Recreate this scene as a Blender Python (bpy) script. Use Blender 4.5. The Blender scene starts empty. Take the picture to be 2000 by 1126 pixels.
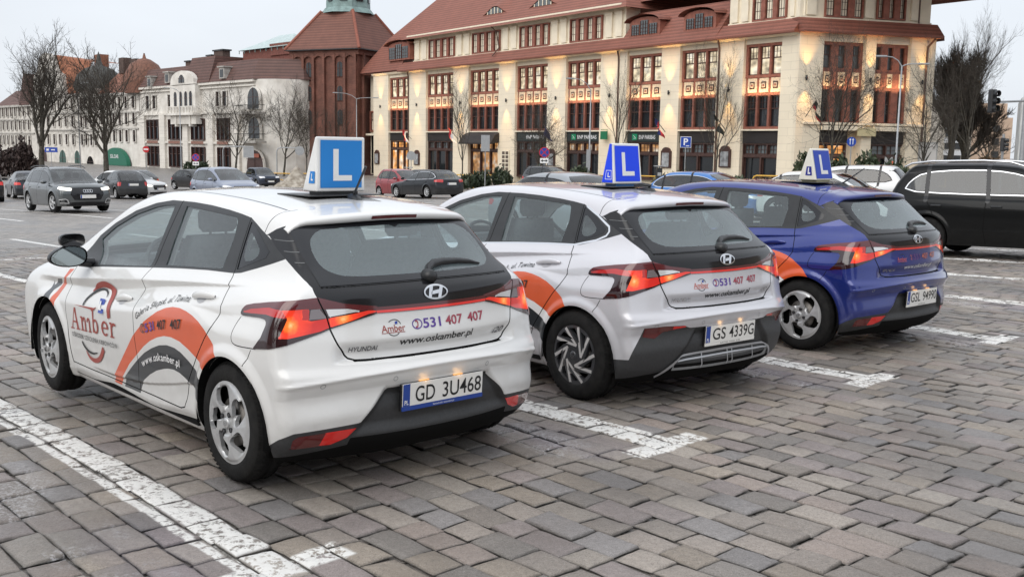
import bpy, bmesh, math, random
import numpy as np
from mathutils import Vector, Matrix
from mathutils.bvhtree import BVHTree
R=math.radians
scene=bpy.context.scene
COL=scene.collection
# ------------------------------------------------------------------ camera, sky, sun, exposure
cam=bpy.data.cameras.new('camera');camo=bpy.data.objects.new('camera',cam);COL.objects.link(camo)
cam.sensor_width=36.0;cam.lens=2044.7/2000*36;cam.clip_start=.05;cam.clip_end=3000
PITCH=R(7.638);ROLL=R(-.919)
fw=Vector((0,math.cos(PITCH),-math.sin(PITCH)));rt0=Vector((1,0,0));dn0=fw.cross(rt0)
rt=math.cos(ROLL)*rt0+math.sin(ROLL)*dn0;dn=-math.sin(ROLL)*rt0+math.cos(ROLL)*dn0
camo.matrix_world=Matrix(((rt.x,-dn.x,-fw.x,0),(rt.y,-dn.y,-fw.y,0),(rt.z,-dn.z,-fw.z,1.715),(0,0,0,1)))
scene.camera=camo
SUN_EL,SUN_AZ=R(38),R(215)     # weak sun veiled by cloud, behind the camera's left shoulder
wd=bpy.data.worlds.new('World');scene.world=wd;wd.use_nodes=True
nt=wd.node_tree;nt.nodes.clear()
wo=nt.nodes.new('ShaderNodeOutputWorld');bg=nt.nodes.new('ShaderNodeBackground')
sk=nt.nodes.new('ShaderNodeTexSky');sk.sky_type='NISHITA';sk.sun_disc=False;sk.sun_elevation=SUN_EL;sk.sun_rotation=SUN_AZ
sk.air_density=1.0;sk.dust_density=4.0
tc=nt.nodes.new('ShaderNodeTexCoord');sep=nt.nodes.new('ShaderNodeSeparateXYZ')
nt.links.new(tc.outputs['Generated'],sep.inputs[0])
# overcast layer: bright grey cloud, brighter towards the zenith, softly uneven
rmp=nt.nodes.new('ShaderNodeValToRGB');nt.links.new(sep.outputs['Z'],rmp.inputs[0])
e=rmp.color_ramp.elements;e[0].position=0.0;e[0].color=(7.6,8.0,8.5,1);e[1].position=1.0;e[1].color=(11.5,11.9,12.5,1)
m2=rmp.color_ramp.elements.new(.22);m2.color=(8.2,8.65,9.3,1)
ns=nt.nodes.new('ShaderNodeTexNoise');ns.inputs['Scale'].default_value=2.2;ns.inputs['Detail'].default_value=5
mp=nt.nodes.new('ShaderNodeMapping');mp.inputs['Scale'].default_value=(1,1,3.5)
nt.links.new(tc.outputs['Generated'],mp.inputs[0]);nt.links.new(mp.outputs[0],ns.inputs['Vector'])
mr=nt.nodes.new('ShaderNodeMapRange');mr.inputs[1].default_value=.3;mr.inputs[2].default_value=.7;mr.inputs[3].default_value=.93;mr.inputs[4].default_value=1.06
nt.links.new(ns.outputs['Fac'],mr.inputs[0])
vm=nt.nodes.new('ShaderNodeVectorMath');vm.operation='SCALE';nt.links.new(rmp.outputs[0],vm.inputs[0]);nt.links.new(mr.outputs[0],vm.inputs['Scale'])
mx=nt.nodes.new('ShaderNodeMix');mx.data_type='RGBA';mx.inputs[0].default_value=.88
nt.links.new(sk.outputs[0],mx.inputs[6]);nt.links.new(vm.outputs[0],mx.inputs[7])
nt.links.new(mx.outputs[2],bg.inputs[0]);bg.inputs[1].default_value=.1
nt.links.new(bg.outputs[0],wo.inputs[0])
sl=bpy.data.lights.new('sun','SUN');sl.energy=1.5;sl.angle=R(60);sl.color=(1,.97,.92)
so=bpy.data.objects.new('sun',sl);COL.objects.link(so)
sdir=Vector((math.sin(SUN_AZ)*math.cos(SUN_EL),math.cos(SUN_AZ)*math.cos(SUN_EL),math.sin(SUN_EL)))
so.rotation_euler=(-sdir).to_track_quat('-Z','Y').to_euler();so.location=(0,-5,20)
vs=scene.view_settings;scene.display_settings.display_device='sRGB'
vs.view_transform='Standard';vs.look='None';vs.exposure=.22;vs.gamma=1;vs.use_curve_mapping=False
scene.cycles.max_bounces=8;scene.cycles.transparent_max_bounces=16;scene.cycles.glossy_bounces=4;scene.cycles.diffuse_bounces=3
scene.cycles.caustics_reflective=False;scene.cycles.caustics_refractive=False;scene.cycles.use_denoising=True
scene.cycles.sample_clamp_indirect=6
random.seed(7);np.random.seed(7)

# ------------------------------------------------------------------ materials
MAT={}
def principled(name,col,rough=.5,metal=0,coat=0,spec=.5,emit=None,es=0,alpha=1):
    if name in MAT:return MAT[name]
    m=bpy.data.materials.new(name);m.use_nodes=True;b=m.node_tree.nodes['Principled BSDF']
    b.inputs['Base Color'].default_value=(*col,1);b.inputs['Roughness'].default_value=rough;b.inputs['Metallic'].default_value=metal
    b.inputs['Coat Weight'].default_value=coat;b.inputs['Coat Roughness'].default_value=.04;b.inputs['Specular IOR Level'].default_value=spec
    if emit is not None:b.inputs['Emission Color'].default_value=(*emit,1);b.inputs['Emission Strength'].default_value=es
    MAT[name]=m;return m
def nodes(m):return m.node_tree.nodes,m.node_tree.links
def noisy(name,col,amt=.25,scale=8,rough=.6,bump=0,bscale=None,metal=0,coat=0,spec=.5,col2=None,detail=6,rvar=0):
    """principled with a noise-broken colour, roughness and surface"""
    if name in MAT:return MAT[name]
    m=principled(name,col,rough,metal,coat,spec);N,L=nodes(m);b=N['Principled BSDF']
    t=N.new('ShaderNodeTexCoord');n=N.new('ShaderNodeTexNoise');n.inputs['Scale'].default_value=scale;n.inputs['Detail'].default_value=detail
    L.new(t.outputs['Object'],n.inputs['Vector'])
    r=N.new('ShaderNodeValToRGB');r.color_ramp.elements[0].position=.3;r.color_ramp.elements[1].position=.7
    c2=col2 if col2 else tuple(min(1,c*(1+amt)) for c in col)
    r.color_ramp.elements[0].color=(*[c*(1-amt) for c in col],1);r.color_ramp.elements[1].color=(*c2,1)
    L.new(n.outputs['Fac'],r.inputs[0]);L.new(r.outputs[0],b.inputs['Base Color'])
    if rvar:
        q=N.new('ShaderNodeMapRange');q.inputs[3].default_value=max(0,rough-rvar);q.inputs[4].default_value=rough+rvar
        L.new(n.outputs['Fac'],q.inputs[0]);L.new(q.outputs[0],b.inputs['Roughness'])
    if bump:
        n2=N.new('ShaderNodeTexNoise');n2.inputs['Scale'].default_value=bscale or scale*4;n2.inputs['Detail'].default_value=4
        L.new(t.outputs['Object'],n2.inputs['Vector'])
        bp=N.new('ShaderNodeBump');bp.inputs['Strength'].default_value=bump;bp.inputs['Distance'].default_value=.02
        L.new(n2.outputs['Fac'],bp.inputs['Height']);L.new(bp.outputs[0],b.inputs['Normal'])
    return m
def paint(name,col,metal=0,rough=.3,flake=0,dirt=.0,coat=1.0,spec=.5):
    """car paint: lacquer coat over a base, road dirt on the lower part"""
    if name in MAT:return MAT[name]
    m=principled(name,col,rough,metal,coat,spec);N,L=nodes(m);b=N['Principled BSDF']
    t=N.new('ShaderNodeTexCoord');s=N.new('ShaderNodeSeparateXYZ');L.new(t.outputs['Object'],s.inputs[0])
    n=N.new('ShaderNodeTexNoise');n.inputs['Scale'].default_value=7;n.inputs['Detail'].default_value=9;n.inputs['Roughness'].default_value=.7
    L.new(t.outputs['Object'],n.inputs['Vector'])
    a=N.new('ShaderNodeMapRange');a.inputs[1].default_value=.75;a.inputs[2].default_value=.2;a.inputs[3].default_value=0;a.inputs[4].default_value=1
    L.new(s.outputs['Z'],a.inputs[0])
    q=N.new('ShaderNodeMath');q.operation='MULTIPLY';L.new(a.outputs[0],q.inputs[0]);L.new(n.outputs['Fac'],q.inputs[1])
    w=N.new('ShaderNodeMath');w.operation='MULTIPLY';L.new(q.outputs[0],w.inputs[0]);w.inputs[1].default_value=dirt
    x=N.new('ShaderNodeMix');x.data_type='RGBA';L.new(w.outputs[0],x.inputs[0]);x.inputs[6].default_value=(*col,1);x.inputs[7].default_value=(.20,.185,.165,1)
    L.new(x.outputs[2],b.inputs['Base Color'])
    r=N.new('ShaderNodeMapRange');r.inputs[3].default_value=.04;r.inputs[4].default_value=.3;L.new(w.outputs[0],r.inputs[0]);L.new(r.outputs[0],b.inputs['Coat Roughness'])
    return m
def glassmat(name,tint=(.72,.8,.8),rough=.02,ior=1.45,sky_veil=0):
    """a pane: tinted see-through plus its mirror reflection"""
    if name in MAT:return MAT[name]
    m=bpy.data.materials.new(name);m.use_nodes=True;N,L=nodes(m);N.clear()
    o=N.new('ShaderNodeOutputMaterial');x=N.new('ShaderNodeMixShader');g=N.new('ShaderNodeBsdfGlossy');g.inputs['Roughness'].default_value=rough
    t=N.new('ShaderNodeBsdfTransparent');t.inputs[0].default_value=(*tint,1)
    # mirror share by angle, the same from inside and outside (a thin pane has two faces)
    ge=N.new('ShaderNodeNewGeometry');dp=N.new('ShaderNodeVectorMath');dp.operation='DOT_PRODUCT';L.new(ge.outputs['Incoming'],dp.inputs[0]);L.new(ge.outputs['Normal'],dp.inputs[1])
    def mm(op,p,q):
        n=N.new('ShaderNodeMath');n.operation=op
        for k_,v_ in enumerate((p,q)):
            if isinstance(v_,(int,float)):n.inputs[k_].default_value=v_
            else:L.new(v_,n.inputs[k_])
        return n
    a=mm('ABSOLUTE',dp.outputs['Value'],0);a=mm('SUBTRACT',1.0,a.outputs[0]);a=mm('POWER',a.outputs[0],4.2);a=mm('MULTIPLY_ADD',a.outputs[0],.9);a.inputs[2].default_value=.11
    L.new(a.outputs[0],x.inputs[0]);L.new(t.outputs[0],x.inputs[1]);L.new(g.outputs[0],x.inputs[2])
    if sky_veil:   # diffuse bluish veil, imitates sky haze mirrored in the pane
        d=N.new('ShaderNodeBsdfDiffuse');d.inputs[0].default_value=(.46,.57,.60,1);y=N.new('ShaderNodeMixShader');y.inputs[0].default_value=sky_veil
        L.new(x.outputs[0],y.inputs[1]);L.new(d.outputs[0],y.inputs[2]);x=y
    L.new(x.outputs[0],o.inputs[0])
    MAT[name]=m;return m
def emat(name,col,st,base=(.05,.05,.05),rough=.2):
    return principled(name,base,rough,0,0,.5,col,st)

# ------------------------------------------------------------------ objects
def link(name,me,parent=None,loc=None,rz=None):
    o=bpy.data.objects.new(name,me);COL.objects.link(o)
    if parent is not None:o.parent=parent
    if loc is not None:o.location=loc
    if rz is not None:o.rotation_euler=(0,0,rz)
    return o
def tag(o,label=None,cat=None,group=None,kind=None):
    if label:o['label']=label
    if cat:o['category']=cat
    if group:o['group']=group
    if kind:o['kind']=kind
    return o
def thing(name,label,cat,loc=(0,0,0),rz=0,group=None):
    return tag(link(name,None,None,loc,rz),label,cat,group)
def rawmesh(name,V,F,mats,mi=None,smooth=True,norms=None):
    me=bpy.data.meshes.new(name)
    V=np.asarray(V,np.float32).reshape(-1,3)
    if isinstance(F,np.ndarray):
        n=len(F);k=F.shape[1]
        me.vertices.add(len(V));me.vertices.foreach_set('co',V.ravel())
        me.loops.add(n*k);me.loops.foreach_set('vertex_index',F.astype(np.int32).ravel())
        me.polygons.add(n);me.polygons.foreach_set('loop_start',np.arange(0,n*k,k,dtype=np.int32))
        me.update(calc_edges=True)
    else:
        me.from_pydata([tuple(v) for v in V],[],F)
    for m in mats:me.materials.append(m)
    if mi is not None and len(me.polygons):me.polygons.foreach_set('material_index',np.asarray(mi,np.int32))
    if len(me.polygons):me.polygons.foreach_set('use_smooth',np.full(len(me.polygons),smooth,bool) if isinstance(smooth,bool) else np.asarray(smooth,bool))
    if norms is not None:me.normals_split_custom_set_from_vertices([tuple(x) for x in norms])
    me.update();return me
class MB:
    """collects boxes, tubes, lathed and extruded shapes into one mesh"""
    def __init__(s):s.v=[];s.f=[];s.m=[];s.s=[];s.mi=0;s.sm=False;s.X=None
    def add(s,V,F,sm=None):
        n=len(s.v)
        if s.X is not None:V=[tuple(s.X@Vector(v)) for v in V]
        s.v+= [tuple(v) for v in V];s.f+=[tuple(i+n for i in f) for f in F]
        s.m+=[s.mi]*len(F);s.s+=[s.sm if sm is None else sm]*len(F);return s
    def box(s,c,d,rz=0,bev=0):
        x,y,z=[q/2 for q in d];cs,sn=math.cos(rz),math.sin(rz)
        if bev:
            b=min(bev,x*.98,y*.98,z*.98);V=[];
            for sx in(-1,1):
                for sy in(-1,1):
                    for sz in(-1,1):
                        V+=[(sx*x,sy*(y-b),sz*(z-b)),(sx*(x-b),sy*y,sz*(z-b)),(sx*(x-b),sy*(y-b),sz*z)]
            I=lambda a,b_,c_,k:((a*2+b_)*2+c_)*3+k
            F=[]
            def q(*f):
                p=[Vector(V[i]) for i in f];nn=(p[1]-p[0]).cross(p[2]-p[0]);ce=sum(p,Vector())/len(p)
                F.append(f if nn.dot(ce)>0 else f[::-1])
            for a in(0,1):
                q(I(a,0,0,0),I(a,1,0,0),I(a,1,1,0),I(a,0,1,0));q(I(0,a,0,1),I(1,a,0,1),I(1,a,1,1),I(0,a,1,1));q(I(0,0,a,2),I(1,0,a,2),I(1,1,a,2),I(0,1,a,2))
                for b2 in(0,1):
                    q(I(a,b2,0,0),I(a,b2,1,0),I(a,b2,1,1),I(a,b2,0,1));q(I(a,0,b2,0),I(a,1,b2,0),I(a,1,b2,2),I(a,0,b2,2));q(I(0,a,b2,1),I(1,a,b2,1),I(1,a,b2,2),I(0,a,b2,2))
                    for c2 in(0,1):q(I(a,b2,c2,0),I(a,b2,c2,1),I(a,b2,c2,2))
        else:
            V=[(sx*x,sy*y,sz*z) for sx in(-1,1) for sy in(-1,1) for sz in(-1,1)]
            F=[(0,1,3,2),(4,6,7,5),(0,4,5,1),(2,3,7,6),(0,2,6,4),(1,5,7,3)]
        return s.add([(c[0]+cs*a-sn*b_,c[1]+sn*a+cs*b_,c[2]+h) for a,b_,h in V],F)
    def tube(s,P,r,n=8,cap=True,sm=True,up=None):
        P=[Vector(p) for p in P];k=len(P);r=[r]*k if not hasattr(r,'__len__') else r;V=[];pa=None
        for i in range(k):
            t=(P[min(i+1,k-1)]-P[max(i-1,0)]).normalized()
            if pa is None:a=t.orthogonal().normalized()
            else:
                a=pa-t*pa.dot(t);a=a.normalized() if a.length>1e-6 else t.orthogonal().normalized()
            pa=a;b=t.cross(a)
            for j in range(n):
                w=2*math.pi*j/n;V.append(P[i]+(a*math.cos(w)+b*math.sin(w))*r[i])
        F=[(i*n+j,i*n+(j+1)%n,(i+1)*n+(j+1)%n,(i+1)*n+j) for i in range(k-1) for j in range(n)]
        s.add(V,F,sm)
        if cap:s.add(V[:n],[tuple(range(n))[::-1]],False);s.add(V[-n:],[tuple(range(n))],False)
        return s
    def lathe(s,prof,c=(0,0,0),n=24,axis='z',sm=True):
        V=[];k=len(prof)
        for a,h in prof:
            for j in range(n):
                w=2*math.pi*j/n;x,y=a*math.cos(w),a*math.sin(w)
                V.append((c[0]+x,c[1]+y,c[2]+h) if axis=='z' else (c[0]+x,c[1]+h,c[2]+y) if axis=='y' else (c[0]+h,c[1]+x,c[2]+y))
        F=[(i*n+j,i*n+(j+1)%n,(i+1)*n+(j+1)%n,(i+1)*n+j) for i in range(k-1) for j in range(n)]
        return s.add(V,F,sm)
    def ext(s,poly,o,u,v,w):
        """polygon in the (u,v) plane at o, extruded along w"""
        o,u,v,w=Vector(o),Vector(u),Vector(v),Vector(w);n=len(poly)
        a=[o+u*p[0]+v*p[1] for p in poly];b=[q+w for q in a]
        fl=sum(poly[i][0]*poly[(i+1)%n][1]-poly[(i+1)%n][0]*poly[i][1] for i in range(n))*u.cross(v).dot(w)>0
        F=[tuple(range(n))[::-1],tuple(range(n,2*n))]+[(i,(i+1)%n,n+(i+1)%n,n+i) for i in range(n)]
        return s.add(a+b,F if fl else [f[::-1] for f in F])
    def quad(s,*p):return s.add(p,[tuple(range(len(p)))])
    def build(s,name,mats,parent=None,loc=None,rz=None):
        mats=mats if isinstance(mats,(list,tuple)) else [mats]
        return link(name,rawmesh(name,s.v,s.f,mats,s.m,s.s),parent,loc,rz)
def copy_tree(o,parent=None):
    c=o.copy();COL.objects.link(c)
    if parent is not None:c.parent=parent
    for ch in list(o.children):copy_tree(ch,c)
    return c
_txt={}
def text2d(t,size=1.0,bold=0.0,shear=0.0,sx=1.0):
    """flat letter faces from the built-in font, centred on x, baseline y=0"""
    k=(t,bold,shear)
    if k not in _txt:
        c=bpy.data.curves.new('t','FONT');c.body=t;c.size=1;c.offset=bold;c.shear=shear;c.resolution_u=4;c.align_x='CENTER'
        o=bpy.data.objects.new('t',c);COL.objects.link(o);dg=bpy.context.evaluated_depsgraph_get();dg.update()
        me=o.evaluated_get(dg).to_mesh();V=np.array([v.co[:2] for v in me.vertices]).reshape(-1,2);F=[tuple(p.vertices) for p in me.polygons]
        o.evaluated_get(dg).to_mesh_clear();bpy.data.objects.remove(o);bpy.data.curves.remove(c);_txt[k]=(V,F)
    V,F=_txt[k];return V*np.array([size*sx,size]),F

# ------------------------------------------------------------------ car bodies
def tab(xs,ys,n=1500):
    xs=np.asarray(xs,float);ys=np.asarray(ys,float)
    h=np.diff(xs);d=np.diff(ys)/h;m=np.zeros(len(xs))
    for i in range(1,len(xs)-1):
        if d[i-1]*d[i]>0:
            w1=2*h[i]+h[i-1];w2=h[i]+2*h[i-1];m[i]=(w1+w2)/(w1/d[i-1]+w2/d[i])
    m[0],m[-1]=d[0],d[-1]
    X=np.linspace(xs[0],xs[-1],n);k=np.clip(np.searchsorted(xs,X,side='right')-1,0,len(h)-1)
    t=(X-xs[k])/h[k]
    Y=(1+2*t)*(1-t)**2*ys[k]+t*(1-t)**2*h[k]*m[k]+t*t*(3-2*t)*ys[k+1]+t*t*(t-1)*h[k]*m[k+1]
    return lambda x:np.interp(x,X,Y)
def smax(a,b,k):
    h=np.clip(.5+.5*(a-b)/k,0,1)
    return b+(a-b)*h+k*h*(1-h)
def sst(a,b,x):
    t=np.clip((x-a)/(b-a),0,1);return t*t*(3-2*t)
class Body:
    """car surface as the smooth intersection of a side, a top, a rear and a front surface"""
    def __init__(s,sp):
        s.sp=sp
        s.H=tab(*zip(*sp['top']));s.W=tab(*zip(*sp['side']));s.sh=tab(*zip(*sp['shift']))
        s.T=tab(*zip(*sp['plan']));s.Rc=tab(*zip(*sp['rear']));s.Fc=tab(*zip(*sp['front']))
        s.zs=.62;s.xr=sp['xr'];s.xf=sp['xf']
    def width(s,x,z):
        zz=z-s.sh(x)
        w=s.W(zz)*s.T(x)
        for cx,r,am in s.sp['flare']:
            d=np.hypot(x-cx,z-s.sp['hub'])
            w=w+am*(1-sst(r+.015,r+.075,d))
        f=s.sp.get('sided')
        if f is not None: w=w+f(x,z)
        return w
    def rearx(s,y,z):
        r=s.Rc(z)+s.sp['rk']*np.abs(y)**s.sp['rp']
        f=s.sp.get('reard')
        if f is not None: r=r+f(y,z)
        return r
    def F(s,x,y,z):
        sp=s.sp;y=np.abs(y)
        side=y-s.width(x,z)
        top=z-(s.H(x)-sp['crown']*y*y)
        f=smax(side,top,sp.get('kst',.07))
        f=smax(f,s.rearx(y,z)-x,sp.get('krr',.06))
        f=smax(f,x-(s.Fc(z)-sp['fk']*y**sp['fp']),sp.get('kff',.08))
        return smax(f,sp['zb']-z,.02)
    def normal(s,P,e=.004):
        g=np.stack([s.F(P[:,0]+e,P[:,1],P[:,2])-s.F(P[:,0]-e,P[:,1],P[:,2]),
                    s.F(P[:,0],P[:,1]+e,P[:,2])-s.F(P[:,0],P[:,1]-e,P[:,2]),
                    s.F(P[:,0],P[:,1],P[:,2]+e)-s.F(P[:,0],P[:,1],P[:,2]-e)],1)
        return g/np.maximum(np.linalg.norm(g,axis=1,keepdims=True),1e-9)
    def solve(s,o,d,t1=2.2,it=34):
        a=np.zeros(len(o));b=np.full(len(o),t1)
        for _ in range(it):
            m=.5*(a+b);q=o+d*m[:,None];ins=s.F(q[:,0],q[:,1],q[:,2])<0
            a=np.where(ins,m,a);b=np.where(ins,b,m)
        return o+d*(.5*(a+b))[:,None]
    def s_of(s,P):
        """arc coordinate round the plan: 0 on the rear centre line, growing along the side to the nose"""
        if not hasattr(s,'sf'):
            ph=np.linspace(0,np.pi/2,200);o=np.tile([s.xr,0,.8],(200,1))
            d=np.stack([-np.cos(ph),np.sin(ph),0*ph],1);q=s.solve(o,d)
            L=np.concatenate([[0],np.cumsum(np.linalg.norm(np.diff(q,axis=0),axis=1))])
            s.sf=(ph,L)
        x=P[:,0];y=np.abs(P[:,1])
        return np.where(x<s.xr,np.interp(np.arctan2(y,s.xr-x),*s.sf),s.sf[1][-1]+x-s.xr)

def seg_d(Q,A,Bq):
    v=Bq-A;w=Q-A;t=np.clip((w@v)/max(v@v,1e-12),0,1)
    return np.hypot(*(w-t[:,None]*v).T)
def chk(p,n=1,closed=True):
    p=np.asarray(p,float)
    for _ in range(n):
        q=np.roll(p,-1,0) if closed else p[1:];a=p if closed else p[:-1]
        r=np.empty((2*len(a),2));r[0::2]=.75*a+.25*q;r[1::2]=.25*a+.75*q
        p=r if closed else np.vstack([p[:1],r,p[-1:]])
    return p
def poly_sdf(Q,P):
    d=np.full(len(Q),1e9);ins=np.zeros(len(Q),bool);n=len(P)
    for i in range(n):
        a,b=P[i],P[(i+1)%n];d=np.minimum(d,seg_d(Q,a,b))
        c=(a[1]>Q[:,1])!=(b[1]>Q[:,1])
        if abs(b[1]-a[1])>1e-12:ins^=c&(Q[:,0]<(b[0]-a[0])*(Q[:,1]-a[1])/(b[1]-a[1])+a[0])
    return np.where(ins,-d,d)
class Feat:
    """a region of the skin drawn in one of its projections: side (x,z), rear/front (y,z), wrap (s,z), top (x,y)"""
    def __init__(s,pr,pts,w=None,r=0,c=None,dom=None):
        s.pr=pr;s.w=w;s.c=c;s.dom=dom
        if pts is not None:s.p=chk(pts,r,w is None) if r else np.asarray(pts,float)
    def __call__(s,B,P):
        y=np.abs(P[:,1])
        if s.pr=='side':Q=np.stack([P[:,0],P[:,2]],1);ok=y>.33
        elif s.pr=='rear':Q=np.stack([y,P[:,2]],1);ok=P[:,0]<B.xr+.12
        elif s.pr=='front':Q=np.stack([y,P[:,2]],1);ok=P[:,0]>B.sp.get('xmid',1.25)
        elif s.pr=='wrap':Q=np.stack([B.s_of(P),P[:,2]],1);ok=P[:,0]<1.5
        else:Q=np.stack([P[:,0],y],1);ok=P[:,2]>1.1
        if s.dom is not None:ok=ok&s.dom(P)
        d=np.full(len(P),.5)
        if s.c is not None:
            d[ok]=np.hypot(Q[ok,0]-s.c[0],Q[ok,1]-s.c[1])-s.c[2];return d
        lo=s.p.min(0)-.06;hi=s.p.max(0)+.06
        ok=ok&((Q>lo)&(Q<hi)).all(1)
        q=Q[ok]
        if s.w is None:d[ok]=poly_sdf(q,s.p)
        else:
            e=np.full(len(q),1e9)
            for i in range(len(s.p)-1):e=np.minimum(e,seg_d(q,s.p[i],s.p[i+1]))
            d[ok]=e-s.w/2
        return d
class Skin:
    """one half of a car's outer skin as fine triangles that can be cut exactly along feature outlines"""
    def __init__(s,B,step=.011,stepf=.02):
        s.B=B;xr,xf,zs=B.xr,B.xf,B.zs
        sp=B.sp;hw=.87
        nf=max(10,int(1.05/step));phi=np.linspace(0,np.pi/2,nf,endpoint=False)
        o=[(xr,-math.cos(a),math.sin(a)) for a in phi]
        xm=min(sp.get('xfine',1.9),xf-.01)
        xs=np.concatenate([np.arange(xr,xm,step*1.2),np.arange(xm,xf,stepf)])
        o+=[(x,0,1) for x in xs]
        nf=max(10,int(1.05/stepf));o+=[(xf,math.sin(a),math.cos(a)) for a in np.linspace(0,np.pi/2,nf)]
        o=np.array(o);o[0,2]=0;o[-1,2]=0
        zt=sp.get('ztop',1.36);hs=zt-zs;th=list(np.arctan((np.arange(-.62,-.46,step*2))/.8))+list(np.arctan(np.arange(-.46,hs,step)/.8))
        t0=th[-1];hh=sp['htop']-zs;th+=list(np.arange(t0+step/1.08,R(60),step/1.08));t0=th[-1];yy=np.arange(hh/math.tan(t0),0,-step*1.5)
        th+= [a for a in np.arctan2(hh,yy) if a>t0+.004]+[np.pi/2]
        th=np.array(th);nu,nv=len(o),len(th)
        O=np.zeros((nu,nv,3));O[:,:,0]=o[:,None,0];O[:,:,2]=zs
        D=np.zeros((nu,nv,3));D[:,:,0]=o[:,None,1]*np.cos(th);D[:,:,1]=o[:,None,2]*np.cos(th);D[:,:,2]=np.sin(th)
        s.P=B.solve(O.reshape(-1,3),D.reshape(-1,3));s.P[:,1]=np.maximum(s.P[:,1],0)
        i,j=np.meshgrid(np.arange(nu-1),np.arange(nv-1),indexing='ij');a=(i*nv+j).ravel()
        q=np.stack([a,a+nv,a+nv+1,a+1],1)
        T=np.concatenate([q[:,[0,2,1]],q[:,[0,3,2]]]);s.T=T
        A=s.P[T];s.T=T[np.linalg.norm(np.cross(A[:,1]-A[:,0],A[:,2]-A[:,0]),axis=1)>1e-8]
    def cut(s,f):
        d=f(s.B,s.P)
        d=np.where(np.abs(d)<2e-4,2e-4,d);n=len(s.P);sg=d<0
        k=sg[s.T].sum(1);mix=(k==1)|(k==2)
        if not mix.any():return
        M=s.T[mix];K=k[mix];S=sg[M]
        lone=np.where((K==1)[:,None],S,~S).argmax(1);r=np.arange(len(M))
        a=M[r,lone];b=M[r,(lone+1)%3];c=M[r,(lone+2)%3]
        def ed(u,v):
            lo=np.minimum(u,v);hi=np.maximum(u,v);return lo*np.int64(n)+hi
        e=np.concatenate([ed(a,b),ed(a,c)]);ue,inv=np.unique(e,return_inverse=True)
        lo=(ue//n).astype(int);hi=(ue%n).astype(int);t=d[lo]/(d[lo]-d[hi])
        V=s.P[lo]+(s.P[hi]-s.P[lo])*t[:,None]
        y0=(s.P[lo,1]<1e-9)&(s.P[hi,1]<1e-9)
        Fv=s.B.F(V[:,0],V[:,1],V[:,2]);V=V-s.B.normal(V)*np.clip(Fv,-.01,.01)[:,None]*.9;V[y0,1]=0;V[:,1]=np.maximum(V[:,1],0)
        p=n+inv[:len(M)];q=n+inv[len(M):]
        s.P=np.vstack([s.P,V])
        s.T=np.concatenate([s.T[~mix],np.stack([a,p,q],1),np.stack([p,b,c],1),np.stack([p,c,q],1)])
    def paint(s,parts,mats,holes,cuts=()):
        for f in list(cuts)+[f for f,_ in parts+mats]:   # put vertices along the middle of thin lines before splitting off the line itself
            if f.w is not None and f.w<.016:
                p=f.p;t=np.gradient(p,axis=0);t/=np.maximum(np.hypot(*t.T)[:,None],1e-9);q=p+np.stack([-t[:,1],t[:,0]],1)*.03
                g=Feat(f.pr,np.vstack([p,q[::-1]]),dom=f.dom);s.cut(g)
        for f in list(holes):s.cut(f)
        seen=[]
        for f,_ in parts+mats:
            if f is not None and id(f) not in seen:seen.append(id(f));s.cut(f)
        C=s.P[s.T].mean(1)
        keep=np.ones(len(s.T),bool)
        for f in holes:keep&=f(s.B,C)>0
        s.T=s.T[keep];C=C[keep];n=len(C)
        pid=np.zeros(n,int);mid=np.zeros(n,int)
        for f,i in parts:pid[f(s.B,C)<0]=i
        for f,i in mats:mid[f(s.B,C)<0]=i
        s.pid,s.mid=pid,mid;s.N=s.B.normal(s.P)
        return s
    def part(s,i,sides,off=0,skirt=0):
        """geometry of one part on the given sides (+1 left, -1 right)"""
        sel=s.pid==i;T=s.T[sel];u,inv=np.unique(T,return_inverse=True);t=inv.reshape(-1,3)
        P0=s.P[u];N=s.N[u];Pp=P0+N*off;m=s.mid[sel]
        seam=P0[:,1]<1e-6;Pp[seam,1]=0
        V=[];F=[];M=[];NN=[];k=0
        for sd in sides:
            fl=np.array([1,sd,1]);V.append(Pp*fl);NN.append(N*fl)
            F.append((t if sd>0 else t[:,::-1])+k);M.append(m);k+=len(u)
        if skirt:
            e=np.concatenate([t[:,[0,1]],t[:,[1,2]],t[:,[2,0]]]);em=np.tile(m,3)
            key=np.sort(e,1)[:,0]*np.int64(len(u)+1)+np.sort(e,1)[:,1]
            _,ix,ct=np.unique(key,return_index=True,return_counts=True);b=e[ix[ct==1]];bm=em[ix[ct==1]]
            ok=~(seam[b[:,0]]&seam[b[:,1]]);b=b[ok];bm=bm[ok]
            if len(b):
                top=Pp[b];bot=P0[b]+N[b]*(off-skirt)
                qv=np.concatenate([top[:,0],top[:,1],bot[:,1],bot[:,0]]);nb=len(b);r=np.arange(nb)
                g=np.cross(top[:,1]-top[:,0],bot[:,0]-top[:,0]);g/=np.maximum(np.linalg.norm(g,axis=1,keepdims=True),1e-9)
                tri=np.concatenate([np.stack([r,r+3*nb,r+2*nb],1),np.stack([r,r+2*nb,r+nb],1)])
                for sd in sides:
                    fl=np.array([1,sd,1]);V.append(qv*fl);NN.append(np.tile(-g,(4,1))*fl)
                    F.append((tri if sd>0 else tri[:,::-1])+k);M.append(np.tile(bm,2));k+=4*nb
        return np.vstack(V),np.vstack(F),np.concatenate(M),np.vstack(NN)
    def obj(s,name,i,mats,parent,sides,off=0,skirt=0):
        if not (s.pid==i).any():return None
        V,F,M,N=s.part(i,sides,off,skirt);um,inv=np.unique(M,return_inverse=True)
        return link(name,rawmesh(name,V,F,[mats[q] for q in um],inv,True,N),parent)
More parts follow.
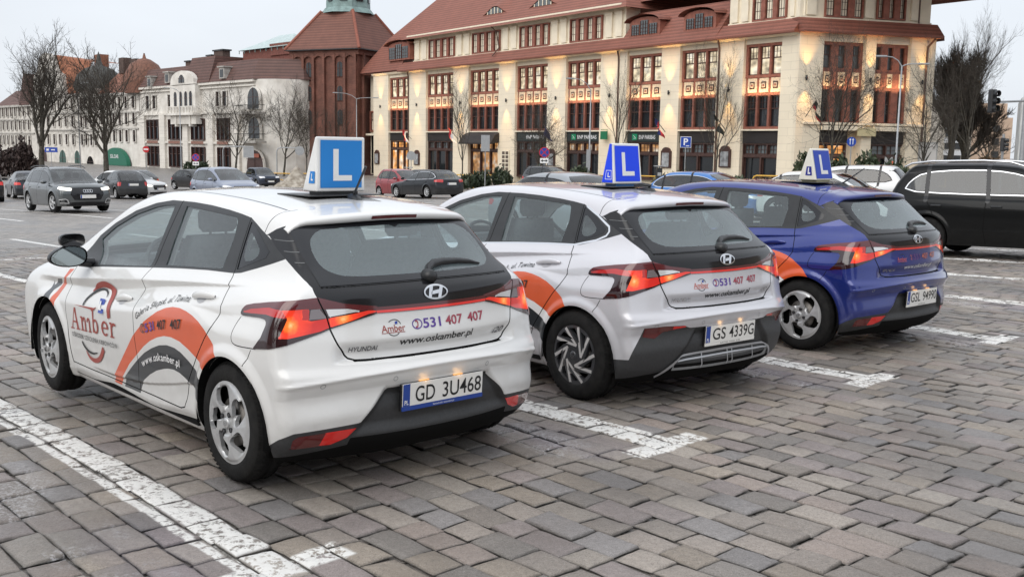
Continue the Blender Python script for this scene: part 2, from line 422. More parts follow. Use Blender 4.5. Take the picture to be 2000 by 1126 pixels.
    def bvh(s):
        P=np.vstack([s.P,s.P*np.array([1,-1,1])]);T=np.vstack([s.T,s.T[:,::-1]+len(s.P)])
        return BVHTree.FromPolygons([tuple(p) for p in P],[tuple(int(i) for i in t) for t in T])
    def liner(s,parent,mat,glass,zmin=.5,off=.04):
        sel=~np.isin(s.pid,glass);C=s.P[s.T].mean(1);sel&=C[:,2]>zmin
        T=s.T[sel];u,inv=np.unique(T,return_inverse=True);t=inv.reshape(-1,3);P=s.P[u]-s.N[u]*off
        V=np.vstack([P,P*np.array([1,-1,1])]);F=np.vstack([t[:,::-1],t+len(u)])
        return link('cabin_lining',rawmesh('cabin_lining',V,F,[mat]),parent)
class Decal:
    """flat lettering and stickers laid on the curved skin: 2-D shapes are projected on to it"""
    def __init__(s,bvh,view,off=.0016):s.b=bvh;s.v=view;s.o=off;s.V=[];s.F=[];s.M=[];s.mi=0;s.h=0
    def pt(s,a,z):
        if s.v=='left':o,d=Vector((a,1.6,z)),Vector((0,-1,0))
        elif s.v=='right':o,d=Vector((a,-1.6,z)),Vector((0,1,0))
        elif s.v=='rear':o,d=Vector((-2.5,a,z)),Vector((1,0,0))
        else:o,d=Vector((5.5,a,z)),Vector((-1,0,0))
        h=s.b.ray_cast(o,d)
        if h[0] is None:return None
        n=h[1];n=n if n.dot(d)<0 else -n
        return h[0]+n*(s.o+s.h)
    def faces(s,pts,F):
        q=[s.pt(*p) for p in pts]
        if any(x is None for x in q):return
        k=len(s.V);s.V+=[tuple(x) for x in q];w=None
        for f in F:
            a,b,c=q[f[0]],q[f[1]],q[f[2]];n=(b-a).cross(c-a)
            dirn={'left':Vector((0,1,0)),'right':Vector((0,-1,0)),'rear':Vector((-1,0,0)),'front':Vector((1,0,0))}[s.v]
            s.F.append(tuple(i+k for i in (f if n.dot(dirn)>0 else f[::-1])));s.M.append(s.mi)
        s.h+=.00012
    def sgn(s):return -1 if s.v in('left','rear') else 1
    def text(s,t,c,size,bold=0,shear=0,ang=0,sx=1,curve=None,w=None):
        """centred on c with its baseline there; or letter by letter along a baseline curve"""
        g=s.sgn()
        if curve is None:
            V,F=text2d(t,size,bold,shear,sx);ca,sa=math.cos(ang),math.sin(ang)
            if w:V=(V-np.array([(V[:,0].max()+V[:,0].min())/2,0]))*np.array([w/np.ptp(V[:,0]),1])
            s.faces([(c[0]+g*(x*ca-y*sa),c[1]+x*sa+y*ca) for x,y in V],F);return
        cv=np.array(curve,float);L=np.concatenate([[0],np.cumsum(np.hypot(*np.diff(cv,axis=0).T))])
        wd=[];
        for ch in t:
            V,F=text2d(ch,size,bold,shear,sx) if ch!=' ' else (np.zeros((0,2)),[])
            wd.append((np.ptp(V[:,0]) if len(V) else size*.25*sx)+size*.085*sx)
        k=L[-1]/sum(wd);p=0
        for ch,w in zip(t,wd):
            m=(p+w/2)*k;p+=w
            if ch==' ':continue
            a0=[np.interp(m-.012,L,cv[:,i]) for i in(0,1)];a1=[np.interp(m+.012,L,cv[:,i]) for i in(0,1)]
            cx,cz=(np.interp(m,L,cv[:,0]),np.interp(m,L,cv[:,1]));an=math.atan2(a1[1]-a0[1],(a1[0]-a0[0])*g);ca,sa=math.cos(an),math.sin(an)
            V,F=text2d(ch,size,bold,shear,sx*min(k,1.5))
            V=V-np.array([(V[:,0].max()+V[:,0].min())/2,0])
            s.faces([(cx+g*(x*ca-y*sa),cz+x*sa+y*ca) for x,y in V],F)
    def ribbon(s,line,w,sub=3):
        P=chk(line,sub,False);n=len(P);t=np.gradient(P,axis=0);t/=np.maximum(np.hypot(*t.T)[:,None],1e-9)
        nn=np.stack([-t[:,1],t[:,0]],1);ws=np.interp(np.linspace(0,1,n),np.linspace(0,1,len(w)),w) if hasattr(w,'__len__') else np.full(n,w)
        a=P+nn*ws[:,None]/2;b=P-nn*ws[:,None]/2
        s.faces(list(a)+list(b),[(i,i+1,n+i+1,n+i) for i in range(n-1)])
    def poly(s,p):s.faces([tuple(q) for q in p],[tuple(range(len(p)))])
    def rect(s,x0,x1,z0,z1):s.poly([(x0,z0),(x1,z0),(x1,z1),(x0,z1)])
    def ring(s,c,rx,rz,w,n=40,a0=0,a1=360):
        A=[R(a0+(a1-a0)*i/n) for i in range(n+1)]
        s.faces([(c[0]+rx*math.cos(a),c[1]+rz*math.sin(a)) for a in A]+[(c[0]+(rx-w)*math.cos(a),c[1]+(rz-w)*math.sin(a)) for a in A],[(i,i+1,n+2+i,n+1+i) for i in range(n)])
    def build(s,name,mats,parent):
        return link(name,rawmesh(name,s.V,s.F,mats,s.M,True),parent) if s.V else None

# ------------------------------------------------------------------ shared car materials
M_TRIM=noisy('black trim',(.018,.019,.021),.2,20,.38)
M_GLOSSBLK=principled('gloss black',(.010,.010,.012),.12,0,.0,.45)
M_PLAST=noisy('dark grey plastic',(.035,.036,.038),.15,60,.55,.15,200)
M_GAP=principled('panel gap',(.006,.006,.006),.9,0,0,.1)
M_TYRE=noisy('tyre rubber',(.012,.012,.0125),.25,18,.85,.2,90,spec=.2,col2=(.02,.0195,.019))
M_DARK=principled('dark underside',(.008,.008,.008),.9,0,0,.1)
M_CABIN=noisy('cabin fabric',(.085,.09,.095),.2,40,.9)
M_GLASS=glassmat('car glass',(.80,.90,.90),sky_veil=.07)
M_GLASSR=glassmat('car rear glass',(.78,.88,.88),sky_veil=.17)
M_GLASSD=glassmat('car glass dark',(.38,.42,.43))
M_FRIT=principled('glass frit',(.012,.013,.016),.06,0,0,.5)
M_CHROME=principled('bright chrome',(.75,.76,.78),.12,1)
M_RED_D=principled('lamp red dark',(.10,.006,.010),.12,0,1)
M_RED_M=principled('lamp red',(.35,.012,.012),.12,0,1,.5,(1,.02,.01),.12)
def bulb_lens(name,bulbs,base,far):
    """a lit lens: light falls off from the bulbs behind it (positions in the car's own axes, both sides alike)"""
    m=principled(name,base,.15,0,.6);N,L=nodes(m);b=N['Principled BSDF'];t=N.new('ShaderNodeTexCoord');ab=N.new('ShaderNodeVectorMath');ab.operation='ABSOLUTE';L.new(t.outputs['Object'],ab.inputs[0]);out=None
    for p,r in bulbs:
        d=N.new('ShaderNodeVectorMath');d.operation='DISTANCE';L.new(ab.outputs[0],d.inputs[0]);d.inputs[1].default_value=tuple(abs(q) for q in p)
        q=mathn(N,L,'DIVIDE',d.outputs['Value'],r);out=q if out is None else mathn(N,L,'MINIMUM',out,q)
    g=N.new('ShaderNodeTexNoise');g.inputs['Scale'].default_value=60;L.new(t.outputs['Object'],g.inputs['Vector']);out=mathn(N,L,'ADD',out,mathn(N,L,'MULTIPLY',g.outputs['Fac'],.25))
    r=N.new('ShaderNodeValToRGB');e=r.color_ramp.elements;e[0].position=.12;e[0].color=(1,.75,.30,1);e[1].position=1;e[1].color=(*far,1)
    for p_,c in((.26,(1,.30,.04,1)),(.5,(.75,.05,.012,1))):k=e.new(p_);k.color=c
    L.new(out,r.inputs[0]);L.new(r.outputs[0],b.inputs['Emission Color']);b.inputs['Emission Strength'].default_value=.78;return m
def mathn(N,L,op,a,b=None,c=None):
    n=N.new('ShaderNodeMath');n.operation=op
    for i,q in enumerate((a,b,c)):
        if q is None:continue
        if isinstance(q,(int,float)):n.inputs[i].default_value=q
        else:L.new(q,n.inputs[i])
    return n.outputs[0]
M_RED_L=bulb_lens('lamp red lit',[((-.468,.760,.862),.125),((-.50,.69,.905),.06)],(.42,.012,.008),(.30,.008,.006))
M_ORNG=bulb_lens('lamp inner lit',[((-.556,.52,.886),.12),((-.53,.60,.868),.06)],(.45,.02,.01),(.42,.015,.008))
M_HOT=M_RED_L
M_BLKLENS=principled('lamp smoked',(.022,.004,.006),.1,0,1)
M_CLEAR=principled('lamp clear',(.75,.75,.76),.1,.3,1)
M_GREYL=principled('lamp grey',(.22,.19,.20),.12,.3,1)
M_STRIP=principled('lamp light bar',(.5,.02,.02),.15,0,1,.5,(1,.05,.035),.22)
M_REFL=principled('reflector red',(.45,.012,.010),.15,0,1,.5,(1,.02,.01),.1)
M_REFLD=principled('reflector red dark',(.10,.008,.008),.15,0,1)
M_SILV=noisy('wheel silver',(.50,.505,.51),.08,30,.34,metal=.45,coat=.2)
M_ALLOY=principled('alloy machined',(.62,.61,.60),.35,.35)
M_ALLOYD=principled('alloy dark',(.07,.072,.078),.3,.5,.5)
M_WHITE=principled('sign white',(.78,.78,.77),.35,0,.3)
M_PLATE=principled('plate white',(.78,.77,.74),.4)
M_BLUEPL=principled('plate blue',(.02,.06,.30),.35)
M_BLACK=principled('print black',(.012,.012,.013),.4)
M_ORANGE=noisy('orange vinyl',(.66,.095,.022),.06,5,.3,coat=.6)
M_VINYL=noisy('charcoal vinyl',(.022,.026,.031),.15,6,.32,coat=.5)
M_BRICKR=principled('print brick red',(.33,.055,.04),.35)
M_PURPLE=principled('print purple',(.10,.045,.30),.35)
M_MAROON=principled('print maroon',(.36,.06,.09),.35)
M_BLUE=principled('print blue',(.01,.045,.35),.3)
M_PWHITE=principled('print white',(.8,.8,.8),.35)
M_BADGE=principled('badge chrome',(.62,.63,.65),.18,1)
M_BADGED=principled('badge dark chrome',(.12,.12,.13),.3,.8)
M_LAMPON=principled('headlamp lit',(.8,.8,.8),.1,0,1,.5,(1,.93,.78),1.6)
M_PLATELAMP=emat('plate lamp glow',(1,.45,.12),.9)

def polar_skin(Rr,holes,prof,step,parts):
    """a wheel face: a domed disc cut by outlines given in its own plane; returns V,T,label"""
    nr=int(Rr/step);na=int(2*math.pi*Rr/step);V=[(0,0)]
    for i in range(1,nr+1):
        for j in range(na):
            a=2*math.pi*j/na;r=Rr*i/nr;V.append((r*math.cos(a),r*math.sin(a)))
    T=[(0,1+j,1+(j+1)%na) for j in range(na)]
    for i in range(nr-1):
        for j in range(na):
            a=1+i*na+j;b=1+i*na+(j+1)%na;c=a+na;d=b+na;T+=[(a,c,d),(a,d,b)]
    class D:pass
    sk=Skin.__new__(Skin)
    class FB:
        def F(s,x,y,z):return 0*x
        def normal(s,P):return np.zeros_like(P)
    sk.B=FB();V=np.array(V);sk.P=np.stack([V[:,0],np.ones(len(V)),V[:,1]],1);sk.T=np.array(T)
    fs=[(lambda B,P,p=np.asarray(p,float):poly_sdf(np.stack([P[:,0],P[:,2]],1),p)) for p in holes+[q for q,_ in parts]]
    for f in fs:sk.cut(f)
    C=sk.P[sk.T].mean(1);lab=np.zeros(len(C),int)
    for f,(q,l) in zip(fs[len(holes):],parts):lab[f(None,C)<0]=l
    for f in fs[:len(holes)]:lab[f(None,C)<0]=-1
    return sk.P[:,[0,2]],sk.T,lab
def wheel_face(name,Rr,holes,parts,mats,zf,parent,depth=.03,step=.006):
    P,T,lab=polar_skin(Rr,holes,None,step,parts);k=lab>=0;T=T[k];lab=lab[k]
    e=np.concatenate([T[:,[0,1]],T[:,[1,2]],T[:,[2,0]]]);el=np.tile(lab,3);key=np.sort(e,1)[:,0]*np.int64(len(P))+np.sort(e,1)[:,1]
    _,ix,ct=np.unique(key,return_index=True,return_counts=True);b=e[ix[ct==1]];bl=el[ix[ct==1]]
    Z=zf(P);V=np.stack([P[:,0],Z,P[:,1]],1)
    q=np.concatenate([V[b[:,0]],V[b[:,1]],V[b[:,1]]-[0,depth,0],V[b[:,0]]-[0,depth,0]]);nb=len(b);r=np.arange(nb);n=len(V)
    F=np.concatenate([T[:,::-1],n+np.stack([r,r+nb,r+2*nb],1),n+np.stack([r,r+2*nb,r+3*nb],1)])
    M=np.concatenate([lab,bl,bl])
    me=rawmesh(name,np.vstack([V,q]),F,mats,M,True)
    return link(name,me,parent)
def rot2(p,a):
    c,s_=math.cos(a),math.sin(a);return [(x*c-z*s_,x*s_+z*c) for x,z in p]
def pol(p):return [(r*math.sin(R(a)),r*math.cos(R(a))) for r,a in p]
def tyre_mesh(r=.312,w=.19,rim=.212,n=56):
    m=MB();h=w/2
    m.lathe([(rim-.012,-h*.75),(rim,-h*.93),(rim+.02,-h*.99),(rim+(r-rim)*.55,-h),(r-.018,-h*.86),(r-.004,-h*.68),(r,-h*.4),(r,-.012),(r-.007,-.01),(r-.007,.01),(r,.012),(r,h*.4),(r-.004,h*.68),(r-.018,h*.86),(rim+(r-rim)*.55,h),(rim+.02,h*.99),(rim,h*.93),(rim-.012,h*.75)],n=n,axis='y')
    # shoulder blocks
    for i in range(64):
        a=2*math.pi*i/64;c,s_=math.cos(a),math.sin(a)
        for sd in(-1,1):
            V=[]
            for dr,dy,da in((.001,.5,-.03),(.001,.5,.03),(-.016,.9,.03),(-.016,.9,-.03)):
                rr=r+dr+.002;V.append((rr*math.cos(a+da),sd*h*dy,rr*math.sin(a+da)))
            m.add(V,[(0,1,2,3)],False)
    return m
def wheel(parent,c,side,kind,tyre,rim,steer=0):
    """a tyre with its rim or trim; the whole wheel faces +y on the left of the car, -y on the right"""
    w=link('wheel',None,parent,c);w.rotation_euler=(0,random.uniform(0,1.2),steer+(0 if side>0 else math.pi))
    t=tyre if tyre.name not in COL.objects else tyre
    a=t.copy();COL.objects.link(a);a.parent=w
    for q in rim:
        b=q.copy();COL.objects.link(b);b.parent=w
    return w

# ------------------------------------------------------------------ the three learner hatchbacks
_c1=tab([-1,-.1,.15,.6,1.0,1.16,1.67,2.14,2.8],[1.015,1.008,.992,.962,.93,.919,.873,.83,.79])
_c2=tab([-1,-.1,.15,.55,1.0,1.10,1.60,2.10,2.8],[1.013,1.006,.982,.942,.888,.871,.813,.785,.76])
_cw=tab([.10,.18,.25,.36,.5,.62,.72,.80,.87,.92,.96,1.0,1.03,1.10,1.36,1.5],[.78,.815,.842,.853,.862,.868,.866,.85,.82,.79,.757,.722,.705,.677,.56,.49])
_csh=tab([-.6,-.3,0,.4,1.0,2.2,2.6,3.4],[.05,.045,.04,.03,0,0,-.02,-.1])
def i20_side(x,z):
    d=-.045*sst(.12,-.4,x)*sst(.95,1.12,z)
    z1=_c1(x);z2=_c2(x);sh=_csh(x)
    W=lambda q:_cw(q-sh)
    zz=np.clip(z,z2,z1)
    k=W(z1)-W(zz)-.020*(z1-zz)/np.maximum(z1-z2,.004)*np.minimum(1,(z1-z2)/.03)
    k=k*np.where(z<z2,1-sst(0,.13,z2-z),1)*np.where(z>z1,0,1)
    k=k*sst(-.12,.15,x)*(1-sst(2.5,2.8,x))
    # second crease running into the lamp
    a=.865+.04*sst(.45,-.05,x)+.02*sst(.1,-.15,x);h=.055*sst(.5,-.05,x)+.0005
    t=(a-z)/h
    k2=-.016*np.clip(t,0,1)*(1-sst(1,3.0,t))*sst(.5,.1,x)*sst(-.45,-.2,x)
    # sill tuck and lower door crease
    zl=tab4(x)
    k3=-.010*sst(zl+.004,zl-.006,z)*(1-sst(.05,.14,zl-z))*sst(.25,.45,x)*(1-sst(1.5,1.9,x))
    return d+k+k2+k3
tab4=tab([-2,.3,.43,.61,1.06,1.6,4],[.45,.445,.435,.40,.33,.30,.30])
def i20_rear(y,z):
    y=np.abs(y)
    m=1-sst(.50,.60,y)
    g=sst(.778,.70,z)*sst(.666,.678,z)
    r=.036*g*m
    zc=.628-.055*(y/.8)**2;t=zc-z
    r=r+np.where(t>0,.026*np.clip(t/.07,0,1)*(1-sst(.08,.2,t)),0)-.008*np.exp(-(t/.012)**2)
    # plate bay: a bevelled recess
    w=.345+(.545-z)*.80;dd=np.minimum(w-y,np.minimum(.552-z,.25+z))
    return r+.034*sst(0,.06,dd)*sst(.30,.37,z)
I20=dict(sided=i20_side,reard=i20_rear,hub=.31,zb=.17,xr=-.02,xf=2.75,crown=.11,
 top=[(-1.2,1.10),(-.6,1.27),(-.33,1.345),(-.1,1.39),(.2,1.42),(.6,1.442),(1.0,1.45),(1.3,1.443),(1.55,1.42),(1.75,1.37),(2.0,1.255),(2.3,1.10),(2.45,1.03),(2.6,.985),(2.9,.915),(3.2,.815),(3.38,.71),(3.5,.6)],
 side=[(.10,.78),(.18,.815),(.25,.842),(.36,.853),(.5,.862),(.62,.868),(.72,.866),(.80,.85),(.87,.82),(.92,.79),(.96,.757),(1.0,.722),(1.03,.705),(1.10,.677),(1.36,.56),(1.5,.49)],
 shift=[(-.6,.05),(-.3,.045),(0,.04),(.4,.03),(1.0,0),(2.2,0),(2.6,-.02),(3.4,-.1)],
 plan=[(-.8,.95),(-.4,.975),(0,.995),(.5,1),(1.2,1),(2.0,1),(2.6,.995),(3.0,.975),(3.4,.93)],
 rear=[(.12,-.45),(.2,-.585),(.28,-.655),(.40,-.69),(.5,-.70),(.57,-.705),(.61,-.70),(.66,-.67),(.72,-.655),(.78,-.645),(.85,-.628),(.90,-.622),(.97,-.612),(1.0,-.60),(1.03,-.572),(1.12,-.455),(1.3,-.25),(1.4,-.12)],
 rk=.30,rp=2.3,
 front=[(.1,3.20),(.2,3.30),(.35,3.38),(.5,3.40),(.65,3.39),(.75,3.34),(.85,3.22),(1.0,3.0)],fk=.42,fp=2.4,
 flare=[(-.037,.345,.018),(2.53,.355,.016)])

I20['ztop']=1.37;I20['htop']=1.43;I20['xfine']=2.2
HUBR=.213
_op=[(.72,-15),(.50,-36),(.36,-26),(.42,6),(.58,33),(.84,25),(.915,10),(.86,-8)]
HOLES5=[[(x*HUBR,z*HUBR) for x,z in chk(pol([(r,a+72*k) for r,a in _op]),1)] for k in range(5)]
def hub_z(P):
    r=np.hypot(P[:,0],P[:,1])/HUBR;a=np.degrees(np.arctan2(P[:,0],P[:,1]))
    ph=np.mod(a-8-20*(r-.6),72)/72
    k=np.clip((r-.28)/.12,0,1)*np.clip((.93-r)/.06,0,1)
    return .014-.010*r**2-.030*k*(ph-.5)-.018*k*np.abs(ph-.45)+np.where(r>.93,-.004,0)-np.where((r<.30)&(r>.14),.006,0)
def wheel_kit(kind,r=.312,w=.19):
    """mesh data of one wheel: tyre, face, hub details"""
    kit=[];t=tyre_mesh(r,w,HUBR if kind!='alloy' else .208).build('tyre',M_TYRE)
    if kind=='cover':f=wheel_face('wheel_trim',HUBR,HOLES5,[],[M_SILV],hub_z,None,.022)
    else:
        Ra=.208;st=[];ho=[]
        for k in range(5):
            for (r0,a0),(r1,a1) in (((.36,-29),(.965,57)),((.36,-29),(.95,22))):
                p,q=np.array(pol([(r0,a0+72*k),(r1,a1+72*k)]));d=(q-p)/np.hypot(*(q-p));n_=np.array([-d[1],d[0]])
                st.append([tuple((x)*Ra) for x in(p+n_*.04,q+n_*.055,q-n_*.055,p-n_*.04)])
            ho.append([(x*Ra,z*Ra) for x,z in pol([(.50,-10),(.90,29),(.90,47),(.62,24)] if False else [(b,c+72*k) for b,c in((.52,-6),(.88,30),(.88,48))])])
            ho.append([(x*Ra,z*Ra) for x,z in pol([(b,c+72*k) for b,c in((.46,22),(.70,52),(.90,66),(.90,86),(.58,56))])])
        rim=[[(x*Ra,z*Ra) for x,z in pol([(.985,a) for a in range(0,360,6)])]]
        f=wheel_face('alloy_rim',Ra,ho,[(q,1) for q in st],[M_ALLOYD,M_ALLOY],lambda P:.012-.02*(np.hypot(P[:,0],P[:,1])/Ra)**2*.5,None,.03)
    m=MB();fz=.018 if kind=='cover' else .014
    m.mi=1;m.lathe([(.0,-.055),(.2,-.055),(.2,-.06)],n=32,axis='y')
    m.mi=2;m.lathe([(.04,-.03),(.125,-.03),(.125,-.045)],n=28,axis='y')
    m.mi=0;m.lathe([(0,fz+.004),(.022,fz+.003),(.028,fz-.001),(.029,fz-.012)],n=24,axis='y')
    for i in range(4):
        a=R(45+90*i);c=(.054*math.cos(a),0,.054*math.sin(a))
        m.mi=3;m.lathe([(.014,fz-.001),(.011,fz-.012)],c,14,'y');m.mi=4;m.lathe([(0,fz-.003),(.009,fz-.003),(.010,fz-.016)],c,6,'y',False)
    h=m.build('hub_cap',[M_SILV if kind=='cover' else M_ALLOYD,M_DARK,noisy('brake disc',(.16,.15,.14),.3,30,.5,metal=.7),M_PLAST,M_BADGED if kind=='cover' else M_CHROME])
    b=MB();A=[R(10*i) for i in range(37)]
    b.add([(.019*math.cos(a),fz+.0048,.013*math.sin(a)) for a in A[:-1]]+[(.016*math.cos(a),fz+.0048,.0105*math.sin(a)) for a in A[:-1]],[(i,(i+1)%36,36+(i+1)%36,36+i) for i in range(36)])
    for x in(-.006,.006):b.box((x,fz+.0048,0),(.003,.0006,.017))
    b.box((0,fz+.005,0),(.012,.0006,.003))
    g=b.build('wheel_badge',M_BADGE)
    for o in(t,f,h,g):
        if o is not t:o.data.transform(Matrix.Translation((0,w/2-.006 if kind=='cover' else w/2-.012,0)))
        kit.append((o.name.split('.')[0],o.data));bpy.data.objects.remove(o)
    return kit
def put_wheel(parent,c,side,kit,steer=0,rot=0):
    w=link('wheel',None,parent,c);w.rotation_euler=(0,0,steer+(0 if side>0 else math.pi))
    for n,me in kit:
        o=link(n,me,w);o.rotation_euler=(0,rot,0)
KIT_COVER=wheel_kit('cover');KIT_ALLOY=wheel_kit('alloy',.317,.2)

def swoosh(d,T,red,blk,blue,white,full=True):
    """the driving school's arched emblem; T maps its unit frame to the panel"""
    pass
def learner_car(label,loc,rz,paintmat,v):
    root=thing('hatchback_car',label,'car',(*loc,0),rz,'driving school hatchbacks parked in a row')
    B=Body(I20);sk=Skin(B,.0095)
    S=lambda p,**k:Feat('side',p,**k)
    W_=lambda p,**k:Feat('wrap',p,**k)
    Rr=lambda p,**k:Feat('rear',p,**k)
    mid=[(1.12,1.0),(1.138,.955),(1.146,.915),(1.142,.87),(1.122,.81),(1.112,.76),(1.104,.69),(1.096,.62),(1.082,.52),(1.066,.44),(1.082,.35),(1.10,.278)]
    rdl=[(.20,1.328),(.168,1.048),(.143,.993),(.108,.907),(.104,.86),(.140,.785),(.208,.716),(.312,.591),(.373,.515),(.44,.43),(.476,.336),(.505,.290),(.55,.278)]
    ff=[(2.13,.90),(2.155,.84),(2.185,.76),(2.192,.70),(2.183,.62),(2.165,.52),(2.143,.41),(2.12,.283)]
    dlo=[(2.167,.987),(2.043,1.11),(1.885,1.199),(1.657,1.289),(1.417,1.347),(1.22,1.373),(.94,1.375),(.703,1.369),(.467,1.356),(.315,1.343),(.197,1.329),(.115,1.302),(-.008,1.255),(-.11,1.214),(-.217,1.149),(-.13,1.120),(-.027,1.089),(.1,1.055),(.166,1.047),(.45,1.036),(.78,1.014),(1.11,.988),(1.235,.978),(1.764,.935),(2.014,.911)]
    top_fd=[(1.10,1.2),(1.08,1.376),(1.22,1.374),(1.417,1.348),(1.657,1.290),(1.885,1.200),(2.043,1.111),(2.165,.985)]
    FD=S(ff+mid[::-1]+top_fd)
    RD=S(mid[::-1][:1]+mid[::-1][1:]+[(1.10,1.2),(1.08,1.376),(.94,1.376),(.7,1.37),(.467,1.357),(.315,1.344)]+rdl)
    DLO=S(dlo)
    FG=S([(1.84,.942),(1.998,1.087),(1.861,1.175),(1.633,1.265),(1.391,1.324),(1.281,1.340),(1.152,1.347),(1.152,1.228),(1.16,.992)])
    RG=S([(1.004,1.348),(.663,1.335),(.352,1.323),(.322,1.30),(.294,1.212),(.298,1.141),(.307,1.058),(.983,1.014)])
    QG=S([(.183,1.31),(.125,1.292),(.034,1.245),(-.078,1.176),(-.066,1.142),(.155,1.066)])
    QC=S([(.155,1.268),(.091,1.234),(.003,1.179),(.005,1.144),(.055,1.116),(.125,1.115),(.152,1.2)],r=2)
    TLp=[(1.202,.880),(1.190,.904),(1.165,.922),(1.10,.937),(.965,.957),(.834,.972),(.723,.982),(.673,.985),(.620,.966),(.53,.949),(.414,.936),(.370,.930),(.360,.899),(.493,.868),(.604,.838),(.654,.819),(.804,.771),(.889,.751),(1.027,.733),(.962,.795),(.937,.855),(.943,.872),(.96,.879),(1.016,.881),(1.18,.873)]
    TL=W_(TLp)
    maroon=W_([(1.175,.895),(1.19,.906),(1.165,.926),(1.10,.94),(.834,.976),(.673,.99),(.53,.955),(.36,.935),(.36,.922),(.45,.918),(.515,.931),(.626,.934),(.66,.936),(.71,.937),(.822,.936),(.946,.934),(1.10,.914)])
    redm=W_([(.848,.932),(.719,.937),(.710,.935),(.711,.878),(.611,.890),(.604,.846),(.655,.828),(.807,.799),(.845,.803),(.812,.894)])
    red2=W_([(.745,.935),(.712,.936),(.708,.886),(.738,.884)]);
    arm=W_([(1.188,.889),(1.101,.914),(.946,.934),(.85,.932),(.812,.894),(.955,.902),(1.1,.892)])
    greyl=W_([(.703,.934),(.66,.935),(.621,.890),(.708,.886)])
    whl=W_([(.628,.933),(.515,.930),(.449,.917),(.612,.896)])
    org=W_([(.611,.891),(.515,.901),(.407,.917),(.369,.914),(.369,.905),(.407,.900),(.493,.873),(.603,.846)])
    hot=W_([(.812,.885),(.785,.882),(.772,.858),(.785,.842),(.812,.842),(.822,.862)],r=2)
    hot2=W_([(.56,.893),(.50,.896),(.47,.889),(.49,.881),(.55,.871)],r=1)
    tdiv=W_([(.673,.986),(.625,.90),(.604,.836)],w=.007)
    strip=W_([(.372,.930),(0,.930),(-.1,.930),(-.1,.897),(0,.897),(.362,.899)])
    stripl=W_([(.368,.9135),(0,.912),(-.1,.912),(-.1,.899),(0,.899),(.363,.901)])
    bz=W_([(1.295,1.256),(1.213,1.288),(1.08,1.318),(.95,1.335),(-.1,1.335),(-.1,.930),(.372,.930),(.414,.936),(.53,.949),(.62,.966),(.674,.987),(.716,1.032),(.76,1.055),(1.018,1.149),(1.15,1.20),(1.262,1.25)],dom=lambda P:P[:,2]<1.336)
    rw=Rr([(-.1,1.044),(.10,1.043),(.30,1.041),(.596,1.036),(.588,1.20),(.582,1.262),(.55,1.325),(-.1,1.335)])
    rc=Rr([(-.1,1.302),(.42,1.292),(.487,1.266),(.522,1.232),(.540,1.18),(.535,1.118),(.505,1.092),(.448,1.072),(.2,1.070),(-.1,1.070)],r=1)
    ledge=Rr([(-.1,1.040),(.10,1.039),(.30,1.037),(.60,1.032),(.605,1.028),(.30,1.033),(-.1,1.036)])
    hl=[(.673,.986),(.625,.90),(.604,.836),(.572,.78),(.547,.736),(.535,.704),(.518,.688),(.48,.677),(.42,.675),(-.1,.676)]
    TG=W_([(-.1,1.336),(1.08,1.33),(1.213,1.286),(1.29,1.256),(1.018,1.149),(.716,1.032)]+hl)
    bp=[(-.1,.677),(.43,.677),(.53,.70),(.604,.836),(.654,.819),(.804,.771),(.889,.751),(1.05,.728),(1.105,.645),(1.2,.5),(1.1,.3),(1.0,.1),(-.1,.1)]
    BUM=W_(bp)
    blk=(W_([(-.1,.535),(.312,.530),(.448,.376),(.762,.345),(.85,.311),(.93,.262),(1.2,.1),(-.1,.1)]) if v['bumper']==0 else
         W_([(-.1,.547),(.375,.547),(.42,.566),(.56,.569),(.701,.561),(.805,.349),(.95,.341),(1.2,.3),(1.2,.1),(-.1,.1)]))
    low=W_([(-.1,.30),(.5,.30),(.52,.262),(.93,.20),(1.2,.1),(-.1,.1)])
    if v['bumper']==0:
        refd=W_([(.795,.262),(.772,.31),(.74,.328),(.469,.350),(.517,.305),(.601,.273),(.759,.264)]);refl=W_([(.612,.340),(.469,.350),(.517,.305),(.60,.275),(.655,.274)])
    else:
        refd=W_([(.697,.559),(.56,.567),(.407,.565),(.403,.552),(.575,.531),(.632,.487),(.718,.500)]);refl=W_([(.5,.565),(.41,.564),(.407,.556),(.5,.546)])
    flap=S([(-.103,.866),(-.080,.83),(-.068,.78),(-.070,.745),(-.09,.730),(-.14,.725),(-.285,.733),(-.30,.80),(-.29,.875)],r=1)
    gaps=[S(mid,w=.006),S(rdl[1:],w=.007),S(ff,w=.006),S([(2.12,.281),(1.5,.275),(1.10,.276),(.55,.277)],w=.007),S([(2.13,.9),(2.165,.985)],w=.006),
          W_(hl[2:],w=.008),S([(-.103,.866),(-.080,.83),(-.068,.78),(-.070,.745),(-.09,.730),(-.14,.725),(-.29,.733)],w=.005,r=1),S([(-.253,.722),(-.2,.635)],w=.005)]
    bgap=S([(1.08,1.376),(1.10,1.2),(1.118,1.001)],w=.007);bgap2=S(rdl[:2],w=.006)
    cut1=Feat('top',[(-.0,-.05),(-.0,.2),(-.008,.40),(-.025,.483),(-.005,.54),(.012,.59),(.017,.62),(.017,.7)],w=.005)
    gut=Feat('top',[(1.75,.44),(1.3,.452),(.82,.458),(.52,.468),(.28,.476),(-.02,.491)],w=.012)
    arch=S(None,c=(-.037,.31,.347));archf=S(None,c=(2.53,.31,.357))
    ws=Feat('front',[(-.1,1.0),(.55,.985),(.68,.99),(.60,1.15),(.485,1.36),(.40,1.378),(-.1,1.392)])
    hood=Feat('top',[(2.42,-.1),(2.40,.5),(2.34,.74)],w=.01)
    hlam=S([(3.02,.735),(3.2,.74),(3.36,.70),(3.42,.60),(3.3,.585),(3.14,.64)])
    grl=Feat('front',[(-.1,.62),(.45,.60),(.55,.52),(.45,.36),(-.1,.33)])
